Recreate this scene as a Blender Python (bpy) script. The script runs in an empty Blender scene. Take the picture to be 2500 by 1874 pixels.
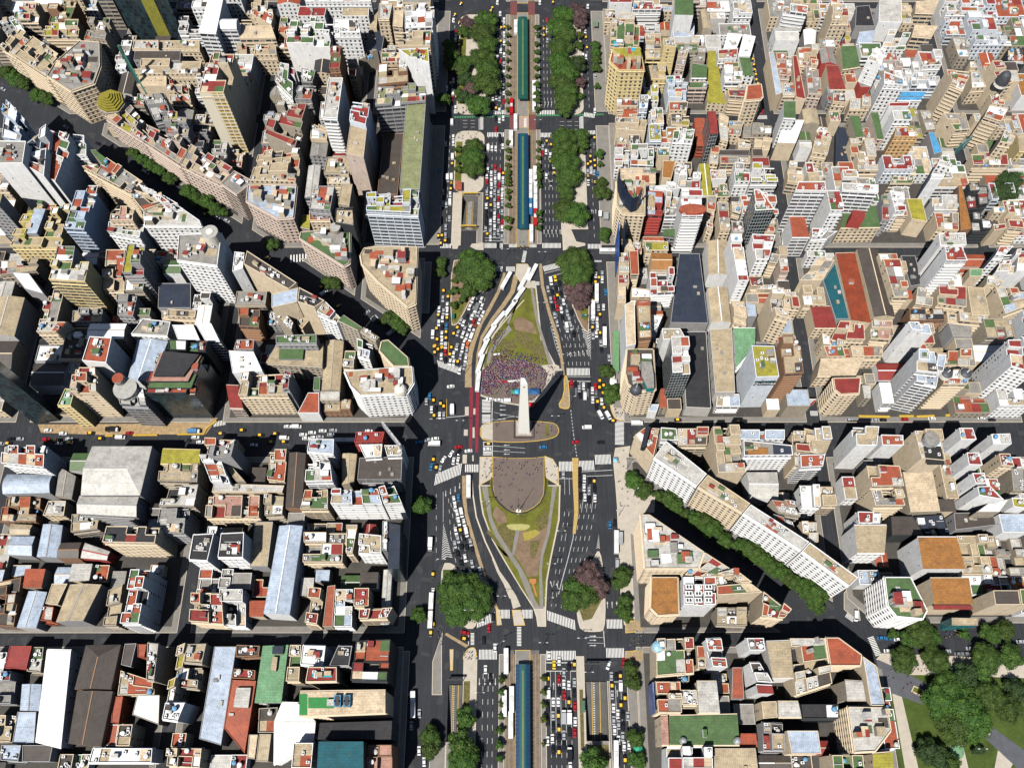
import bpy, math, random
from math import sin, cos, radians, pi, sqrt, atan2, hypot
from mathutils import Vector, Matrix
S = bpy.context.scene
C = S.collection
# ------------------------------------------------------------------ camera
PITCH, FPX, H0, PX0, PY0 = radians(65.2), 2174.0, 466.0, 1276.0, 937.0
ct, st = cos(PITCH), sin(PITCH)
cd = bpy.data.cameras.new('camera'); cam = bpy.data.objects.new('camera', cd); C.objects.link(cam)
cam.location = (0, 0, H0); cam.rotation_euler = (radians(90) - PITCH, 0, 0)
cd.sensor_width = 36; cd.lens = 36 * FPX / 2500; cd.shift_x = -(PX0 - 1250) / 2500
cd.clip_start = 1; cd.clip_end = 5000
S.camera = cam
# ------------------------------------------------------------------ light
SUNV = Vector((22.5, 36.4, -67.5)).normalized()      # travel direction of the sunlight
EL = math.asin(-SUNV.z)
sd = bpy.data.lights.new('sun', 'SUN'); sun = bpy.data.objects.new('sun', sd); C.objects.link(sun)
sun.location = (-300, -300, 600)
sun.rotation_euler = SUNV.to_track_quat('-Z', 'Y').to_euler()
sd.energy = 5.0; sd.angle = radians(0.5); sd.color = (1.0, 0.95, 0.87)
W0 = bpy.data.worlds.new('World'); S.world = W0; W0.use_nodes = True
nt = W0.node_tree; bg = nt.nodes['Background']
sky = nt.nodes.new('ShaderNodeTexSky'); sky.sky_type = 'NISHITA'; sky.sun_disc = False
sky.sun_elevation = EL; sky.sun_rotation = atan2(-SUNV.x, -SUNV.y)
nt.links.new(sky.outputs[0], bg.inputs[0]); bg.inputs[1].default_value = 0.05
S.view_settings.view_transform = 'Standard'; S.view_settings.look = 'None'
S.view_settings.exposure = 0.24; S.view_settings.gamma = 1
S.cycles.max_bounces = 4; S.cycles.diffuse_bounces = 0
# ------------------------------------------------------------------ photograph coordinates -> metres
TS = 3.685
TILES = dict(A=(0,0),B=(500,0),C1=(1000,0),D=(1400,0),E=(1900,0),A2=(0,450),B2=(500,450),C2=(1000,400),D2=(1400,450),E2=(1900,450),
             A3=(0,900),B3=(500,900),C3=(1000,800),D3=(1400,900),E3=(1900,900),Cb=(1000,1200),A4=(0,1424),B4=(500,1424),C4=(1000,1424),D4=(1400,1424),E4=(1900,1424))
def W(t, x, y, z=0.0):
    ox, oy = TILES[t]
    u = (ox + x/TS - PX0)/FPX; v = (oy + y/TS - PY0)/FPX
    s = (H0 - z)/(st + v*ct)
    return (u*s, (ct - v*st)*s)
def PX(X, Y, Z=0.0):
    zc = Y*ct + (H0-Z)*st; yc = -Y*st + (H0-Z)*ct
    return (PX0 + FPX*X/zc, PY0 + FPX*yc/zc)
# ------------------------------------------------------------------ materials
MATS = {}
def nodes(name):
    m = bpy.data.materials.new(name); m.use_nodes = True
    n = m.node_tree.nodes; return m, n, m.node_tree.links, n['Principled BSDF']
def mth(n, l, op, a, b=None, clamp=False):
    q = n.new('ShaderNodeMath'); q.operation = op; q.use_clamp = clamp
    for i, x in enumerate((a, b)):
        if x is None: continue
        if isinstance(x, (int, float)): q.inputs[i].default_value = x
        else: l.new(x, q.inputs[i])
    return q.outputs[0]
def mixc(n, l, f, a, b):
    q = n.new('ShaderNodeMix'); q.data_type = 'RGBA'
    for i, x in ((0, f), (6, a), (7, b)):
        if isinstance(x, (int, float)): q.inputs[i].default_value = x
        elif isinstance(x, tuple): q.inputs[i].default_value = (*x, 1)
        else: l.new(x, q.inputs[i])
    return q.outputs[2]
def noise(n, l, vec, sc, det=4, rough=.6):
    q = n.new('ShaderNodeTexNoise'); q.inputs['Scale'].default_value = sc; q.inputs['Detail'].default_value = det
    q.inputs['Roughness'].default_value = rough
    if vec is not None: l.new(vec, q.inputs['Vector'])
    return q.outputs[0]
def ramp(n, l, f, a, b):
    q = n.new('ShaderNodeMapRange'); q.inputs[1].default_value = a; q.inputs[2].default_value = b; l.new(f, q.inputs[0]); return q.outputs[0]
def sc3(c, k): return tuple(max(0, min(1, x*k)) for x in c)
def plain(name, col, rough=.7, metal=0, var=.25, scale=.5):
    if name in MATS: return MATS[name]
    m, n, l, b = nodes(name)
    g = n.new('ShaderNodeNewGeometry').outputs['Position']
    f = noise(n, l, g, scale, 5)
    f2 = noise(n, l, g, scale*9, 3)
    f = mth(n, l, 'ADD', mth(n, l, 'MULTIPLY', f, .65), mth(n, l, 'MULTIPLY', f2, .35))
    c = mixc(n, l, ramp(n, l, f, .32, .68), sc3(col, 1-var), sc3(col, 1+var))
    l.new(c, b.inputs['Base Color']); b.inputs['Roughness'].default_value = rough; b.inputs['Metallic'].default_value = metal
    MATS[name] = m; return m
ROOF = dict(g=(.28,.27,.25), l=(.52,.51,.48), w=(.88,.89,.90), b=(.44,.36,.24), t=(.36,.085,.042), r=(.26,.034,.03), G=(.08,.15,.055), y=(.34,.31,.04), q=(.24,.26,.13),
            d=(.075,.062,.055), B=(.42,.50,.62), k=(.03,.03,.035), n=(.025,.035,.06), p=(.45,.25,.2), o=(.34,.15,.04), T=(.01,.10,.13), S=(.08,.33,.62),
            R=(.26,.045,.015), M=(.16,.33,.18), c=(.62,.50,.35), W=(1.,1.,1.))
WALL = dict(c=(.70,.58,.42), w=(.84,.85,.86), g=(.33,.33,.34), p=(.60,.49,.42), y=(.72,.58,.30), n=(.30,.17,.10), k=(.03,.035,.04), b=(.40,.35,.28),
            B=(.5,.6,.75), o=(.66,.42,.20), l=(.55,.54,.52), T=(.03,.16,.18), r=(.4,.06,.05), W=(.95,.95,.95), e=(.70,.76,.84))
for _k in 'tGMSdm': 
    if _k in ROOF: WALL.setdefault(_k, ROOF[_k])
RNAME = dict(g='grey',l='light grey',w='white',b='beige',t='terracotta',r='dark red',G='green',y='olive',d='dark brown',B='blue-grey metal',k='black',n='navy',p='pink',
             o='ochre',T='teal',S='sky blue',R='rust red',M='mint green',c='cream',W='bright white',q='weathered green')
WNAME = dict(c='cream',w='white',g='grey',p='pinkish',y='yellowish',n='brown',k='dark glass',b='beige',B='pale blue',o='orange',l='light grey',T='teal',r='red',W='bright white',e='pale grey-blue',t='terracotta',G='green',M='mint green',S='blue',d='dark brown')
def roofmat(code, kind='flat'):
    key = 'roof_%s_%s' % (RNAME[code].replace(' ', '_'), kind)
    if key in MATS: return MATS[key]
    m, n, l, b = nodes(key); col = ROOF[code]
    uv = n.new('ShaderNodeUVMap').outputs[0]
    g = n.new('ShaderNodeNewGeometry').outputs['Position']
    sx = n.new('ShaderNodeSeparateXYZ'); l.new(uv, sx.inputs[0])
    big = noise(n, l, g, .16, 5, .65); fine = noise(n, l, g, 1.3, 5, .7)
    # streaked stains: stretched noise
    mp = n.new('ShaderNodeMapping'); mp.inputs['Scale'].default_value = (.35, 1.6, 1); l.new(uv, mp.inputs[0])
    strk = noise(n, l, mp.outputs[0], 1.0, 4, .7)
    v = .34 if code not in 'wW' else .10
    f = mth(n, l, 'ADD', mth(n, l, 'MULTIPLY', big, .5), mth(n, l, 'ADD', mth(n, l, 'MULTIPLY', fine, .25), mth(n, l, 'MULTIPLY', strk, .25)))
    c = mixc(n, l, ramp(n, l, f, .36, .64), sc3(col, 1-v), sc3(col, 1+v*.8))
    # dirt patches
    dirt = ramp(n, l, noise(n, l, g, .33, 6, .75), .50, .68)
    c = mixc(n, l, mth(n, l, 'MULTIPLY', dirt, .38 if code not in 'wW' else .12), c, (.07, .06, .05))
    if kind == 'metal':
        w = mth(n, l, 'FRACT', mth(n, l, 'DIVIDE', sx.outputs[0], .9)); s1 = mth(n, l, 'LESS_THAN', w, .3)
        w2 = mth(n, l, 'FRACT', mth(n, l, 'DIVIDE', sx.outputs[1], 6.1)); s2 = mth(n, l, 'LESS_THAN', w2, .05)
        s = mth(n, l, 'MAXIMUM', mth(n, l, 'MULTIPLY', s1, .35), mth(n, l, 'MULTIPLY', s2, .5))
        c = mixc(n, l, s, c, sc3(col, .45)); b.inputs['Roughness'].default_value = .55
    else:
        bt = n.new('ShaderNodeTexBrick'); l.new(uv, bt.inputs['Vector']); bt.inputs['Scale'].default_value = .2
        bt.inputs['Mortar Size'].default_value = .012; bt.inputs['Color1'].default_value = (1,1,1,1); bt.inputs['Color2'].default_value = (.82,.82,.82,1); bt.inputs['Mortar'].default_value = (.5,.5,.5,1)
        q = n.new('ShaderNodeMix'); q.data_type = 'RGBA'; q.blend_type = 'MULTIPLY'; q.inputs[0].default_value = .75
        l.new(c, q.inputs[6]); l.new(bt.outputs[0], q.inputs[7]); c = q.outputs[2]; b.inputs['Roughness'].default_value = .85
    # ponding marks and tar patches with their own outlines
    pd = mth(n, l, 'GREATER_THAN', noise(n, l, g, .62, 3, .55), .60); c = mixc(n, l, mth(n, l, 'MULTIPLY', pd, .30 if code not in 'wW' else .10), c, sc3(col, .45))
    l.new(c, b.inputs['Base Color'])
    MATS[key] = m; return m
def wallmat(code, typ='a'):
    """procedural facade in metres: a punched windows, b ribbon windows, d balconies, x blank wall, k curtain glass, s sparse windows"""
    if typ == 'y': return MATS['wall_yellowish_y']
    key = 'wall_%s_%s' % (WNAME[code].replace(' ', '_'), typ)
    if key in MATS: return MATS[key]
    m, n, l, b = nodes(key); col = WALL[code]
    uv = n.new('ShaderNodeUVMap').outputs[0]
    g = n.new('ShaderNodeNewGeometry').outputs['Position']
    sx = n.new('ShaderNodeSeparateXYZ'); l.new(uv, sx.inputs[0]); u, v = sx.outputs[0], sx.outputs[1]
    mp = n.new('ShaderNodeMapping'); mp.inputs['Scale'].default_value = (.5, .09, 1); l.new(uv, mp.inputs[0])
    st_ = noise(n, l, mp.outputs[0], 1.0, 5, .7); f2 = noise(n, l, g, .25, 4)
    c = mixc(n, l, ramp(n, l, mth(n, l, 'ADD', mth(n, l, 'MULTIPLY', st_, .6), mth(n, l, 'MULTIPLY', f2, .4)), .35, .65), sc3(col, .78), sc3(col, 1.1))
    def band(x, d, a, e):
        fr = mth(n, l, 'FRACT', mth(n, l, 'DIVIDE', x, d))
        return mth(n, l, 'MULTIPLY', mth(n, l, 'GREATER_THAN', fr, a), mth(n, l, 'LESS_THAN', fr, e))
    wn = n.new('ShaderNodeTexWhiteNoise'); cb = n.new('ShaderNodeCombineXYZ')
    if typ == 'a': du, dv, win = 3.0, 3.2, mth(n, l, 'MULTIPLY', band(u, 3.0, .27, .70), band(v, 3.2, .25, .78))
    elif typ == 'b': du, dv, win = 5.0, 3.4, mth(n, l, 'MULTIPLY', band(u, 5.0, .05, .97), band(v, 3.4, .35, .85))
    elif typ == 'd': du, dv, win = 4.2, 3.0, mth(n, l, 'MULTIPLY', band(u, 4.2, .07, .95), band(v, 3.0, .36, .93))
    elif typ == 'k': du, dv, win = 1.6, 3.4, mth(n, l, 'MULTIPLY', band(u, 1.6, .06, 1.0), band(v, 3.4, .08, 1.0))
    elif typ == 's': du, dv, win = 6.5, 3.2, mth(n, l, 'MULTIPLY', band(u, 6.5, .42, .60), band(v, 3.2, .3, .75))
    else: du, dv, win = 9.0, 3.2, mth(n, l, 'MULTIPLY', band(u, 9.0, .45, .52), band(v, 3.2, .35, .65))
    l.new(mth(n, l, 'FLOOR', mth(n, l, 'DIVIDE', u, du)), cb.inputs[0]); l.new(mth(n, l, 'FLOOR', mth(n, l, 'DIVIDE', v, dv)), cb.inputs[1])
    l.new(cb.outputs[0], wn.inputs[0])
    if typ == 'x': win = mth(n, l, 'MULTIPLY', win, mth(n, l, 'GREATER_THAN', wn.outputs[0], .82))
    if typ == 's': win = mth(n, l, 'MULTIPLY', win, mth(n, l, 'GREATER_THAN', wn.outputs[0], .35))
    gl = mixc(n, l, wn.outputs[0], (.012, .016, .022), (.10, .11, .13) if typ != 'k' else (.03, .06, .07))
    gl = mixc(n, l, mth(n, l, 'GREATER_THAN', wn.outputs[0], .86), gl, sc3(col, .55)) if typ in 'ads' else gl
    if code == 'T': gl = mixc(n, l, wn.outputs[0], (.005, .09, .11), (.02, .26, .27))
    if code in 'T': c = mixc(n, l, .5, c, (.2, .35, .35))
    c = mixc(n, l, win, c, gl)
    l.new(c, b.inputs['Base Color'])
    l.new(mth(n, l, 'SUBTRACT', .85, mth(n, l, 'MULTIPLY', win, .6)), b.inputs['Roughness'])
    MATS[key] = m; return m
# ------------------------------------------------------------------ objects
def tag(o, label=None, cat=None, group=None, kind=None):
    if label: o['label'] = label
    if cat: o['category'] = cat
    if group: o['group'] = group
    if kind: o['kind'] = kind
    return o
def empty(name, loc, rz=0):
    o = bpy.data.objects.new(name, None); C.objects.link(o); o.location = loc; o.rotation_euler = (0, 0, rz); o.empty_display_size = 1
    return o
class MB:
    """collects faces with material and uv"""
    def __init__(s): s.v = []; s.f = []; s.m = []; s.uv = []; s.mats = []
    def mi(s, mat):
        if mat not in s.mats: s.mats.append(mat)
        return s.mats.index(mat)
    def face(s, pts, mat, uvs=None):
        b = len(s.v); s.v += [tuple(p) for p in pts]; s.f.append(tuple(range(b, b+len(pts)))); s.m.append(s.mi(mat))
        s.uv += uvs if uvs else [(p[0], p[1]) for p in pts]
    def wall(s, a, b, z0, z1, mat, u0=0.0):
        L = hypot(b[0]-a[0], b[1]-a[1])
        s.face([(a[0],a[1],z0),(b[0],b[1],z0),(b[0],b[1],z1),(a[0],a[1],z1)], mat, [(u0,z0),(u0+L,z0),(u0+L,z1),(u0,z1)])
    def top(s, poly, z, mat, ax=None):
        if ax is None: ax = poly[:2]
        dx, dy = ax[1][0]-ax[0][0], ax[1][1]-ax[0][1]; L = hypot(dx, dy) or 1; dx /= L; dy /= L
        s.face([(p[0],p[1],z) for p in poly], mat, [(p[0]*dx+p[1]*dy, -p[0]*dy+p[1]*dx) for p in poly])
    def prism(s, poly, z0, z1, mw, mt, bottom=False):
        n = len(poly)
        for i in range(n): s.wall(poly[i], poly[(i+1) % n], z0, z1, mw)
        s.top(poly, z1, mt)
    def box(s, cx, cy, z0, lx, ly, lz, mat, rz=0, mt=None):
        c_, s_ = cos(rz), sin(rz)
        P = [(cx + a*lx/2*c_ - b_*ly/2*s_, cy + a*lx/2*s_ + b_*ly/2*c_) for a, b_ in ((-1,-1),(1,-1),(1,1),(-1,1))]
        s.prism(P, z0, z0+lz, mat, mt or mat)
    def cyl(s, cx, cy, z0, r0, r1, h, mat, n=12, mt=None, cap=True):
        for i in range(n):
            a, b = 2*pi*i/n, 2*pi*(i+1)/n
            s.face([(cx+r0*cos(a),cy+r0*sin(a),z0),(cx+r0*cos(b),cy+r0*sin(b),z0),(cx+r1*cos(b),cy+r1*sin(b),z0+h),(cx+r1*cos(a),cy+r1*sin(a),z0+h)], mat,
                   [(a*r0,z0),(b*r0,z0),(b*r0,z0+h),(a*r0,z0+h)])
        if cap and r1 > 0: s.top([(cx+r1*cos(2*pi*i/n), cy+r1*sin(2*pi*i/n)) for i in range(n)], z0+h, mt or mat)
    def dome(s, cx, cy, z0, r, hz, mat, n=12, rings=4, pw=1.0):
        for k in range(rings):
            a0, a1 = pi/2*k/rings, pi/2*(k+1)/rings
            s.cyl(cx, cy, z0+hz*sin(a0), r*cos(a0)**pw, max(.001, r*cos(a1)**pw), hz*(sin(a1)-sin(a0)), mat, n, cap=False)
    def mesh(s, name):
        me = bpy.data.meshes.new(name); me.from_pydata(s.v, [], s.f)
        for mt in s.mats: me.materials.append(mt)
        me.polygons.foreach_set('material_index', s.m)
        uvl = me.uv_layers.new(name='UVMap'); uvl.data.foreach_set('uv', [c for p in s.uv for c in p])
        me.update(); return me
    def build(s, name, parent=None, loc=(0,0,0)):
        o = bpy.data.objects.new(name, s.mesh(name)); C.objects.link(o); o.location = loc
        if parent: o.parent = parent
        return o
def ccw(P):
    a = sum(P[i][0]*P[(i+1) % len(P)][1]-P[(i+1) % len(P)][0]*P[i][1] for i in range(len(P)))
    return P if a > 0 else P[::-1]
def cen(P): return (sum(p[0] for p in P)/len(P), sum(p[1] for p in P)/len(P))
def area(P): return abs(sum(P[i][0]*P[(i+1) % len(P)][1]-P[(i+1) % len(P)][0]*P[i][1] for i in range(len(P))))/2
def inside(p, P):
    r = False; n = len(P)
    for i in range(n):
        a, b = P[i], P[(i+1) % n]
        if (a[1] > p[1]) != (b[1] > p[1]) and p[0] < (b[0]-a[0])*(p[1]-a[1])/(b[1]-a[1]) + a[0]: r = not r
    return r
def inset(P, k):
    c = cen(P); return [(c[0]+(p[0]-c[0])*k, c[1]+(p[1]-c[1])*k) for p in P]
# ------------------------------------------------------------------ setting: ground, pavements, lawns, paint
asphalt = plain('asphalt', (.017,.020,.027), .85, 0, .45, .09)
def _asph():
    m, n, l, b = nodes('asphalt_worn_lanes'); g = n.new('ShaderNodeNewGeometry').outputs['Position']
    mp = n.new('ShaderNodeMapping'); mp.inputs['Scale'].default_value = (.9, .035, 1); l.new(g, mp.inputs[0])
    a = noise(n, l, mp.outputs[0], 1, 4, .6); c1 = noise(n, l, g, .07, 6, .7); c2 = noise(n, l, g, .9, 5, .7)
    f = mth(n, l, 'ADD', mth(n, l, 'MULTIPLY', a, .45), mth(n, l, 'ADD', mth(n, l, 'MULTIPLY', c1, .35), mth(n, l, 'MULTIPLY', c2, .2)))
    c = mixc(n, l, ramp(n, l, f, .36, .64), (.010,.012,.017), (.032,.035,.042))
    pt = mth(n, l, 'GREATER_THAN', noise(n, l, g, .16, 1, .3), .66); c = mixc(n, l, mth(n, l, 'MULTIPLY', pt, .6), c, (.045,.046,.048))
    sp = mth(n, l, 'GREATER_THAN', noise(n, l, g, 1.1, 2, .5), .72); c = mixc(n, l, mth(n, l, 'MULTIPLY', sp, .7), c, (.006,.006,.007))
    l.new(c, b.inputs['Base Color']); b.inputs['Roughness'].default_value = .85; return m
asphalt = _asph()
asph2 = plain('worn_asphalt', (.085,.082,.08), .9, 0, .3, .2)
busway = plain('busway_concrete', (.16,.125,.095), .9, 0, .45, .35)
pavem = plain('pavement_slabs', (.20,.19,.175), .9, 0, .18, .3)
pavel = plain('pale_paving', (.43,.39,.33), .9, 0, .14, .3)
plaza = plain('plaza_paving', (.135,.105,.092), .9, 0, .18, .25)
sandy = plain('sandy_strip', (.30,.225,.13), .9, 0, .3, .5)
kerbm = plain('kerb_stone', (.52,.46,.37), .9, 0, .1, 1)
kerby = plain('yellow_kerb_paint', (.55,.36,.06), .8, 0, .2, 1)
lawnm = plain('lawn_grass', (.11,.115,.015), 1, 0, .55, .12)
lawnd = plain('park_grass', (.05,.08,.012), 1, 0, .5, .12)
soil = plain('dry_soil', (.19,.13,.085), 1, 0, .35, .3)
soil2 = plain('scrub_bed', (.115,.10,.035), 1, 0, .6, .8)
white = plain('road_paint', (.46,.46,.45), .8, 0, .42, .9)
redp = plain('red_lane_paint', (.20,.012,.03), .8, 0, .4, .5)
greenp = plain('green_lane_paint', (.04,.20,.09), .8, 0, .4, .7)
yellp = plain('yellow_paint', (.50,.33,.04), .8, 0, .2, .8)
ST = lambda o: tag(o, kind='structure')
PITS = [(-38.6,-28.8,321,347,1), (31.2,41.8,24.3,51.6,-1), (-37,-30.1,24,50,-1)]
g = MB(); xs = sorted({-1500,1500} | {p[0] for p in PITS} | {p[1] for p in PITS}); ys = sorted({-800,2600} | {p[2] for p in PITS} | {p[3] for p in PITS})
for i in range(len(xs)-1):
    for j in range(len(ys)-1):
        mx, my = (xs[i]+xs[i+1])/2, (ys[j]+ys[j+1])/2
        if any(a < mx < b and c < my < d for a, b, c, d, _ in PITS): continue
        g.face([(xs[i],ys[j],0),(xs[i+1],ys[j],0),(xs[i+1],ys[j+1],0),(xs[i],ys[j+1],0)], asphalt)
ST(g.build('ground'))
for a, b, c, d, s in PITS:
    m = MB(); z0, z1 = (0, -5.5) if s > 0 else (-5.5, 0)
    m.face([(a,c,z0),(b,c,z0),(b,d,z1),(a,d,z1)], asph2)
    for p, q in (((a,d),(a,c)),((b,c),(b,d)),((a,c),(b,c)),((b,d),(a,d))): m.wall(p, q, -5.6, .9, pavem)
    w = (b-a)*.28; x0 = (a+b)/2
    n_ = 26
    for k in range(n_):
        t0, t1 = (k+.1)/n_, (k+.55)/n_
        m.face([(x0-w/2,c+(d-c)*t0,z0+(z1-z0)*t0+.03),(x0+w/2,c+(d-c)*t0+.5,z0+(z1-z0)*t0+.03),(x0+w/2,c+(d-c)*t1+.5,z0+(z1-z0)*t1+.03),(x0-w/2,c+(d-c)*t1,z0+(z1-z0)*t1+.03)], white)
    for e in (-1, 1):
        xx = x0+e*(w/2+.5)
        m.face([(xx-.15,c,z0+.035),(xx+.15,c,z0+.035),(xx+.15,d,z1+.035),(xx-.15,d,z1+.035)], yellp)
    ST(m.build('underpass_ramp'))
def offset(P, d):
    P = ccw(P); n = len(P); R = []
    for i in range(n):
        a, b, c = P[i-1], P[i], P[(i+1) % n]
        e1 = Vector((b[0]-a[0], b[1]-a[1])); e2 = Vector((c[0]-b[0], c[1]-b[1]))
        if e1.length < 1e-6 or e2.length < 1e-6: R.append(b); continue
        e1.normalize(); e2.normalize()
        n1 = Vector((-e1.y, e1.x)); n2 = Vector((-e2.y, e2.x)); m = n1+n2
        if m.length < .2: m = n1
        m.normalize(); k = d/max(.35, m.dot(n1)); R.append((b[0]+m.x*k, b[1]+m.y*k))
    return R
def slab(name, P, z0, z1, mat, rim=None, rw=.35, side=None, lift=.006):
    m = MB(); P = ccw(P)
    if rim:
        m.prism(P, z0, z1, rim, rim)
        m.top(offset(P, rw), z1+lift, mat)
    else: m.prism(P, z0, z1, side or mat, mat)
    return ST(m.build(name))
def px(t, *c): return [W(t, c[i], c[i+1]) for i in range(0, len(c), 2)]
def smooth(P, k=2):
    for _ in range(k):
        Q = []
        for i in range(len(P)):
            a, b = P[i], P[(i+1) % len(P)]
            Q += [(a[0]*.75+b[0]*.25, a[1]*.75+b[1]*.25), (a[0]*.25+b[0]*.75, a[1]*.25+b[1]*.75)]
        P = Q
    return P
R = lambda a, b, c, d: [(a,c),(b,c),(b,d),(a,d)]
def rrect(a,b,c,d,r):
    return [(x+r*cos(t), y+r*sin(t)) for x,y,t0 in ((b-r,d-r,0),(a+r,d-r,pi/2),(a+r,c+r,pi),(b-r,c+r,1.5*pi)) for t in [t0+k*pi/10 for k in range(6)]]
# city blocks (x0,x1,y0,y1 or polygon), name phrase used in labels
BLK = [
 ('bottom far left block', R(-276,-179,-25,66)), ('bottom block left of the avenue', R(-167,-63,-25,66)), ('bottom left corner block', R(-400,-289,-25,66)),
 ('lower far left block', R(-276,-179,78,168)), ('lower block left of the avenue', R(-167,-63,78,168)), ('lower left edge block', R(-400,-289,78,168)),
 ('middle far left block', [(-276,194),(-179,194),(-179,288),(-194,298),(-276,298)]), ('block left of the obelisk', [(-167,194),(-66,194),(-63,200),(-63,209),(-167,281)]),
 ('middle left edge block', R(-400,-289,194,298)),
 ('curved corner block above the diagonal', [(-63,250),(-63,298),(-95,298),(-95,273)]), ('wedge block above the diagonal', [(-104,279),(-104,298),(-130,298)]),
 ('triangle below the left diagonal', [(-276,311),(-212,311),(-276,355)]), ('left edge block below the diagonal', [(-400,311),(-289,311),(-289,364),(-340,399),(-400,404)]),
 ('block behind the wedge building', [(-150,311),(-108,311),(-108,404),(-167,404),(-167,323)]), ('strip block left of the avenue', R(-98,-63,311,404)),
 ('upper left block above the diagonal', [(-179,331),(-179,404),(-276,404),(-276,398)]),
 ('top left middle block', R(-276,-179,417,508)), ('top block behind the avenue', R(-167,-108,417,508)), ('top strip block by the avenue', R(-98,-63,417,508)),
 ('top left corner block', [(-289,417),(-289,508),(-400,508),(-400,484),(-303,417)]), ('left edge strip under the diagonal', [(-400,417),(-368,417),(-400,439)]),
 ('top edge left block', R(-400,-289,520,640)), ('top edge middle left block', R(-276,-179,520,640)), ('top edge block near the avenue', R(-167,-108,520,640)),('top edge strip by the avenue', R(-98,-63,520,640)),
 ('bottom block right of the avenue', [(60,-25),(178,-25),(178,56),(150,66),(60,66)]),
 ('long block above the right diagonal', [(60,168),(60,163),(158,96),(158,168)]), ('wedge block below the right diagonal', [(60,78),(60,123),(125,78)]),
 ('lower far right block', [(171,168),(171,94),(182,83),(280,83),(280,168)]), ('lower right edge block', R(292,400,83,168)),
 ('middle block right of the obelisk', R(60,158,194,298)), ('middle far right block', R(171,280,194,298)), ('middle right edge block', R(292,400,194,298)),
 ('upper block right of the avenue', R(60,158,311,404)), ('upper far right block', R(171,280,311,404)), ('upper right edge block', R(292,400,311,404)),
 ('top block right of the avenue', R(60,158,417,508)), ('top far right block', R(171,280,417,508)), ('top right corner block', R(292,400,417,508)),
 ('top edge block right of the avenue', R(60,158,520,640)), ('top edge far right block', R(171,280,520,640)), ('top edge right corner block', R(292,420,520,640)),
]
for nm, P in BLK:
    slab('pavement', offset(P, -2.6), -.02, .15, pavem, kerbm, .25)
    ST_ = MB(); ST_.top(ccw(inset(P, .985)), .162, plain('courtyard_concrete', (.06,.056,.05), .9, 0, .3, .2)); ST(ST_.build('courtyard_ground'))
# avenue sidewalks
def strip(name, x0, x1, y0, y1, mat, rim=kerbm, rw=.3, z=.15): return slab(name, R(x0,x1,y0,y1), -.02, z, mat, rim, rw)
for y0, y1 in ((310.5,404.5),(416.5,508.5),(519.5,640)):
    strip('pavement', -60.2, -51.5, y0, y1, pavem); strip('pavement', 48.6, 57.2, y0, y1, pavem)
strip('pavement', 52, 57.2, -30, 66.5, pavem); strip('pavement', -60.2, -57, -30, 66.5, pavem)
strip('pavement', 51.5, 57.2, 200, 298, pavem); strip('pavement', -60.2, -56, 262, 298, pavem)
slab('pavement', smooth(px('C3', 1870,840,2010,830,1990,770,1900,690,1840,500,1800,420,1790,640,1820,780)), -.02, .146, pavel, kerby, .4)
slab('pavement', px('C3', 1850,1080,1985,1062,1970,1150,2000,1300,2210,1500,2200,1660,1870,1660,1850,1400,1830,1200), -.02, .146, pavel, kerbm, .3)
slab('pavement', px('Cb', 1865,160,2160,60,2100,200,2010,420,2080,800,2130,1060,1930,1200,1900,1000,1880,500), -.02, .143, pavel, kerbm, .3)
slab('pavement', px('C4', 300,420,205,700,200,1000,290,1000,290,520), -.02, .146, pavem, kerbm, .3)
for yy in (1180,1450,):
    slab('pavement', px('Cb', 1940,yy-15,2110,yy-35,2110,yy+75,1940,yy+90), -.02, .151, sandy, kerby, .4)
# medians north of the plaza
ISL = [(-44.5,-25.2,350,400),(-44.5,-25.2,414,505),(-44.5,-25.2,520,640),(24.2,41,308,400),(24.2,41,414,505),(24.2,41,520,640)]
for k, (a, b, c, d) in enumerate(ISL):
    if k != 3: slab('pavement', rrect(a,b,c,d,6), -.02, .15, pavel, kerbm, .35)
    m = MB(); x0, x1 = a+.7, a+.7+(b-a)*.22
    if k not in (3,): m.top(R(x0,x1,c+9,d-9), .17, lawnm); ST(m.build('lawn'))
slab('pavement', R(-44.5,-38.6,310,350), -.02, .15, pavel, kerbm, .3); slab('pavement', R(-28.8,-25.2,312,350), -.02, .15, pavem, kerbm, .3); slab('pavement', R(-38.6,-28.8,347,350), -.02, .15, pavem)
slab('pavement', px('C2', 385,620,460,640,450,700,430,765,385,765), -.02, .149, pavel, kerbm, .3); slab('pavement', px('C2', 560,720,665,710,665,775,600,775,545,745), -.02, .149, pavel, kerbm, .3)
slab('pavement', R(24.2,30,318,400), -.02, .15, pavel, kerbm, .3); slab('pavement', R(30,41,322,400), -.02, .147, pavel, kerbm, .3)
slab('pavement', px('C2', 1370,560,1440,560,1500,700,1580,715,1580,735,1380,780), -.02, .151, pavel, kerbm, .3)
# bus corridor
def corridor(y0, y1):
    m = MB(); m.top(R(-8.8,-3.9,y0,y1), .012, busway); m.top(R(4,8.8,y0,y1), .012, busway)
    for x in (-8.2,-6.6,-4.6,4.8,6.4,8.2): m.top(R(x-.12,x+.12,y0,y1), .02, sandy)
    ST(m.build('bus_lane'))
    strip('pavement', -11.9,-8.9, y0, y1, pavem); strip('pavement', 8.9,11.7, y0, y1, pavem); strip('pavement', -3.8,3.9, y0-2, y1+2, pavem, kerby)
corridor(311,401); corridor(414,505); corridor(518,640); corridor(-30,65)
for (yy, x0, x1) in ((407.5,-8.8,-3.9),(407.5,4,8.8),(511,-8.8,-3.9),(511,4,8.8)):
    m = MB(); m.top(R(x0,x1,yy-6.4,yy+6.4), .016, plain('faded_red_paint', (.14,.045,.045), .9, 0, .3, .6)); ST(m.build('bus_lane_paint'))
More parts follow.
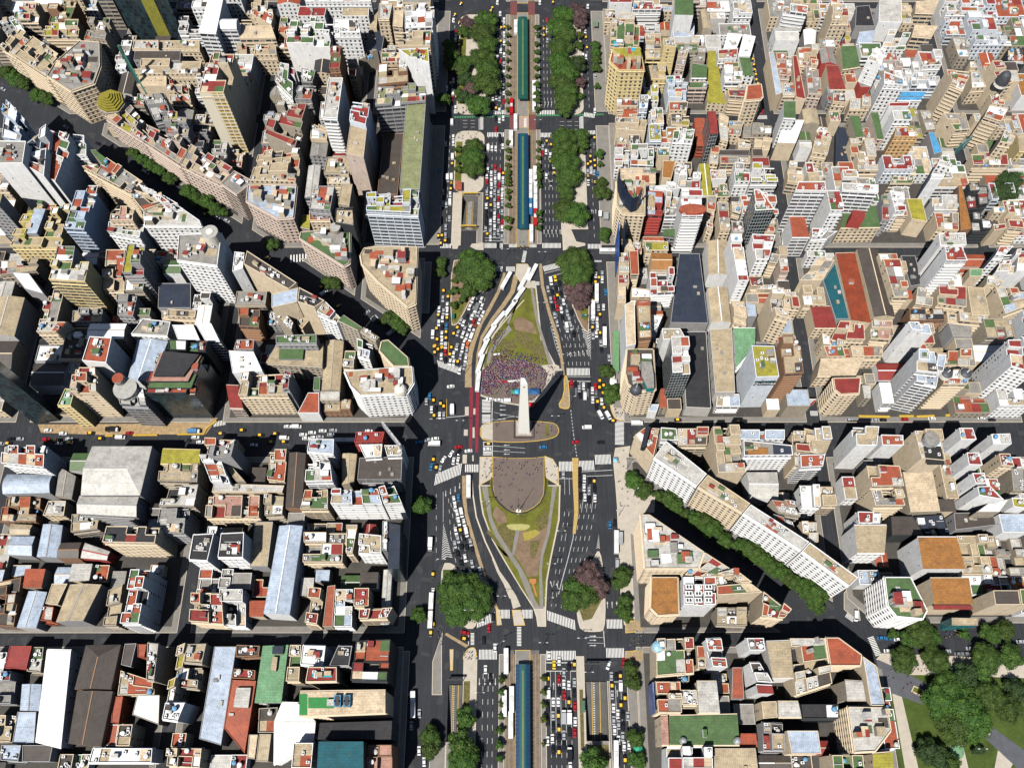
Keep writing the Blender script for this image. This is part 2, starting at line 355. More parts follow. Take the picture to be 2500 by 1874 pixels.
strip('pavement', -3.8,3.9,402.5,412.5, plain('pinkish_paving', (.34,.24,.20), .9, 0, .2, .4), kerbm, .3, .13)
# lower medians beside the ramps
for a, b, c, d in ((-29.8,-22.9,-30,64),(-45,-37.3,-30,24),(-37.3,-29.8,-30,23.6),(27,31,-30,64),(42.1,43.4,-30,52),(31,42.1,-30,24)):
    slab('pavement', R(a,b,c,d), -.02, .15, pavel if a in (27,-29.8) else pavem, kerbm, .25)
for a, b, c, d in ((-29.4,-26.2,38,52),(28.2,30,20,48),(31.4,41.8,14,22.5),(31.4,41.8,-30,12)):
    m = MB(); m.top(R(a,b,c,d), .168, soil2); ST(m.build('planting_bed'))
slab('pavement', smooth(px('C4', 480,640,530,575,600,570,605,700,480,700)), -.02, .154, pavel, kerby, .3)
slab('pavement', px('C4', 360,590,395,590,390,780,365,780), -.02, .146, pavel, kerby, .3)
slab('pavement', px('C4', 330,440,530,555,505,575,315,460), -.02, .14, sandy)
# islands with trees south of the side roads
slab('pavement', smooth(px('C2', 375,870,470,860,700,900,760,1000,740,1080,560,1200,470,1380,420,1455,365,1450), 1), -.02, .15, soil, kerbm, .45)
slab('pavement', smooth(px('C2', 1370,900,1500,860,1620,870,1615,1500,1600,1525,1530,1440,1460,1260,1380,1080), 1), -.02, .15, soil, kerbm, .45)
m = MB(); m.top(ccw(px('C2', 1510,1290,1605,1260,1605,1410,1570,1410)), .17, lawnm); m.top(ccw(px('C2', 380,1330,470,1250,520,1230,430,1420,380,1430)), .17, lawnm); ST(m.build('lawn'))
slab('pavement', smooth(px('Cb', 290,640,390,640,440,720,700,760,740,960,620,1110,590,1230,500,1230,300,1060,275,960), 1), -.02, .15, pavel, kerbm, .35)
m = MB(); m.top(ccw(px('Cb', 300,700,390,700,640,800,700,960,560,1100,300,950)), .17, lawnd); ST(m.build('lawn'))
slab('pavement', smooth(px('Cb', 1680,535,1715,535,1745,700,1765,1000,1755,1240,1700,1260,1540,1255,1505,1130,1505,1000,1560,800), 1), -.02, .15, pavel, kerbm, .4)
m = MB(); m.top(ccw(px('Cb', 1520,1040,1560,800,1690,640,1735,960,1640,1140,1560,1160)), .17, soil2); ST(m.build('planting_bed'))
# garden teardrop south of the paved oval (bottom of the picture)
slab('pavement', px('Cb', 622,-60,632,60,655,200,740,430,860,640,1000,870,1112,1045,1140,1130,1150,1210,1228,1212,1228,1050,1240,800,1275,600,1350,250,1358,-60), -.02, .15, pavel, kerbm, .4)
m = MB(); m.top(ccw(px('Cb', 636,-50,648,80,672,210,752,430,868,630,1008,866,1118,1030,1215,1030,1226,800,1262,600,1335,250,1345,-50)), .17, lawnm); ST(m.build('lawn'))
bedz = .181
for nm, P, mt in (('planting_bed', (700,330,760,400,830,560,920,600,900,640,780,470,700,370), soil2), ('planting_bed', (900,640,980,680,1050,800,1100,960,1060,930,960,790), lawnm),
                  ('planting_bed', (780,130,860,200,880,270,800,300,745,200), soil), ('planting_bed', (800,300,940,330,945,420,920,540,850,480,790,360), soil2), ('planting_bed', (960,360,1180,340,1250,200,1240,400,1180,560,1150,760,1060,760,1000,640,930,560), soil),
                  ('planting_bed', (1120,280,1240,160,1250,300,1180,350), soil2), ('planting_bed', (1080,450,1180,430,1140,560,1090,600), soil2), ('planting_bed', (1020,370,1130,340,1180,370,1090,430,1030,440), plain('dry_grass', (.30,.25,.05), 1, 0, .3, .8))):
    bedz += .003; m = MB(); m.top(ccw(px('Cb', *P)), bedz, mt); ST(m.build(nm))
slab('path', px('Cb', 648,-50,700,-50,745,240,800,370,935,580,1010,690,1075,820,1125,960,1175,1050,1120,1050,1040,880,975,710,890,580,770,400,715,260), .1, .21, pavem)
slab('path', px('Cb', 1285,-50,1325,-50,1290,150,1262,370,1205,570,1190,700,1205,1050,1170,1050,1165,700,1180,560,1235,360,1262,150), .1, .21, pavem)
slab('path', px('Cb', 955,345,990,345,945,565,918,565), .1, .206, pavem)
slab('path', px('Cb', 1075,782,1140,782,1138,820,1118,830,1150,940,1135,940,1100,830,1078,815), .1, .206, plain('orange_gravel', (.42,.17,.06), 1, 0, .2, 1))
slab('pavement', smooth(px('Cb', 865,290,1090,290,1075,330,1020,350,930,345,880,325)), .1, .2, plain('yellow_paving', (.36,.34,.13), 1, 0, .15, .6))
# paved oval
oval = px('C3', 748,1160,900,1172,1100,1170,1212,1158,1212,1400,1205,1500,1170,1570,1110,1620,1050,1650,985,1660,920,1650,860,1620,800,1565,760,1500,745,1400)
for P in ((630,1160,745,1158,745,1352,625,1420), (1214,1150,1290,1180,1340,1260,1345,1425,1225,1350)): slab('pavement', px('C3', *P), -.02, .147, pavel, kerby, .25)
m = MB(); rp = ccw([W('C3', 985+262*cos(a), 1415+285*sin(a)) for a in [k*pi/20 for k in range(21)]] + [W('C3', 722,1360), W('C3', 1248,1360)])
m.top(rp, .19, lawnm); ST(m.build('lawn'))
slab('plaza', oval, -.02, .215, plaza, kerby, .25)
# obelisk island
slab('plaza', smooth(px('C3', 635,870,750,850,830,838,1000,830,1230,845,1320,860,1352,925,1320,985,1200,1015,950,1035,740,1025,632,1000), 1), -.02, .15, plaza, kerby, .35)
m = MB(); m.top(ccw(px('C3', 645,878,748,858,748,1012,645,992)), .17, pavel); ST(m.build('pavement'))
m = MB(); m.top(ccw(px('C3', 1222,865,1250,865,1248,980,1320,960,1300,978,1222,985)), .172, lawnm); ST(m.build('lawn'))
slab('traffic_island', smooth(px('C3', 1385,430,1425,430,1448,700,1420,738,1325,712,1390,600), 1), -.02, .15, sandy, kerby, .45)
# crowd plaza and garden north of the obelisk
slab('pavement', px('C3', 640,360,700,150,780,10,1030-0,-374,1060,-420,1130,-420,1140,-374,1190,100,1310,330,1345,345,1350,440,1260,540,1215,600,1130,680,1000,700,850,680,640,615), -.02, .15, pavel, kerbm, .35)
m = MB(); m.top(ccw(px('C3', 655,360,715,150,795,10,1040,-355,1130,-355,1175,100,1290,330,1000,350)), .172, lawnm); ST(m.build('lawn'))
m = MB(); m.top(ccw(px('C3', 650,390,760,300,980,280,1180,330,1240,420,1225,520,1120,640,1000,690,860,670,650,605)), .178, plaza); ST(m.build('plaza'))
m = MB(); m.top(ccw([W('C3', 980+245*cos(a), 480+190*sin(a)) for a in [k*pi/16 for k in range(32)]]), .186, plaza); ST(m.build('plaza'))
for P, mt in (((940,30,1060,50,1130,120,1060,190,960,130), soil2), ((930,-60,1000,-100,1110,-40,1150,60,1060,40,950,20), soil), ((1070,190,1190,110,1230,260,1150,270), soil2), ((820,130,940,100,970,190,830,200), soil2)):
    bedz += .003; m = MB(); m.top(ccw(px('C3', *P)), bedz, mt); ST(m.build('planting_bed'))
slab('path', px('C3', 875,-50,920,20,830,110,745,230,720,320,690,330,710,220,800,90,890,-20,1000,-320,1040,-360,1055,-350), .1, .2, pavem)
slab('path', px('C3', 1085,-360,1110,-360,1160,-60,1205,80,1250,220,1290,330,1250,330,1225,240,1180,90,1135,-60), .1, .2, pavem)
# separators of the bus lanes
def ribbon(name, t, pts, w0, w1, z, mat, rim=None):
    P = [Vector(W(t, *p)) for p in pts]; L = []; Q = []
    for i, p in enumerate(P):
        d = (P[min(i+1, len(P)-1)]-P[max(i-1, 0)]).normalized(); nn = Vector((-d.y, d.x)); w = w0+(w1-w0)*i/(len(P)-1)
        L.append(tuple(p+nn*w/2)); Q.append(tuple(p-nn*w/2))
    m = MB()
    for i in range(len(P)-1):
        q = ccw([L[i], L[i+1], Q[i+1], Q[i]])
        if z < .05: m.top(q, z, mat, (P[i], P[i+1]))
        else:
            m.top(q, z, mat); 
    if z >= .05:
        o = L+Q[::-1]
        for i in range(len(o)): m.wall(o[i], o[(i+1) % len(o)], 0, z, rim or mat)
    return ST(m.build(name))
ribbon('kerb_strip', 'C2', [(855,980),(800,1150),(715,1310),(640,1430),(575,1600),(545,1700),(532,1800),(528,1900),(528,2010)], 1.6, 4.0, .15, sandy)
ribbon('kerb_strip', 'C2', [(960,1000),(925,1150),(845,1270),(745,1400),(650,1560),(615,1700),(600,1850),(592,2000)], 3.2, .7, .14, sandy)
ribbon('kerb_strip', 'C2', [(1030,1225),(870,1400),(745,1550),(700,1650),(665,1800),(640,1990)], .6, .6, .2, kerbm)
for t, pts, w0, w1 in (('C3', [(515,710),(515,790)], 2.2, 2.2), ('C3', [(584,725),(582,780)], 1.2, 1.2), ('C3', [(576,895),(576,990)], 1.2, 1.2), ('C3', [(507,915),(505,970)], 2.2, 2.2), ('C3', [(497,1140),(495,1220)], 2.4, 2.4), ('C3', [(570,1145),(570,1200)], .8, .8)):
    ribbon('traffic_island', t, pts, w0, w1, .15, pavel, kerby)
ribbon('kerb_strip', 'C3', [(490,1330),(490,1500),(505,1660),(560,1860),(620,2060),(660,2190),(700,2320),(800,2560)], 2.2, 1.4, .15, sandy)
ribbon('kerb_strip', 'C3', [(560,1330),(570,1500),(600,1700),(680,1920),(760,2090),(840,2270),(905,2430)], .7, .8, .15, kerbm)
ribbon('kerb_strip', 'Cb', [(745,600),(800,720),(870,830),(935,950),(965,1040)], .6, 4.2, .151, pavel)
slab('pavement', px('C2', 950,1000,1000,1075,1060,1060,1075,920,1060,900,960,900), -.02, .152, pavel, kerby, .2)
slab('pavement', px('C4', 920,235,1000,235,1040,375,940,378), -.02, .152, pavel, kerby, .3)
slab('pavement', px('C4', 775,215,810,235,830,370,785,375), -.02, .152, pavel, kerby, .3)
ribbon('kerb_strip', 'C2', [(1175,900),(1195,1100),(1260,1350),(1330,1550),(1360,1700),(1385,1900)], 2.0, 1.6, .15, sandy)
ribbon('kerb_strip', 'C3', [(1490,1170),(1492,1400),(1500,1660),(1480,1850)], 3.6, 1.6, .15, plain('yellow_island', (.42,.29,.10), .9, 0, .2, .6), kerby)
# road markings --------------------------------------------------
zebm = plain('crossing_paint', (.74,.74,.72), .8, 0, .14, .8)
def zebra(t, a, b, ln, n, fill=.5, mat=zebm, name='crosswalk', z=.009, skew=(0,1)):
    """stripes from a to b (tile px), each ln metres long across the walking line"""
    A, B = Vector(W(t, *a)), Vector(W(t, *b)); d = (B-A); L = d.length; d.normalize(); nn = Vector((-d.y, d.x)); m = MB()
    if skew != (0,1): nn = Vector(skew).normalized()
    for k in range(n):
        p, q = A+d*L*(k/n), A+d*L*((k+fill)/n)
        m.top(ccw([tuple(p-nn*ln/2), tuple(q-nn*ln/2), tuple(q+nn*ln/2), tuple(p+nn*ln/2)]), z, mat)
    return ST(m.build(name))
Z = zebra
Z('C1',(1175,1012),(1310,1012),3.6,9); Z('C1',(675,1015),(860,1010),3.6,12); Z('C1',(1570,1030),(1670,1045),3.6,8); Z('C1',(400,1005),(435,1005),3.2,3); Z('C1',(905,1008),(970,1008),3,6); Z('C1',(1070,1008),(1135,1008),3,6)
Z('C1',(648,1050),(648,1170),2.2,13); Z('C1',(1548,1050),(1550,1165),2.2,12); Z('C1',(700,1212),(855,1212),3.6,11); Z('C1',(1180,1215),(1280,1215),3.6,8); Z('C1',(1600,1195),(1675,1190),3.2,6)
Z('C1',(905,1215),(970,1215),3,6); Z('C1',(1070,1215),(1135,1215),3,6); Z('C1',(1040,1065),(1040,1160),1.8,10,z=.14)
Z('C2',(675,735),(842,735),3.6,16); Z('C2',(895,732),(970,732),3.2,7); Z('C2',(1080,732),(1145,732),3.2,6); Z('C2',(1195,735),(1365,735),3.6,15); Z('C2',(1605,742),(1730,742),3.4,10); Z('C2',(278,738),(378,738),3.2,8)
Z('C2',(1040,785),(1020,890),2.2,10); Z('C2',(750,940),(840,945),3.6,8,skew=(0.1,1)); Z('C2',(870,945),(950,945),3.4,8); Z('C2',(1205,945),(1350,910),3.8,13,skew=(0,1)); Z('C2',(1130,1075),(1170,1075),2.6,5); Z('C2',(1665,875),(1730,875),1.2,8)
Z('C3',(255,320),(460,395),4.4,16,skew=(-.25,1)); Z('C3',(1415,395),(1625,395),4.6,17); Z('C3',(1345,395),(1380,395),4,4); Z('C3',(690,645),(690,765),4.8,10); Z('C3',(690,780),(690,860),4.8,7); Z('C3',(700,1025),(700,1150),4.8,10)
Z('C3',(1888,840),(1888,1055),5.0,19); Z('C3',(1345,1245),(1470,1245),5.6,10); Z('C3',(1515,1240),(1665,1235),5.6,12); Z('C3',(1670,1185),(1815,1180),5.6,12); Z('C3',(230,1365),(470,1265),6.6,17,skew=(.1,1)); Z('C3',(500,1262),(625,1262),4.4,8)
Z('Cb',(610,1180),(770,1120),4.8,11,skew=(.1,1)); Z('Cb',(810,1098),(905,1098),4.4,8); Z('Cb',(1010,1098),(1110,1098),4.4,8); Z('Cb',(1240,1110),(1495,1200),5.0,18,skew=(-.05,1)); Z('Cb',(985,1215),(985,1390),2.2,13); Z('Cb',(565,1270),(565,1380),1.8,9)
Z('Cb',(1775,1187),(1918,1187),4.6,11); Z('Cb',(625,1462),(790,1462),4.8,13); Z('Cb',(905,1465),(940,1465),4.6,4,mat=pavem); Z('Cb',(1085,1465),(1170,1465),4.6,8,mat=pavem); Z('Cb',(1232,1470),(1500,1470),4.6,19); Z('Cb',(1770,1447),(1935,1447),4.6,13)
Z('E4',(830,480),(905,650),3.2,12); Z('E4',(615,275),(685,325),3.2,8); Z('D',(1655,1055),(1745,1055),3.2,9); Z('E3',(290,400),(358,400),3,7); Z('B3',(80,500),(190,480),3,8); Z('B2',(770,670),(930,655),5.5,6,.4)
Z('D2',(1830,560),(1870,555),3,5); Z('D2',(1870,675),(1930,680),3,6)
Z('C1',(400,1055),(1750,1030),1.4,60,.8,greenp,'cycle_lane_paint',.006)
# chevrons
def chev(t, tip, l, r, n, name='road_hatching'):
    T, A, B = Vector(W(t, *tip)), Vector(W(t, *l)), Vector(W(t, *r)); m = MB()
    for k in range(n):
        s0, s1 = (k+.15)/n, (k+.6)/n; pk = .9/n
        for E in (A, B):
            a, b = T+(E-T)*s0, T+(E-T)*s1; M = T+((A+B)/2-T)*max(0, s0-pk); N = T+((A+B)/2-T)*max(0.01, s1-pk)
            m.top(ccw([tuple(a), tuple(b), tuple(N), tuple(M)]), .01, white)
    return ST(m.build(name))
chev('C3',(1630,290),(1545,0),(1632,0),13); chev('C2',(1545,1450),(1545,1470),(1630,1500),2); chev('Cb',(303,280),(287,620),(388,600),16); chev('Cb',(1702,380),(1678,520),(1712,520),8)
ribbon('road_marking','C3',[(1270,-10),(1310,150),(1368,310)],.2,.2,.012,white)
for k in range(22):
    t_ = k/22; x, y = 1185+(1368-1185)*t_, 1110+(1800-1110)*t_
    ribbon('road_hatching','C2',[(x,y),(x+22+8*t_,y+26)],.7,.7,.010,white) if k % 1 == 0 else None
# lane lines
def dash(t, pts, step=6.0, on=2.4, w=.22, mat=white, name='lane_line'):
    P = [Vector(W(t, *p)) for p in pts]; m = MB(); acc = 0
    for i in range(len(P)-1):
        a, b = P[i], P[i+1]; L = (b-a).length; d = (b-a)/L; nn = Vector((-d.y, d.x)); s = 0.0
        if step <= on: m.top(ccw([tuple(a-nn*w/2),tuple(a+nn*w/2),tuple(b+nn*w/2),tuple(b-nn*w/2)]), .011, mat); continue
        while s < L:
            p, q = a+d*s, a+d*min(L, s+on)
            m.top(ccw([tuple(p-nn*w/2),tuple(p+nn*w/2),tuple(q+nn*w/2),tuple(q-nn*w/2)]), .011, mat); s += step
    return ST(m.build(name))
def vdash(xs, y0, y1, **k):
    m = MB()
    for x in xs:
        y = y0
        while y < y1: m.top(R(x-.11,x+.11,y,min(y1,y+2.6)), .011, white); y += 6
    ST(m.build('lane_line'))
for y0, y1 in ((316,396),(420,500),(522,636)):
    vdash((-22.6,-19.9,-17.2,-14.6), y0, y1); vdash((14.6,16.9,19.2,21.6), y0, y1); vdash((44.8,), y0, y1); vdash((-48,), y0, y1)
vdash((-19.8,-17.2,-14.8), -25, 58)
m = MB()
for x in (13.9,16.4,18.9,21.4,24.0):
    m.top(R(x-.11,x+.11,30,57), .011, white)
    for k in range(10): m.top(R(x-.11,x+.11,28-k*5.6,30.4-k*5.6-.2), .012, white)
for x in (46.2,48.9): m.top(R(x-.11,x+.11,-20,50), .011, white)
ST(m.build('lane_line'))
ST(slab('stop_line', R(11.8,26.7,60.6,61.1), 0, .012, white)); slab('stop_line', R(11.8,26.7,56.6,57.0), 0, .012, white); slab('stop_line', R(43.6,51.7,51.5,51.9), 0, .012, white)
for k in range(6): dash('C3', [(1395-5+k*42,-20+0),(1432+k*36,340)], 6, 2.4)
for k in range(4): dash('C2', [(1290+k*48,1110),(1330+k*52,1400),(1390+k*52,1650)])
for k in range(4): dash('C3', [(1497+k*35,485),(1497+k*36,620)], 1, 2)
dash('C3', [(1450,740),(1475,960),(1505,1165)], 2.0, 1.1, .35); dash('C3', [(1425,438),(1628,440)], 1, 2, .3); dash('C3', [(1425,480),(1628,482)], 1, 2, .45)
for k in range(3): dash('C3', [(1590+k*42,1345),(1545+k*45,1658)], 1, 2, .2)
dash('C3', [(1395,1350),(1395,1500)], 1, 2, .2); dash('C3', [(1435,1350),(1440,1500)], 1, 2, .2); dash('C3', [(1345,1355),(1470,1355)], 1, 2, .3); dash('C3', [(1590,1335),(1825,1325)], 1, 2, .3); dash('C3', [(1520,1295),(1825,1278)], 1, 2, .3)
for k in range(4): dash('Cb', [(1540+k*45,110),(1500+k*40,400),(1400+k*38,900),(1360+k*35,1050)])
for k in range(2): dash('Cb', [(1395+k*40,180),(1370+k*35,400),(1300+k*35,800),(1275+k*40,1030)])
dash('Cb', [(1485,260),(1470,420),(1420,620),(1370,800),(1340,920)], 1, 2, .35)
for k in range(3): dash('Cb', [(350+k*20,60+k*40),(370+k*45,400),(430+k*60,700)])
dash('Cb', [(302,0),(302,270)], 1, 2, .2); dash('Cb', [(240,20),(240,620)]); dash('C3', [(745,620),(740,850)], 1, 2, .45); dash('C3', [(745,1025),(745,1155)], 1, 2, .45)
dash('C3', [(180,820),(500,790)], 1, 2, .35); dash('C3', [(240,1320),(470,1220)], 1, 2, .4); dash('C3', [(290,300),(440,355)], 1, 2, .3); dash('C3', [(350,130),(350,280)], 1, 2, .25, yellp); dash('C3', [(333,640),(333,800)], 1, 2, .25, yellp)
for y in (655,760,): dash('C3', [(760,y),(985,y+45)], 1, 2, .18)
dash('C3', [(760,835),(900,800),(985,798)], 1, 2, .18); dash('C3', [(750,1060),(1040,1082)], 1, 2, .2); dash('C3', [(750,1108),(1040,1122)], 1, 2, .2)
dash('C2', [(680,665),(845,668)], 1, 2, .3); dash('C2', [(680,690),(845,694)], 1, 2, .3); dash('C2', [(1215,985),(1370,945)], 1, 2, .3); dash('C2', [(1250,1020),(1375,982)], 1, 2, .3)
for k in range(3): dash('C2', [(700+k*-32,1130),(640+k*-45,1350),(560-k*30,1600)])
dash('C1', [(625,1060),(625,1170)], 1, 2, .4); dash('C1', [(1530,1055),(1530,1160)], 1, 2, .4)
for y in (1085,1115,1145): dash('C1', [(480,y),(610,y)], 5, 3, .2)
for y in (1095,1130,1165,): dash('C1', [(1350,y),(1520,y)], 5, 3, .2)
dash('Cb', [(530,1280),(530,1380)], 1, 2, .4); dash('Cb', [(1745,1250),(1755,1395)], 1, 2, .4); dash('Cb', [(1585,1308),(1740,1308)], 1, 2, .2); dash('Cb', [(1600,1358),(1740,1360)], 1, 2, .2)
# painted arrows
def arrow(t, x, y, ang, s=.8):
    a = Vector(W(t, x, y)); d = Vector((cos(ang), sin(ang))); nn = Vector((-d.y, d.x)); m = MB()
    m.top(ccw([tuple(a-d*2*s-nn*.16), tuple(a-d*2*s+nn*.16), tuple(a+d*.8*s+nn*.16), tuple(a+d*.8*s-nn*.16)]), .013, white)
    m.top(ccw([tuple(a+d*.8*s-nn*.55*s), tuple(a+d*.8*s+nn*.55*s), tuple(a+d*2.4*s)]), .013, white); return ST(m.build('road_arrow'))
for k in range(5): arrow('C3', 1445+k*38, 240-5*k, pi/2+.05); arrow('C2', 1210+k*36, 612, pi/2); arrow('C1', 1188+k*30, 930, pi/2)
for y in (700,737,785,822): arrow('C3', 838, y, pi)
for y in (1055,1097,1135): arrow('C3', 875, y, pi)
for y in (1296,1333,1381): arrow('Cb', 1648, y, 0)
for x in (628,676,724,772): arrow('C4', x, 880, -pi/2)
for x in (1780,1822,1864): arrow('C4', x, 190, pi/2)
for x, y in ((1296,920),(1341,920),(1868,985)): arrow('C4', x, y, pi/2)
for x in (1640,1675): arrow('C2', x, 430, pi/2)
for x, y in ((325,1490),(368,1470),(410,1450),(450,1420)): arrow('C3', x, y, -pi/2)
for x, y in ((1275,830),(1330,850)): arrow('Cb', x, y, pi*.6)
arrow('Cb', 1375, 860, pi/2-.1)
# red lanes by the obelisk, Corrientes works, street details
for x0, x1, ya, yb in ((543,572,530,1092),(598,628,560,1122)):
    P = px('C3', x0,ya,x1,ya,x1-12,yb,x0-8,yb); m = MB(); m.top(ccw(P), .012, redp); ST(m.build('bus_lane_paint'))
m = MB(); m.top(ccw(px('A3', 340,500,1100,495,1500,490,1960,440,1850,590,1200,590,950,595,370,575)), .02, plain('roadworks_earth', (.34,.24,.13), 1, 0, .45, .5)); ST(m.build('roadworks_ground'))
for pts in ([(720,430),(1000,436)], [(1085,430),(1215,430)], [(1240,434),(1400,428)], [(1500,422),(1810,418)], [(1900,418),(2030,410)]):
    ribbon('barrier_strip', 'E3', pts, 1.3, 1.3, .9, yellp)
for pts in ([(950,605),(1020,605)], [(1200,600),(1420,598)], [(1600,592),(1840,588),(1860,540),(1950,470)], [(960,560),(975,530),(1050,525)]):
    ribbon('barrier_strip', 'A3', pts, .9, .9, .9, yellp)
# square at the bottom right
m = MB(); m.top([(181,-60),(460,-60),(460,60),(196,60),(181,56)], .02, lawnd); ST(m.build('lawn'))
slab('pavement', px('E4', 880,680,930,625,1760,660,2300,740,2300,850,1390,820,1190,820), -.02, .15, pavel, kerbm, .3)
slab('path', px('E4', 1020,970,1110,1010,1260,1658,1290,1900,1190,1900,1140,1658), -.02, .15, pavel)
slab('path', px('E4', 880,690,920,680,1355,910,1310,1090,950,960), -.02, .155, plain('slate_paving', (.085,.09,.105), .9, 0, .2, .3))
slab('path', px('E4', 1810,1340,1860,1260,1930,1290,2300,1560,2300,1800), -.02, .155, MATS['slate_paving'])
slab('path', px('E4', 1480,1370,1640,1360,1720,1700,1650,1700,1560,1480), -.02, .15, pavel)
slab('path', px('E4', 1980,1470,2120,1600,1960,1900,1900,1900), -.02, .15, pavel)
slab('playground', [W('E4', 1608+65*cos(a), 1510+75*sin(a)) for a in [k*pi/10 for k in range(20)]], -.02, .19, roofmat('M'))
for P in ((1215,915,1345,975,1315,1030,1190,970), (1840,1350,1910,1310,1900,1360,1880,1360)): 
    slab('flower_bed', px('E4', *P), .1, .6, lawnm, kerbm, .5)
slab('pavement', px('E4', 590,80,660,20,700,60,740,330,700,330,590,230), -.02, .13, pavem, kerbm, .3)
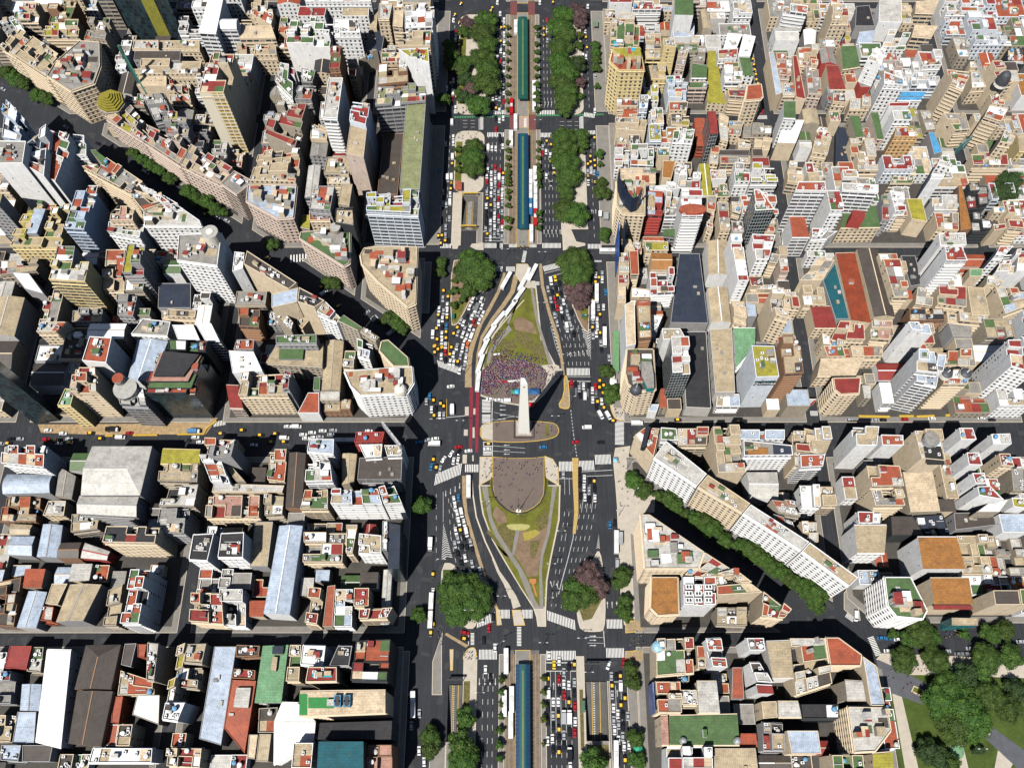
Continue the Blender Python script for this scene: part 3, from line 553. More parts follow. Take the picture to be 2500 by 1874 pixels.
# ------------------------------------------------------------------ buildings traced from the photograph
# h style(.windows per edge) roof wall  corners (tile px: back-left back-right front-right front-left)  ;description
BT = r'''
@A
30 p.ax g c 420,690 640,830 850,755 905,600 900,380 720,370 500,560;large corner block with chamfered glazed front
28 c b c 300,330 570,520 420,690 130,500
27 c b c 130,230 300,330 130,500 0,425
24 c y c 390,210 730,210 710,330 400,330
30 c g b 800,160 1000,170 950,360 740,330
100 f.k k k BASE 1150,150 1580,150 1690,400 1230,400;dark glass skyscraper with olive band up its front
70 f.b b b BASE 930,60 1090,60 1150,270 1020,270;dark banded office tower
32 n.b w w 1880,-40 2015,-40 1945,300 1785,290;long brilliant white roofed building with window bands
30 v.b w w 1975,160 2140,160 2125,250 1950,250;white barrel vaulted roof
18 f l c 1210,370 1430,370 1430,445 1190,445
15 f b c 1440,375 1800,370 1800,455 1440,450
20 s d g 1215,460 1630,460 1625,550 1200,545;dark ribbed roofed hall
18 c b c 1210,560 1820,560 1800,670 1200,670
16 s c c 1240,675 1500,675 1500,775 1230,775;pale yellow flat roof beside the tower crane
16 c r c 1510,680 1690,680 1690,830 1510,830
18 c G b 1140,850 1300,850 1300,960 1120,960
24 c y p 1130,900 1330,1130 1280,1260 940,1050
24 c g p 1330,1130 1720,1300 1620,1480 1280,1260
26 c b p 1720,1300 2110,1540 1990,1658 1620,1480
26 f g p 2110,1540 2290,1640 2133,1758 1990,1658
30 c g g 1290,880 1500,870 1540,1060 1390,1090
33 f y b 1510,1010 1600,1010 1600,1080 1510,1080
16 c t c 1530,860 1710,860 1720,920 1530,920
55 c.y r c 1890,460 2100,460 2015,840 1790,840;tall tower with yellow window grid and red roof huts
30 c b g 1480,1080 1700,1090 1680,1200 1480,1180
18 c k g 1720,1090 1890,1100 1830,1330 1710,1330
44 c.x n w 250,1290 440,1150 400,1590 225,1490;setback building with dark terraces beside large white wall
38 c.x t w 440,1170 650,1240 500,1640 400,1590;terraced block with red terracotta edges
50 f.x g W -60,1270 240,1275 210,1475 -60,1480;tall block with huge blank white wall
35 c w B 60,900 230,1080 190,1270 20,1240
30 c G w 680,1240 780,1250 780,1400 670,1400
30 n G b 810,1350 860,1350 985,1450 925,1480
28 c b c 830,1480 1010,1500 960,1620 740,1500
30 c g c 960,1420 1290,1640 1180,1740 860,1570
20 c g g 100,300 300,330 200,420 60,380
24 c r c 150,30 360,30 330,180 170,180
22 c w w 0,200 120,150 240,300 80,330
25 c G n 470,20 700,20 640,180 420,180
22 c G g 520,480 740,480 730,580 500,570;block with rounded green roof terrace
@A2
40 f y g -200,60 30,90 0,200 -200,180
26 c.a b y 290,190 640,180 530,560 90,560;stately stone block with long roof lanterns
+ 30 B g 310,220 410,220 330,440 240,440
+ 29 y y 250,235 300,235 220,480 180,480
34 c.b B B 690,60 860,60 760,410 580,400;stepped tower with pale blue glass front
30 c p c 1010,200 1200,200 1200,330 990,330
24 c l w 980,340 1290,340 1260,480 970,430
26 p.a l w 1290,170 1540,150 1800,330 1820,380 1300,380;long white facade block with terracotta cornice
30 c d c 1110,20 1350,100 1540,150 1290,240
30 c t w 1240,0 1400,60 1640,200 1520,230
32 c w g 520,560 680,560 660,700 490,690
38 c l y 490,700 810,700 770,880 440,860;tall block with large blank cream wall, grey and red roof
20 c t c 960,590 1130,590 1100,950 930,950;terracotta roofs round small courtyards
34 c y g 1150,540 1290,540 1280,800 1100,800;dark roofed block with yellow lantern
22 c G b 1140,805 1320,810 1290,960 1120,960
42 f.a g w 1610,455 2000,440 1960,740 1590,690;white office tower with round rooftop drum
14 s n g 1430,890 1720,890 1720,1115 1420,1115;low dark ribbed flat roof
18 g B w 1230,1385 1510,1400 1360,1770 1130,1780;pale blue gabled metal roof
20 f g w 1290,1210 1540,1240 1510,1370 1180,1350
36 f.x t W 810,1370 1010,1380 960,1610 740,1590;slim tower with plain red roof and white side wall
24 s w w 1550,1265 1740,1265 1800,1400 1600,1400
24 s w w 1755,1250 1900,1250 1980,1415 1850,1415
30 c G k 1510,1400 1870,1410 1850,1500 1520,1490
18 c b c 1440,1120 1770,1140 1760,1200 1440,1190
18 c b g 660,1140 930,1130 920,1240 650,1240
20 c g g 1070,1010 1240,1010 1200,1190 1060,1180
24 c l c 380,1240 620,1240 540,1330 330,1330
14 c b b 0,690 380,690 330,780 0,820
18 s w g 100,790 260,800 400,990 220,940
@A3
34 c.k r k 1420,-130 1850,-100 1745,225 1305,225;stepped black glass block with red and green terrace edges
+ 36 G k 1440,-140 1830,-110 1720,170 1330,170
+ 38 p k 1450,-150 1810,-120 1690,110 1350,110
+ 40 k k 1470,-160 1790,-130 1650,60 1380,60
30 c.b l g 1050,170 1290,170 1320,330 1080,320;curved grey and white striped corner building
36 c.s t c 660,-10 860,-10 870,205 630,205;cream apartment tower with red roof terraces
30 f.a M y 590,180 680,190 640,335 520,335;yellowish corner building with pale green roof
110 n.k d k BASE 220,340 480,330 545,468 320,500;very tall dark tower with rust coloured edges
25 c t w 20,690 410,690 400,890 10,850;white block with terracotta terraces and stepped side wings
14 v B g 50,940 475,940 440,1110 10,1120;long grey blue barrel roof
12 g g b 530,880 680,960 640,1170 490,1140
26 h l g 810,680 1360,680 1250,1130 705,1130;large theatre with pale grey hipped metal roof
22 g l g 705,1135 1250,1135 1225,1330 680,1300;lower rear roof of the grey theatre
14 c b b 650,1310 900,1300 880,1440 640,1470
18 n y y 1460,720 1800,730 1800,850 1440,850;olive roof with rounded yellow parapet
18 c b b 1440,855 1790,855 1780,1020 1420,1010
20 c l b 1490,1050 1790,1040 1750,1240 1430,1240
30 c.a k c 960,1415 1425,1420 1400,1570 920,1560;tall cream block with dark roof full of plant
26 f.a k w 1740,1490 1930,1480 1870,1730 1700,1720
26 f.a k w 1990,1480 2200,1470 2190,1700 1960,1700
24 c.x w w 1810,790 1980,790 2060,1020 1900,1020
12 g B g 380,1390 560,1400 520,1700 320,1690
10 g b b 90,1390 290,1400 260,1490 80,1490
10 g B g 100,1500 310,1500 280,1680 60,1670
12 g d n 540,1560 730,1555 700,1700 500,1700
11 g l r 760,1560 990,1640 960,1720 720,1700
9 c b n 40,1150 350,1150 330,1380 0,1380
12 f l c 440,1190 600,1190 580,1320 390,1320
22 c g g 1440,1260 1680,1250 1660,1480 1400,1480
@A4
12 c d n -60,0 200,-60 130,390 -60,380
12 g B l 250,60 420,70 320,400 140,395
12 s b c 470,0 610,0 520,190 410,180
16 g b g 620,0 910,0 740,335 490,345;long beige gable with red painted ridge
10 c t t 350,200 490,210 470,340 340,330
26 c t w 1180,-130 1340,-130 1250,360 1080,360;ornate white corner building with terracotta roof
14 c b b 980,60 1110,0 1050,380 930,380
20 c t c 1720,80 1980,80 2000,360 1700,340;corner building round planted roof patio
14 c l w 1990,60 2200,60 2200,380 2005,375
12 s r r 90,560 290,560 240,765 40,760;flat crimson roof at the lower left
10 c l b 310,570 400,570 370,800 245,790
13 n W w 420,590 640,595 550,1480 315,1420;very long brilliant white flat roof
16 h d n 760,545 1080,540 990,950 655,950;large dark brown hipped roof
16 g d n 680,958 1010,960 900,1470 600,1440;large dark brown gabled roof
12 s d g 1125,540 1230,535 1180,750 1090,730
14 s t t 1240,545 1320,545 1300,660 1240,660
24 f.a l b 1330,530 1430,540 1390,880 1320,870;narrow office building with rows of windows down its side
12 c t c 1090,780 1400,880 1395,995 1060,1005
12 s w b 1235,1000 1440,1000 1430,1270 1190,1180
12 s t t 1020,1015 1110,1010 1070,1260 1000,1250
10 s t w 920,1265 1070,1265 1040,1460 880,1450
16 c b c 1075,1265 1200,1265 1170,1460 1045,1460
20 c y c 1600,560 1670,530 1560,1060 1500,1090;slim cream edged roof along narrow street
18 f b b 1685,545 1860,540 1820,725 1655,710
16 c b b 1640,760 1800,760 1780,950 1600,930
22 f w w 1490,1070 1670,1070 1600,1240 1460,1220
12 s B g 1930,560 2130,560 1990,1460 1790,1400;long pale blue metal roof with skylight frames
14 c w w 810,1475 1380,1480 1370,1610 770,1610;white roof with round plant and dark solar strip
12 c B g 20,1450 200,1450 170,1600 10,1590
12 s d g 205,1450 480,1450 450,1600 200,1600
10 g B g 190,900 370,900 350,1145 170,1140
10 s B g 160,1150 330,1150 310,1440 110,1440
14 c r c 1520,1480 1820,1480 1800,1658 1500,1640
10 c g g -40,800 130,790 100,1080 -60,1080
8 c b c -60,1180 130,1180 100,1420 -60,1430
@B
22 s c c 290,235 600,235 640,345 310,350;peach sheet metal roof
18 c b c 290,410 640,410 650,500 290,500
34 c.x G W 770,190 1150,190 1120,400 730,395;large block with green roof terraces and blank white front
34 c w w 1160,180 1380,180 1400,300 1150,300
20 s B g 1150,305 1380,305 1380,365 1150,370
25 s r w 850,60 1100,60 1080,150 830,150;plain crimson roof near the top edge
25 s b w 1240,50 1480,50 1475,150 1230,150
30 c.a w w 880,-60 1500,-60 1500,20 900,20
14 s n g 1480,255 1630,260 1590,470 1440,460;low dark blue ribbed roof
18 s b c 1490,95 1560,95 1545,250 1475,250
28 f l c 1570,40 1690,40 1660,180 1560,180
26 s c c 1700,100 1790,90 1780,250 1690,240
45 c w w 1800,60 2060,30 2050,250 1800,260;white stepped block with billboard frame facing the avenue
42 c b c 1750,265 2040,260 2030,420 1740,420
46 f.x y w 1740,450 2010,440 2020,570 1840,520;tall block with sloping blank white face
34 c.d b n 1560,580 1830,560 1830,740 1550,770;building stepping down in curved brown terraces
36 s q g 1810,920 1990,920 1935,1710 1750,1710;long slab with weathered green roof beside the avenue
38 c.b q g 1560,790 1990,780 1990,915 1530,950;green roofed end block with teal cornices
12 s d n 1610,1200 1790,1200 1735,1755 1550,1755;low dark brown roof beside the green slab
44 f.d l w 1115,705 1245,705 1195,1075 1060,1065;slim white tower with balconies flanking blank strip
40 c.a r n 1145,420 1235,420 1215,620 1120,625;brick faced tower with red roof terrace
46 c.x r e 1320,890 1480,910 1450,1130 1300,1090;slab tower with grey roof screens and red terrace
42 s.x b p 1310,1110 1460,1150 1430,1420 1270,1385;tower with tall plain pink front
30 c.x r b 650,910 950,905 815,1330 540,1210;large block with red roof and terraces
28 c b c 480,1400 860,1335 820,1640 400,1630;beige roofed block with deep light well
22 h g g 960,1270 1110,1280 1090,1410 940,1400;grey hipped roof with small dormers
20 f b b 1100,1420 1280,1410 1320,1560 1070,1560;olive brown gravel roof
18 c c c 1110,1570 1300,1565 1310,1658 1100,1658
24 c l g 880,750 990,750 960,900 810,900
24 c k g 870,620 1000,640 970,745 870,740
26 c G w 680,570 800,590 790,890 640,740
14 c b b 1560,480 1560,480 1380,550 1390,470
22 c b b 1280,540 1370,540 1360,690 1300,690
28 c r c 1590,480 1830,480 1830,560 1590,570
20 c t c 420,130 430,60 620,140 600,230
18 c b c 430,60 600,60 620,150 440,170
20 c.x b c 960,1110 1110,1190 1100,1260 950,1250
@B2
26 p.a B p 385,10 830,10 800,305 660,315 370,155;cream corner block with grey blue roof above the diagonal
34 c l g 970,20 1170,20 1130,240 940,225;grey roofed block with teal roof plant
26 f.a t c 940,245 1130,250 1130,330 945,330
30 s b b 1230,0 1330,0 1300,200 1200,180
34 c.x b k 1180,190 1330,180 1345,380 1170,350
14 n y b 880,270 945,280 945,400 860,380;small lime green roof
26 p.a G p 860,430 1180,405 1310,430 1305,715 1255,745 850,490;wedge building with green roof terrace and red cornice
+ 29 g c 950,440 1250,430 1230,590 1150,560
30 p.a b c 1430,575 1510,562 1915,562 1900,1080 1830,1110 1560,880 1410,720 1395,640;curved terracotta edged building cluster facing the avenue
36 c.b y e 1460,105 1930,65 1920,262 1450,240;end block with glazed bands and blank cream panel
32 f.x w w 270,610 360,620 345,760 250,790
34 f.x d c 380,600 830,890 760,950 350,720;dark grey roof strip along the diagonal
34 s.x B c 600,990 840,930 830,1060 600,1110
36 f.x k c 850,930 1080,1050 990,1110 835,1060;near black roof over tall cream walls
34 c b w 1080,1050 1220,1190 1180,1230 1010,1150
34 n G b 1240,1175 1410,1290 1380,1310 1200,1220;bright green roof strip along the diagonal
32 f b b 1430,1290 1570,1380 1540,1410 1400,1320
18 c d n 320,1135 500,1130 490,1290 310,1280;brown and ochre patchwork roof
24 c t g 290,1400 450,1400 440,1490 260,1490
26 s.x w w 215,1495 440,1505 520,1680 250,1700
28 f G g 640,1365 1010,1350 1010,1435 640,1435
20 n b b 640,1440 1070,1435 1060,1640 540,1610;broad cream roof with grey skylight
+ 22 G g 670,1480 890,1480 880,1570 665,1570
16 g b b 1085,1395 1250,1400 1215,1850 1045,1850;long beige gabled hall left of the obelisk
24 c g c 1255,1480 1350,1480 1340,1650 1240,1640
28 c B w 1370,1390 1500,1430 1480,1560 1370,1530
30 p.a G c 1590,1410 1650,1400 1830,1560 1840,1640 1700,1640 1570,1500;corner building with planted roof at the end of the diagonal
16 c b c 860,1150 940,1230 880,1300 830,1260
22 c.x b b 700,1130 800,1250 780,1320 640,1200
@B3
30 p.a b w 1250,20 1870,-20 1880,130 1820,225 1400,245 1310,160;ornate white corner building with domed turret
27 c.a b c 350,50 700,30 750,240 300,240;cream block with row of attic dormers
14 n r p 190,145 300,150 345,355 225,350;low corner building with plain red roof
32 c r g 705,-10 770,10 755,180 700,190
12 s t w 930,215 1030,215 1030,400 835,400;terracotta roof over low white shopfront
14 s G g 985,75 1040,75 1035,195 975,195
14 n l b 1040,205 1215,205 1212,275 1035,275
10 c b n 1050,285 1320,280 1310,370 1050,370
16 c t c 0,620 290,630 280,680 0,690
34 c.x g g 40,690 270,670 240,790 20,770
18 s b b 150,830 210,840 360,1010 280,1010
14 c t c 565,740 750,740 720,1020 565,1000
16 g d n 755,745 910,750 870,1255 720,1250;very long dark ribbed gabled roof
24 f B w 940,635 1165,635 1160,770 920,750;pale blue grey roof by the wide cross street
28 c t w 915,845 1130,850 1150,1010 900,1015
14 g b b 1235,755 1370,760 1340,1030 1230,1040;pale gabled roof beside long shadow
22 c r r 1360,570 1620,570 1600,660 1345,665;bright red terrace roof at the corner
24 c w w 1385,685 1600,680 1590,790 1440,800
24 c b w 1615,690 1790,690 1770,780 1640,785
20 s d g 1390,800 1780,790 1770,1000 1370,1000;wide dark ribbed roof with vents
20 c G c 900,1090 1110,1085 1110,1265 860,1265;green roof around dark courtyard
28 c.s B w 1150,1095 1560,1080 1600,1220 1130,1215;white walled block with blue grey stepped roof
28 c.s G w 1570,1080 1700,1040 1775,1210 1610,1220
16 c p c 20,1140 500,1140 490,1335 0,1335;beige roof with rows of small vaults
16 s l c 80,1030 720,1050 700,1110 60,1110
15 c b b 545,1140 715,1150 700,1310 540,1320
18 g B w 665,1400 880,1400 760,2215 520,2200;very long grey blue gabled roof
16 c w c 890,1470 1270,1470 1265,1560 890,1560
14 c t c 890,1570 1250,1570 1240,1740 880,1740
20 c t c 1280,1440 1370,1440 1330,1658 1270,1658
24 c b w 1390,1480 1590,1500 1590,1658 1375,1650
30 f w g 1600,1370 1645,1370 1640,1640 1595,1630
30 n.k n k 1655,1380 1760,1400 1750,1800 1645,1800;dark glass roofed strip beside the avenue
@B4
16 c t c 950,40 1060,50 1010,365 900,350
14 s t b 1105,20 1175,10 1150,390 1060,390
14 c B w 1180,50 1335,50 1325,390 1160,390;blue and white sheet metal roof
18 c t c 1345,40 1480,40 1475,205 1340,205
22 c r c 1390,230 1690,215 1640,310 1385,315
12 f d n 290,550 500,560 490,650 280,660;dark roof spotted with white vents
12 s t t 245,860 465,870 360,1530 170,1300;long brick red roof with glass skylight
+ 14 l g 285,935 415,935 390,1115 255,1110
12 c r n 265,765 460,780 455,860 245,850
11 n M l 520,555 755,545 690,1075 445,1075;mint green roof with pyramid skylight
+ 13 b b 610,655 655,660 640,785 590,775
+ 13 n n 610,560 710,560 700,630 605,630
18 c b c 770,550 870,550 850,880 730,880
24 f w w 880,555 1090,560 1070,740 860,730;white grey roof with small huts
30 f r c 930,750 1190,750 1190,880 905,885;apartment block with rooftop swimming pool
30 c t k 1350,510 1675,500 1640,880 1310,870;large corner block with red huts inside dark fence
30 n c c 850,970 1630,960 1630,1160 840,1190;long cream block with green sports court and blue roof fans
16 n W w 690,1070 840,1075 1000,1240 620,1240
16 n W w 620,1242 1000,1242 985,1410 615,1630;brilliant white roof behind teal glass block
24 c b w 800,1430 980,1430 960,1658 780,1658
36 n.k T k 1020,1415 1430,1415 1430,1760 1000,1760;teal glass roofed block by the avenue
12 s c b 400,1355 480,1355 450,1580 380,1570
12 c d b 490,1120 660,1110 640,1340 480,1340
12 s b b 490,1350 600,1350 570,1600 460,1600
28 f k g 1200,560 1330,560 1300,740 1120,740
26 n.k k k 1030,1250 1690,1230 1680,1400 1010,1400
24 c p n 1470,1450 1690,1450 1690,1780 1440,1780
'''
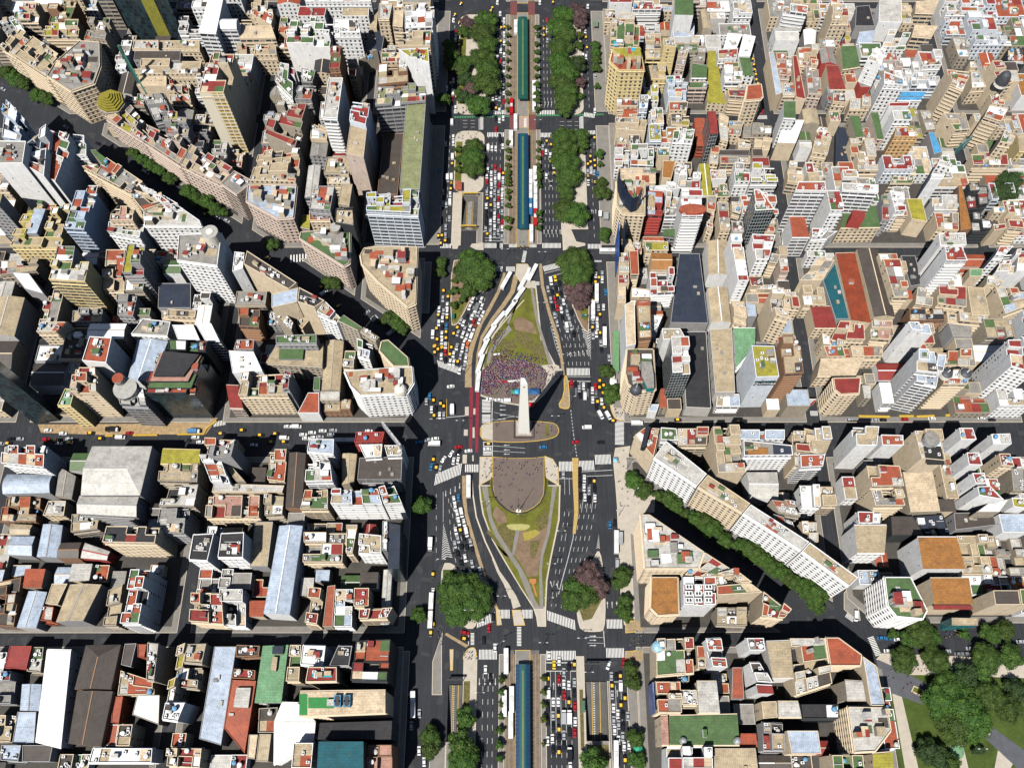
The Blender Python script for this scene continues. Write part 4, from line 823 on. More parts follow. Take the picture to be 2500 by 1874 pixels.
BT += r'''
@D
36 c G c 340,200 600,200 590,420 330,410;hotel with green roof deck and small pool
40 p.a t y 350,440 600,430 640,640 410,640 325,560;ochre hotel with terracotta deck beside the avenue
+ 43 y y 350,440 600,430 610,500 440,510
26 c r c 290,60 370,60 350,170 280,170
30 c.d r w 540,20 800,20 790,95 530,95
34 n.x G w 910,-30 1080,-30 1080,140 910,135;white building with plain green roof and white boxes
24 s B w 900,215 1090,215 1085,330 895,340;long pale grey metal roof
20 g b b 1140,60 1200,60 1250,265 1165,250
20 c o c 910,350 1135,360 1120,480 920,475
32 c.s b y 800,350 900,350 925,430 810,420;pale yellow block with tall sunlit front
30 c.a b p 940,485 1030,485 1000,600 920,590
22 c b y 650,600 820,600 830,720 690,720;building with lime yellow walls
14 c g y 640,470 800,470 790,530 650,530
24 c b c 640,310 790,310 790,450 640,450
16 c l c 400,850 585,850 580,960 390,960
30 c g e 590,860 680,860 665,980 590,980
24 c t c 400,980 580,970 580,1080 390,1080
26 c.x b c 370,1090 660,1085 650,1190 380,1165
22 c r w 370,1330 510,1330 500,1500 370,1500
22 c t w 515,1325 720,1320 720,1500 510,1490;red roof with blue grey metal deck
24 c.s B e 830,690 1020,680 1020,890 855,880
24 n G w 1070,570 1210,590 1200,700 1060,700
24 c.b G p 1030,740 1210,740 1200,800 1030,800
8 n y c 1210,455 1280,455 1370,940 1205,930;long low mustard yellow roof
22 s w w 1385,300 1520,310 1450,480 1345,450;brilliant white sheet roof
22 s w w 1530,310 1640,330 1590,510 1480,505
20 n G w 1490,515 1590,515 1620,690 1530,680
24 c r w 1300,450 1480,440 1470,530 1300,540
30 c w w 1345,620 1530,620 1520,745 1360,745
30 c.d r c 1375,765 1560,765 1540,880 1400,870
26 p.a t c 1565,770 1690,760 1705,870 1680,900 1545,910;cream corner building with brick red roof
26 c t p 1820,480 1965,480 1955,690 1850,680
26 s B c 1755,470 1800,470 1880,840 1820,860;narrow grey mansard along the street
24 s r c 1970,500 2010,500 2090,900 2000,880;long dark red roof with dormers
26 c t c 2015,435 2200,430 2200,590 2030,560
22 c g p 2085,600 2211,600 2230,860 2110,850
32 c.d g w 1890,30 2110,60 2100,130 1890,100;block with striped slatted front
12 v w g 2070,260 2190,270 2180,410 2080,400;small striped barrel roof
34 n G w 1895,910 2000,910 2000,1065 1890,1060;bright green roof with white boxes
30 n.x w c 1900,1078 2080,1080 2000,1290 1830,1285;big brilliant white flat roof
36 n.k r w 1205,1000 1280,1000 1305,1200 1230,1210;white walled tower with red roof and dark front
20 n t t 1085,1060 1180,1060 1200,1320 1110,1320;terracotta flat roof with oval skylight
24 c y c 870,1025 1050,1020 1040,1140 880,1130
34 c.a G w 900,1180 1090,1170 1075,1265 890,1255;white fronted block with green roof garden
16 s o c 805,1445 920,1450 880,1610 795,1600;plain ochre flat roof
24 c l w 950,1575 1140,1580 1140,1700 930,1700
22 c.x b c 1490,1225 1600,1245 1590,1340 1480,1335
22 c.x c c 1640,1225 1790,1250 1770,1330 1620,1330
22 s d g 1310,1350 1590,1350 1580,1405 1300,1400
28 c y w 1600,1490 1820,1490 1840,1640 1595,1640;white edged olive roof
26 c y w 1440,1490 1590,1500 1585,1640 1450,1640
20 c t c 1400,1095 1530,1095 1510,1200 1400,1190
22 c g b 1540,1110 1790,1110 1780,1210 1530,1205
24 c l c 1310,1020 1395,1060 1390,1280 1310,1260
22 c t c 1230,1340 1305,1345 1300,1480 1220,1470
20 c b c 1320,1410 1590,1410 1590,1480 1320,1480
24 c c c 400,1520 740,1520 740,1658 400,1650
26 c t c 860,920 1030,920 1020,1000 860,1000
20 c b b 1100,420 1190,420 1180,560 1070,560
16 c G b 930,400 1120,400 1115,470 925,470
@E
36 c.a b c 470,20 620,40 640,190 480,190;beige tower with two columns of windows
20 s k g 700,60 820,50 870,240 690,240;black ribbed roof near the top right
30 s l w 910,0 1110,0 1110,210 900,200;large pale ribbed roof
22 n B w 730,290 880,275 840,405 700,395
26 n c c 1225,225 1440,235 1380,340 1200,325;plain orange beige roof
24 n c c 1240,10 1450,0 1400,120 1230,115
26 n G c 565,415 700,410 740,600 580,625;green rooftop with marked courts
24 g g r 370,430 490,430 535,575 390,565;grey gabled roof above cruciform red roof
24 n r c 430,585 540,590 610,805 460,805;dark red terrace roof
22 s g r 650,610 780,620 830,790 740,790
38 c.s w w 880,430 950,480 930,590 800,540;white block stepping down to the right
40 c.a w w 950,650 1120,710 1130,770 950,760;white tower with square window frames
26 n.b S w 1110,825 1330,825 1310,870 1090,870;bright blue striped roof
26 n S w 1085,875 1300,875 1290,900 1070,900
42 c.d t c 1530,600 1740,620 1680,790 1560,740;cream slab block with red roof huts
26 c.a l c 1720,560 1760,560 1870,790 1740,800
26 c.a r c 1880,540 1960,540 2110,750 1990,770;red roofed corner building with pointed dome
34 s.x r w 1000,925 1190,920 1170,960 990,960
34 c.a g w 1020,1000 1180,1000 1200,1085 1040,1085
24 n G p 830,1010 900,1010 950,1255 890,1250;narrow green roof with pink side wall
24 n G b 640,1040 730,1040 770,1230 700,1235;green roof over cream side wall
4 s n k 520,1150 610,1150 690,1550 510,1540;very low black ribbed roof
36 c.a r o 1060,1150 1220,1150 1260,1235 1040,1235;orange cream tower with rows of small windows
30 c g c 1480,1020 1680,1030 1720,1170 1590,1180
12 s S g 1350,1190 1400,1190 1475,1370 1400,1390;blue glazed roof strip
38 c.x w w 1450,1440 1560,1480 1470,1620 1360,1620;white walled slab tower
30 c r c 1730,1395 2060,1390 2070,1490 1750,1490;dark red roofs behind white blocks
34 c.a l c 2030,1180 2150,1190 2100,1300 1990,1280
30 n b y 2150,1210 2230,1200 2230,1360 2170,1360
26 c.a r c 1900,860 2050,870 2030,950 1920,940
34 c.d w c 1900,950 2070,980 2000,1100 1850,1050
20 c d k 2060,450 2211,440 2211,590 2060,580
18 c l b 1560,340 1680,350 1720,520 1620,520
26 c r w 1250,470 1450,480 1470,590 1300,600
20 c c w 980,300 1190,300 1150,430 930,430
22 c g g 430,790 590,800 590,890 460,890
24 c t c 490,850 600,850 610,930 490,920
24 c l c 660,860 830,870 830,960 650,960
22 c r c 350,1110 450,1130 470,1240 360,1230
26 c.a b c 330,1240 480,1240 440,1400 300,1380
22 c l c 640,1250 860,1250 900,1540 720,1540
20 c c c 100,1450 240,1460 220,1658 80,1640
24 c G c 1050,1560 1240,1580 1200,1658 1000,1658
18 c g b 1270,1000 1370,1000 1420,1170 1330,1180
@D2
30 p.a b c 385,-30 645,-30 640,280 440,270 385,190;cream corner block with red cornice under curved dark blue billboard
30 c.d B r 645,60 805,70 800,285 640,280;block with brick red balconied front
12 n G g 820,400 915,400 910,475 795,460;small lawn terrace between towers
38 c.d w w 970,45 1160,50 1165,290 975,290;white tower with oval red roof terrace
20 c t c 1190,130 1280,130 1250,430 1200,400
20 c g c 1290,160 1390,165 1410,415 1320,415
36 c.k t W 1610,75 1700,75 1810,230 1635,240;tower with speckled white side wall and black front
26 n t c 625,475 810,475 820,505 630,500
22 c y c 640,520 850,520 855,600 650,600
28 g o c 700,610 890,615 890,760 695,760;ochre tiled roof with small gables
26 c.d r w 690,770 900,770 910,970 690,980;red terrace roof under white pergola beams
30 s t c 500,600 580,595 590,815 515,815
12 s n g 950,620 1135,620 1215,1255 870,1250;huge low black ribbed roof
22 g b w 1200,500 1390,500 1390,810 1215,810;pale gabled shed roofs
34 c.s r W 1410,450 1510,450 1575,875 1480,875;white stepped tower with red roof terraces
32 c.a r W 1605,450 1815,460 1755,680 1640,680;white walled tower with red roof terraces
24 c.d g c 1765,620 1860,640 1830,715 1755,705
20 g b w 1205,925 1390,920 1425,1240 1240,1240;long beige gabled hall beside the huge black roof
20 c c c 1425,1050 1535,1060 1555,1280 1440,1245
14 s B g 1545,1060 1640,1080 1650,1190 1565,1190
34 c.a w c 1780,940 1890,935 1940,1215 1820,1180;tall cream block with brilliant white roof strip
28 c r c 1895,950 2010,950 2040,1110 1905,1100
16 n M w 1440,1290 1640,1290 1635,1450 1465,1650;mint green low roof
16 s b l 1225,1300 1425,1290 1455,1875 1275,1875;large pale grey sheet roof
12 s k l 970,1320 1195,1320 1240,2020 1010,2010;long low black roof
40 c.k l w 870,1390 1030,1390 1060,1690 890,1700;white flanked tower with teal glass front
34 c.x b w 795,1300 960,1300 1010,1390 805,1400
34 s.x c w 460,1080 550,1040 560,1440 475,1460;salmon roofed slab along the avenue
32 c b n 565,1040 690,1040 700,1380 590,1390;roof crossed by rusty steel frames
30 c.x b c 410,620 490,620 500,900 400,900;narrow cream block along the avenue
28 c.x c c 400,905 470,905 470,1070 395,1070
20 c w c 520,930 680,950 690,1020 520,1020
30 c.x w w 700,1180 800,1190 760,1290 700,1330
40 f.x y e 1600,1450 1805,1455 1850,1735 1640,1740;tower with pale blue side wall and lettered sign on top
42 c.d b n 1865,1385 2030,1385 2070,1700 1900,1710;brown balconied apartment tower
34 p.a d c 480,1480 720,1480 740,1850 570,1865 490,1800 465,1700;rounded cream corner block with green glass crown
24 c r c 1570,830 1700,830 1710,920 1600,920
20 c t c 1650,910 1830,910 1830,950 1650,950
18 c l c 1420,160 1520,170 1500,270 1430,250
26 c c c 400,500 610,500 620,590 480,600
28 c.x w w 640,0 900,-20 960,40 810,60
24 c b w 830,80 960,100 920,290 820,290
@E2
42 c.b r w 180,-20 420,-20 430,65 150,60;tall office with white gridded facade
34 c r w 430,60 560,60 590,240 470,240
30 n.b t w 100,290 235,290 285,475 125,475;lower wing with plain red roof in white gridded block
38 c.b w w 570,-10 900,10 900,80 570,60;long white block with ribbon windows
24 n.a G c 600,190 880,190 920,385 560,390;broad green roof above cream street front
+ 28 r r 670,230 790,240 780,300 660,290
22 c.a w w 300,400 545,400 450,470 300,475
24 c b g 925,100 980,100 1000,330 930,320
24 s y c 1150,130 1290,130 1340,340 1200,315;olive roofed block with cream street front
30 c.a w w 1000,60 1130,80 1150,240 1050,250
24 c t c 1060,150 1150,170 1160,290 1070,290
22 c l w 1400,100 1610,100 1620,240 1400,240
24 c t c 1400,260 1620,260 1620,420 1430,400
26 s o n 1620,10 1650,10 1740,400 1640,420;narrow rust coloured facade strip
24 n.x R c 515,615 690,610 840,1250 655,1225;very long rust red ribbed roof
14 s T g 510,700 640,1215 515,1215 400,865;teal ribbed roof beside the rust red one
30 c.x c c 350,690 505,685 400,865 190,870;pale blank walled block beside teal roof
22 c b c 190,880 395,870 430,1090 230,1090
22 g d c 710,570 910,575 1060,1190 870,1190;dark gabled roof scattered with yellow skylights
22 c g c 915,600 1080,600 1170,1020 1040,1020;grey roofed hotel with small courts
10 s k g 1100,640 1230,640 1300,900 1190,920;black low roof beside white tower
44 c.d r w 1490,565 1650,560 1700,690 1510,690;cream tower with white party walls
40 f.x l W 1440,450 1680,440 1690,550 1450,560;tower with huge blank white side wall
22 c r c 1420,920 1690,920 1690,1110 1430,1080
24 s b c 1700,920 1850,930 1900,1180 1740,1180
14 c k n 1175,1120 1480,1120 1500,1225 1180,1230;black patchy roof between the red roof groups
20 s g g 1530,1250 1740,1280 1740,1375 1570,1370
18 s g c 1580,1385 1740,1385 1780,1640 1640,1640
20 n r c 290,1100 470,1095 530,1290 330,1290;plain dark red flat roof
20 c r c 535,1250 770,1260 780,1400 480,1390
22 c t c 390,1345 600,1410 590,1450 400,1440
22 c t c 400,1455 940,1455 940,1550 440,1555
22 n c c 380,1570 780,1560 700,1720 350,1720
28 c.a B c 1950,930 2150,930 2230,1100 2040,1170
28 c.x c w 2040,620 2240,600 2260,780 1950,790
34 c.a t w 1990,560 2110,560 2040,640 1950,640
40 c.x B w 1165,1240 1370,1240 1400,1330 1200,1310;white walled slab with blue grey roof
42 c.b B w 1240,1500 1400,1510 1440,1700 1240,1680;tall white slab beside its twin
42 c.a r w 2060,1400 2260,1400 2300,1700 2090,1640;tall white slab with red roof terraces
26 c t c 1440,1500 1720,1500 1720,1640 1450,1640
24 c g c 1250,930 1400,950 1380,1100 1230,1080
22 c l c 1530,1130 1880,1190 1880,1250 1540,1220
22 c p c 820,1250 1010,1250 1000,1400 830,1390
20 c G c 1380,280 1400,280 1400,300 1380,300
26 s M c 1720,760 1840,760 1830,830 1720,830
28 c r c 2010,150 2160,150 2211,400 2080,390
26 c.x b c 1880,820 2050,850 1960,920 1870,900
20 c g k 1690,20 1880,20 1890,180 1720,200
24 c l k 1740,250 1900,260 1920,400 1760,400
24 c.x c c 1910,230 2010,230 2050,400 1940,420
@D3
26 c.d t c 550,600 640,530 775,540 720,800;red corner roof crossed by black lattice
26 c G w 785,530 925,540 940,650 785,640;green roof beside the red corner roof
26 c r c 935,540 1210,540 1200,690 940,690
32 f.a l w 830,650 1200,950 1110,1060 720,800;white fronted palace block with long colonnaded facade
32 f.a b c 1205,955 1590,1215 1520,1300 1115,1062;long white fronted block with orange terrace strip
32 f.a l w 1590,1220 2120,1560 2050,1640 1520,1300;long white fronted block with grey roof
32 f.a b w 2120,1560 2560,1880 2480,1960 2050,1640;end block of the long white facade near the square
30 c.x b c 1250,520 1480,520 1550,930 1300,940;big blank walled block with brown roof terraces
28 c.a B w 1490,550 1900,550 1900,640 1490,640
28 c.a n w 1525,645 1965,690 1975,780 1530,785;office block with brown roof deck and grid of windows
+ 29 o n 1570,705 1750,710 1750,770 1570,765
22 c r c 1975,560 2080,560 2060,870 1990,870
22 c o c 2090,520 2180,540 2220,760 2100,750
14 g l w 1560,920 1840,920 1850,1170 1580,1160;pale gabled sheds among taller blocks
10 n t b 780,170 830,180 840,350 775,350
10 s B w 690,320 770,320 750,390 670,380
10 c B w 1290,230 1490,230 1500,340 1280,340
34 p.a l c 600,1310 680,1310 1180,1650 1130,1800 640,1800;wedge block with cluttered roof between avenue and diagonal
22 c l b 1780,1180 1960,1200 2040,1330 1850,1300
20 c g g 1780,1320 1960,1370 2040,1530 1850,1500
24 c b c 2050,1370 2200,1370 2200,1560 2070,1560
18 c l l 1280,1050 1430,1060 1420,1180 1260,1120
22 c r w 1430,1130 1560,1130 1570,1240 1430,1200
@D4
26 p.a o c 700,-60 940,-60 950,280 760,290 690,220;rounded cream corner block with orange tiled roof
32 c.x r w 985,-60 1280,-60 1280,190 990,190;white block with red roof full of air conditioners
32 c.x l c 1180,-281 1500,-75 1290,-60 1000,-80
32 c.x c c 1290,-50 1500,-75 1700,80 1290,105
20 c.x b c 1000,-80 1290,-60 1290,-20 1000,-10
16 c b b 1290,215 1560,210 1560,380 1290,370
30 c t c 1720,60 1950,240 1900,310 1690,290
24 c G c 740,500 1070,490 1095,800 745,830;corner block with green roof, courtyard and blue and white dome
28 c.x t w 1200,490 1340,485 1385,755 1250,745;tall block with white flank and terracotta roofs
24 c.x r w 1555,490 1710,490 1725,600 1580,600
24 c.x r w 1595,705 1690,705 1790,890 1650,880
24 n.x r w 1645,912 1790,920 1805,990 1660,985
10 s t g 1430,750 1520,750 1535,1040 1420,1040;low brown red roof in deep shadow
22 n b l 1735,520 1950,512 1985,845 1790,850;bare concrete flat roof
24 c.a t c 740,880 960,880 975,1160 760,1160;terracotta roofed block above purple billboard
26 n l c 1110,880 1290,880 1320,1160 1130,1160;plain light grey concrete roof
24 c l c 965,955 1105,955 1120,1090 975,1090
20 n G c 860,1190 1480,1175 1500,1450 860,1450;broad bright green roof with two silver domes
22 n.a p c 785,1190 850,1190 860,1450 795,1450
22 c r w 850,1470 1240,1470 1245,1750 850,1750
14 s b b 1265,1475 1640,1475 1690,1900 1260,1900;pale corrugated roof at the lower edge
18 c b g 1705,1245 1895,1255 1900,1500 1720,1500
20 s B c 1920,1320 2200,1320 2230,1530 1960,1530
16 s b c 1690,1060 1825,1055 1835,1200 1705,1215
16 n l c 1840,1062 2025,1062 2055,1200 1845,1200
12 c t r 1390,600 1420,600 1430,740 1400,740
16 c b c 1110,560 1180,560 1190,760 1120,760
20 c y b 930,830 1040,810 1040,880 930,880
@E4
22 c l c 100,490 410,490 485,900 175,1000;concrete roofed block around white tiled patio
24 n t c 425,485 540,485 750,640 740,740 465,740;plain brick red roof by the shaded crossing
24 p.x B c 755,650 880,740 955,1100 830,1100 790,850;grey roof with hedge facing the square
22 n.a l b 600,870 760,880 790,1045 620,1045
24 n l c 620,1105 980,1110 1015,1320 870,1510 680,1520;large plain grey roof facing the square
20 c.a G c 480,1540 760,1540 780,1760 500,1760
20 n y c 850,1530 1030,1515 1050,1760 860,1760
16 c k k 205,1085 540,1085 545,1215 220,1215
30 p.a G W 950,-60 1190,-60 1340,240 1300,320 1060,300 980,200;white rounded block with green roof above the square
28 n.x o c 1370,-50 1720,-50 1755,185 1400,185;plain orange roofed block
+ 29 r r 1400,192 1740,192 1750,230 1405,230
14 n.k b T 1560,305 1790,310 1800,375 1560,375
28 s.x d c 1930,60 2160,60 2180,190 1950,190;dark grey roof with cream party wall
28 c.x r c 2165,50 2300,50 2320,190 2185,190
@E3
36 c.x b w 690,515 905,520 885,695 700,690;tall block with grey roof and huge white walls
28 c.x t w 920,595 1120,600 1125,690 930,690;white block with plain red roof
34 c.x b c 1220,560 1450,560 1500,830 1285,810;cream block with round roof lantern
30 c.b t c 810,860 1090,875 1130,1055 840,1060;terracotta roof over dark balconied flank
26 c.d g c 830,1085 1100,1100 1140,1230 870,1235
16 n.x c b 1120,930 1390,920 1460,1280 1190,1290;large cracked beige flat roof
22 c r w 710,1285 940,1290 930,1390 720,1390
14 s d k 1010,1325 1210,1325 1320,1500 1020,1500;dark ribbed roof half in shadow
12 c n k 1220,1330 1480,1310 1540,1500 1330,1500
32 c.x r w 1620,535 1745,535 1780,640 1640,640;northmost of three white towers with red roofs
32 c.x r w 1690,755 1800,755 1835,870 1710,865;middle white tower with red roof terraces
30 c.x r w 1740,940 1850,940 1870,1030 1770,1030
30 c.x r w 1785,1060 1900,1055 2025,1180 1800,1140
28 c.x r w 1910,590 2080,585 2095,680 1930,680
26 c r c 1980,765 2080,765 2120,880 2000,870
12 s d g 1575,1295 1900,1290 2000,1400 1590,1450;dark flat roof behind white towers
22 n b w 685,1405 980,1405 960,1658 710,1658;beige roof with bright yellow hatch
28 n.x o w 1255,1512 1610,1512 1690,1800 1300,1800;large orange roof facing the square
22 c w w 205,1040 370,1040 380,1240 225,1235
26 c r c 145,565 240,565 300,755 160,740
22 n o c 245,520 330,550 340,640 290,690
26 c b w 340,520 465,520 485,635 350,635
24 n b c 300,645 480,640 430,760 295,740
26 c t w 195,775 420,770 400,880 200,890
20 c g c 205,1370 390,1370 380,1445 215,1445
30 p.a r c 490,85 740,80 725,225 560,235 505,190;round cornered cream building with bright red roof
12 n l b 755,145 830,145 835,265 775,265
12 n W w 905,120 1010,125 1045,315 940,315;brilliant white low flat roof
38 c.b B w 1240,-120 1490,-100 1440,150 1240,110;white slab stepping to the street in striped balconies
34 c.d t c 1500,10 1720,10 1700,140 1480,140;cream block with two round dark turrets
20 c g b 2090,900 2211,900 2211,1100 2110,1100
24 c.x y w 2095,1160 2230,1170 2230,1260 2110,1240
22 s.x w b 1900,1200 2080,1170 1990,1290 1780,1290
18 c c c 380,1050 500,1050 530,1230 400,1230
'''
# ------------------------------------------------------------------ building generator
rng = random.Random(7)
BUILD = []                       # dicts: root, poly, h, desc, roof, wall, style
def lerp(a, b, t): return (a[0]+(b[0]-a[0])*t, a[1]+(b[1]-a[1])*t)
def bil(P, u, v): return lerp(lerp(P[3], P[2], u), lerp(P[0], P[1], u), v)     # u left-right, v front-back
hutm = {}
def box_mesh(key, lx, ly, lz, mw, mt):
    if key not in hutm:
        m = MB(); m.box(0,0,0,lx,ly,lz,mw,0,mt); hutm[key] = m.mesh(key.split('|')[0])
    return hutm[key]
def child(name, me, root, loc, rz=0, sc=(1,1,1)):
    o = bpy.data.objects.new(name, me); C.objects.link(o); o.parent = root; o.location = loc; o.rotation_euler = (0,0,rz); o.scale = sc; return o
def tank_mesh(i):
    k = 'water_tank|%d' % i
    if k not in hutm:
        m = MB(); mt = [plain('tank_grey', (.5,.5,.48)), plain('tank_blue', (.12,.3,.5)), plain('tank_white', (.75,.75,.73))][i]
        m.cyl(0,0,.5,1.1,1.1,1.7,mt,10); m.cyl(0,0,2.2,1.1,.3,.35,mt,10); m.cyl(0,0,0,.7,.7,.5,plain('tank_stand', (.2,.2,.2)),6)
        hutm[k] = m.mesh('water_tank')
    return hutm[k]
def ac_mesh():
    k = 'air_conditioner'
    if k not in hutm:
        m = MB(); w = plain('ac_casing', (.72,.73,.74), .5); d = plain('ac_fan', (.04,.04,.045))
        m.box(0,0,.15,1.6,1.2,1.1,w); m.cyl(0,0,1.25,.42,.42,.05,d,8); hutm[k] = m.mesh(k)
    return hutm[k]
ALT = 'gglbttdclrrwtwclGGbw'
def make_building(P, h, style, win, rc, wc, desc=None, seed=0, blk=None):
    r = random.Random(seed*7919+13); P = inset(P, .985); c = cen(P); L = [(p[0]-c[0], p[1]-c[1]) for p in P]
    root = empty('building', (c[0], c[1], 0)); n = len(L)
    kind = 'metal' if style in 'sghv' else 'flat'
    rm = roofmat(rc, kind); typs = []
    for i in range(n):
        if win == 'k': t = 'k'
        elif n != 4 or style == 'p': t = win or 'a'
        elif i == 2: t = win or r.choice('aadab')
        elif i == 0: t = 'a'
        else: t = {'y':'x','x':'x'}.get(win) or r.choice('xxsx') if h < 40 or win != 'b' else 'x'
        if win == 'b' and n == 4 and i != 2 and i != 0: t = 'x'
        if t == 'y': t = 'y'
        typs.append(t)
    if style in 'sghv' and h < 20: typs = ['x' if t in 'abd' and not win else t for t in typs]
    side = wc
    wm = [wallmat(side, t) for t in typs]; plainw = wallmat(wc, 'x'); W_ = MB(); Rf = MB(); Pa = W_; tops = []
    pm = plain('parapet_'+WNAME[wc].replace(' ', '_'), sc3(WALL[wc], 1.0), .8, 0, .12, .6)
    lens = [hypot(L[(i+1) % n][0]-L[i][0], L[(i+1) % n][1]-L[i][1]) for i in range(n)]
    def pp(a, b, z, hh=.85, t=.28):
        d = hypot(b[0]-a[0], b[1]-a[1])
        if d < .6: return
        mx, my = (a[0]+b[0])/2, (a[1]+b[1])/2; an = atan2(b[1]-a[1], b[0]-a[0])
        # push the wall inwards, towards the centroid side
        nx, ny = -sin(an), cos(an); s = 1 if (mx*nx+my*ny) < 0 else -1
        Pa.box(mx+nx*s*t/2*1.04, my+ny*s*t/2*1.04, z+.002, d*.998, t, hh, pm, an)
    if style == 'g' or style == 'v' or style == 'h':
        long01 = lens[0]+lens[2] >= lens[1]+lens[3]
        Q = L if long01 else L[1:]+L[:1]; tq = wm if long01 else wm[1:]+wm[:1]
        # Q: edges 0 and 2 long (eaves), 1 and 3 short (gables)
        wd = (hypot(Q[1][0]-Q[2][0], Q[1][1]-Q[2][1])); rise = wd*(.15 if style != 'v' else .22); ln = (hypot(Q[0][0]-Q[1][0], Q[0][1]-Q[1][1]))
        h0 = h-rise*.5
        for i in range(4): W_.wall(Q[i], Q[(i+1) % 4], 0, h0, tq[i])
        if style == 'g' or style == 'h':
            a, b = lerp(Q[0], Q[3], .5), lerp(Q[1], Q[2], .5)
            if style == 'h': a2, b2 = (lerp(a, b, .28), lerp(a, b, .999)) if (a[1] > b[1]) else (lerp(a, b, .001), lerp(a, b, .72))
            else: a2, b2 = a, b
            ra, rb = (a2[0], a2[1], h0+rise), (b2[0], b2[1], h0+rise)
            q = [(p[0], p[1], h0) for p in Q]
            hw = hypot(wd/2, rise)
            Rf.face([q[0], q[1], rb, ra], rm, [(0,0),(ln,0),(ln,hw),(0,hw)])
            Rf.face([q[3], q[2], rb, ra], rm, [(0,0),(ln,0),(ln,hw),(0,hw)])
            for tri, e in (((q[0],q[3],ra), 3), ((q[1],q[2],rb), 1)):
                (Rf if style == 'h' else W_).face(list(tri), rm if style == 'h' else plainw, [(0,0),(wd,0),(wd/2,hw)])
            m_ = MB(); an = atan2(b2[1]-a2[1], b2[0]-a2[0]); m_.box((a2[0]+b2[0])/2,(a2[1]+b2[1])/2,h0+rise-.12,hypot(b2[0]-a2[0],b2[1]-a2[1])*.98,.5,.3,pm,an); m_.build('ridge_cap', root)
        else:
            K = 7; prev = None
            for k in range(K+1):
                t = k/K; z = h0+rise*sin(pi*t); a, b = lerp(Q[0], Q[3], t), lerp(Q[1], Q[2], t)
                cur = ((a[0],a[1],z),(b[0],b[1],z))
                if prev: Rf.face([prev[0],prev[1],cur[1],cur[0]], rm, [(0,(k-1)*wd/K),(ln,(k-1)*wd/K),(ln,k*wd/K),(0,k*wd/K)])
                prev = cur
            for e, (i, j) in enumerate(((0,3),(1,2))):
                W_.face([(lerp(Q[i],Q[j],k/K)[0], lerp(Q[i],Q[j],k/K)[1], h0+rise*sin(pi*k/K)) for k in range(K+1)], plainw, [(k*wd/K, 0) for k in range(K+1)])
        tops = [(h0+rise*.5, None)]
    elif n != 4 or style == 'p':
        for i in range(n): W_.wall(L[i], L[(i+1) % n], 0, h, wm[i]); pp(L[i], L[(i+1) % n], h)
        Rf.top(L, h, rm)
        if area(L) > 250:
            for _ in range(int(min(34, area(L)/26))):
                # scattered terraces and raised rooms inside the outline
                for tr in range(30):
                    x = r.uniform(min(p[0] for p in L), max(p[0] for p in L)); y = r.uniform(min(p[1] for p in L), max(p[1] for p in L)); lx, ly = r.uniform(2,6.5), r.uniform(2,6)
                    if all(inside((x+a*lx*.62, y+b*ly*.62), L) for a in (-1,1) for b in (-1,1)): break
                else: continue
                hh = r.choice((.03,.03,2.4,2.8,3.4,5.2)); cc = r.choice(ALT)
                m_ = MB()
                if hh < 1:
                    m_.box(x, y, h, lx, ly, .03+.012*_, roofmat(cc), 0); m_.build('roof_terrace', root)
                else:
                    m_.box(x, y, h, lx, ly, hh+r.random()*.3, wallmat(r.choice('clwbg'), 'x'), r.uniform(-.05,.05), roofmat(cc)); m_.build('stair_house', root)
        tops = [(h, None)]
    else:
        big = area(L)
        nx = 1 if style in 'nsf' else max(1, min(7, round((lens[0]+lens[2])/2/5.0))); ny = 1 if style in 'nsf' else max(1, min(7, round((lens[1]+lens[3])/2/5.0)))
        us = [0]+sorted((i+r.uniform(-.28,.28))/nx for i in range(1, nx))+[1]; vs = [0]+sorted((i+r.uniform(-.28,.28))/ny for i in range(1, ny))+[1]
        Hc = {}; Mc = {}
        for i in range(nx):
            for j in range(ny):
                inner = 0 < i < nx-1 and 0 < j < ny-1; border = i in (0, nx-1) or j in (0, ny-1); q = r.random(); z = h
                if style == 'c':
                    if inner or (nx > 2 and ny > 2 and not (j == 0)):
                        z = h + (2.8 if q < .16 else -3.0 if q < .34 else -9 if q < .46 and h > 14 else -6 if q < .55 else 0)
                    elif j > 0: z = h + (2.7 if q < .14 else -3 if q < .34 else -6 if q < .44 else 0)
                    else: z = h - (3 if q < .12 and nx > 1 else 0)
                Hc[i,j] = z; Mc[i,j] = rc if r.random() < (.55 if style == 'c' else 1) else r.choice(ALT)
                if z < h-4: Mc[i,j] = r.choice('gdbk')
        G = lambda i, j: bil(L, us[i], vs[j]); cells = {}
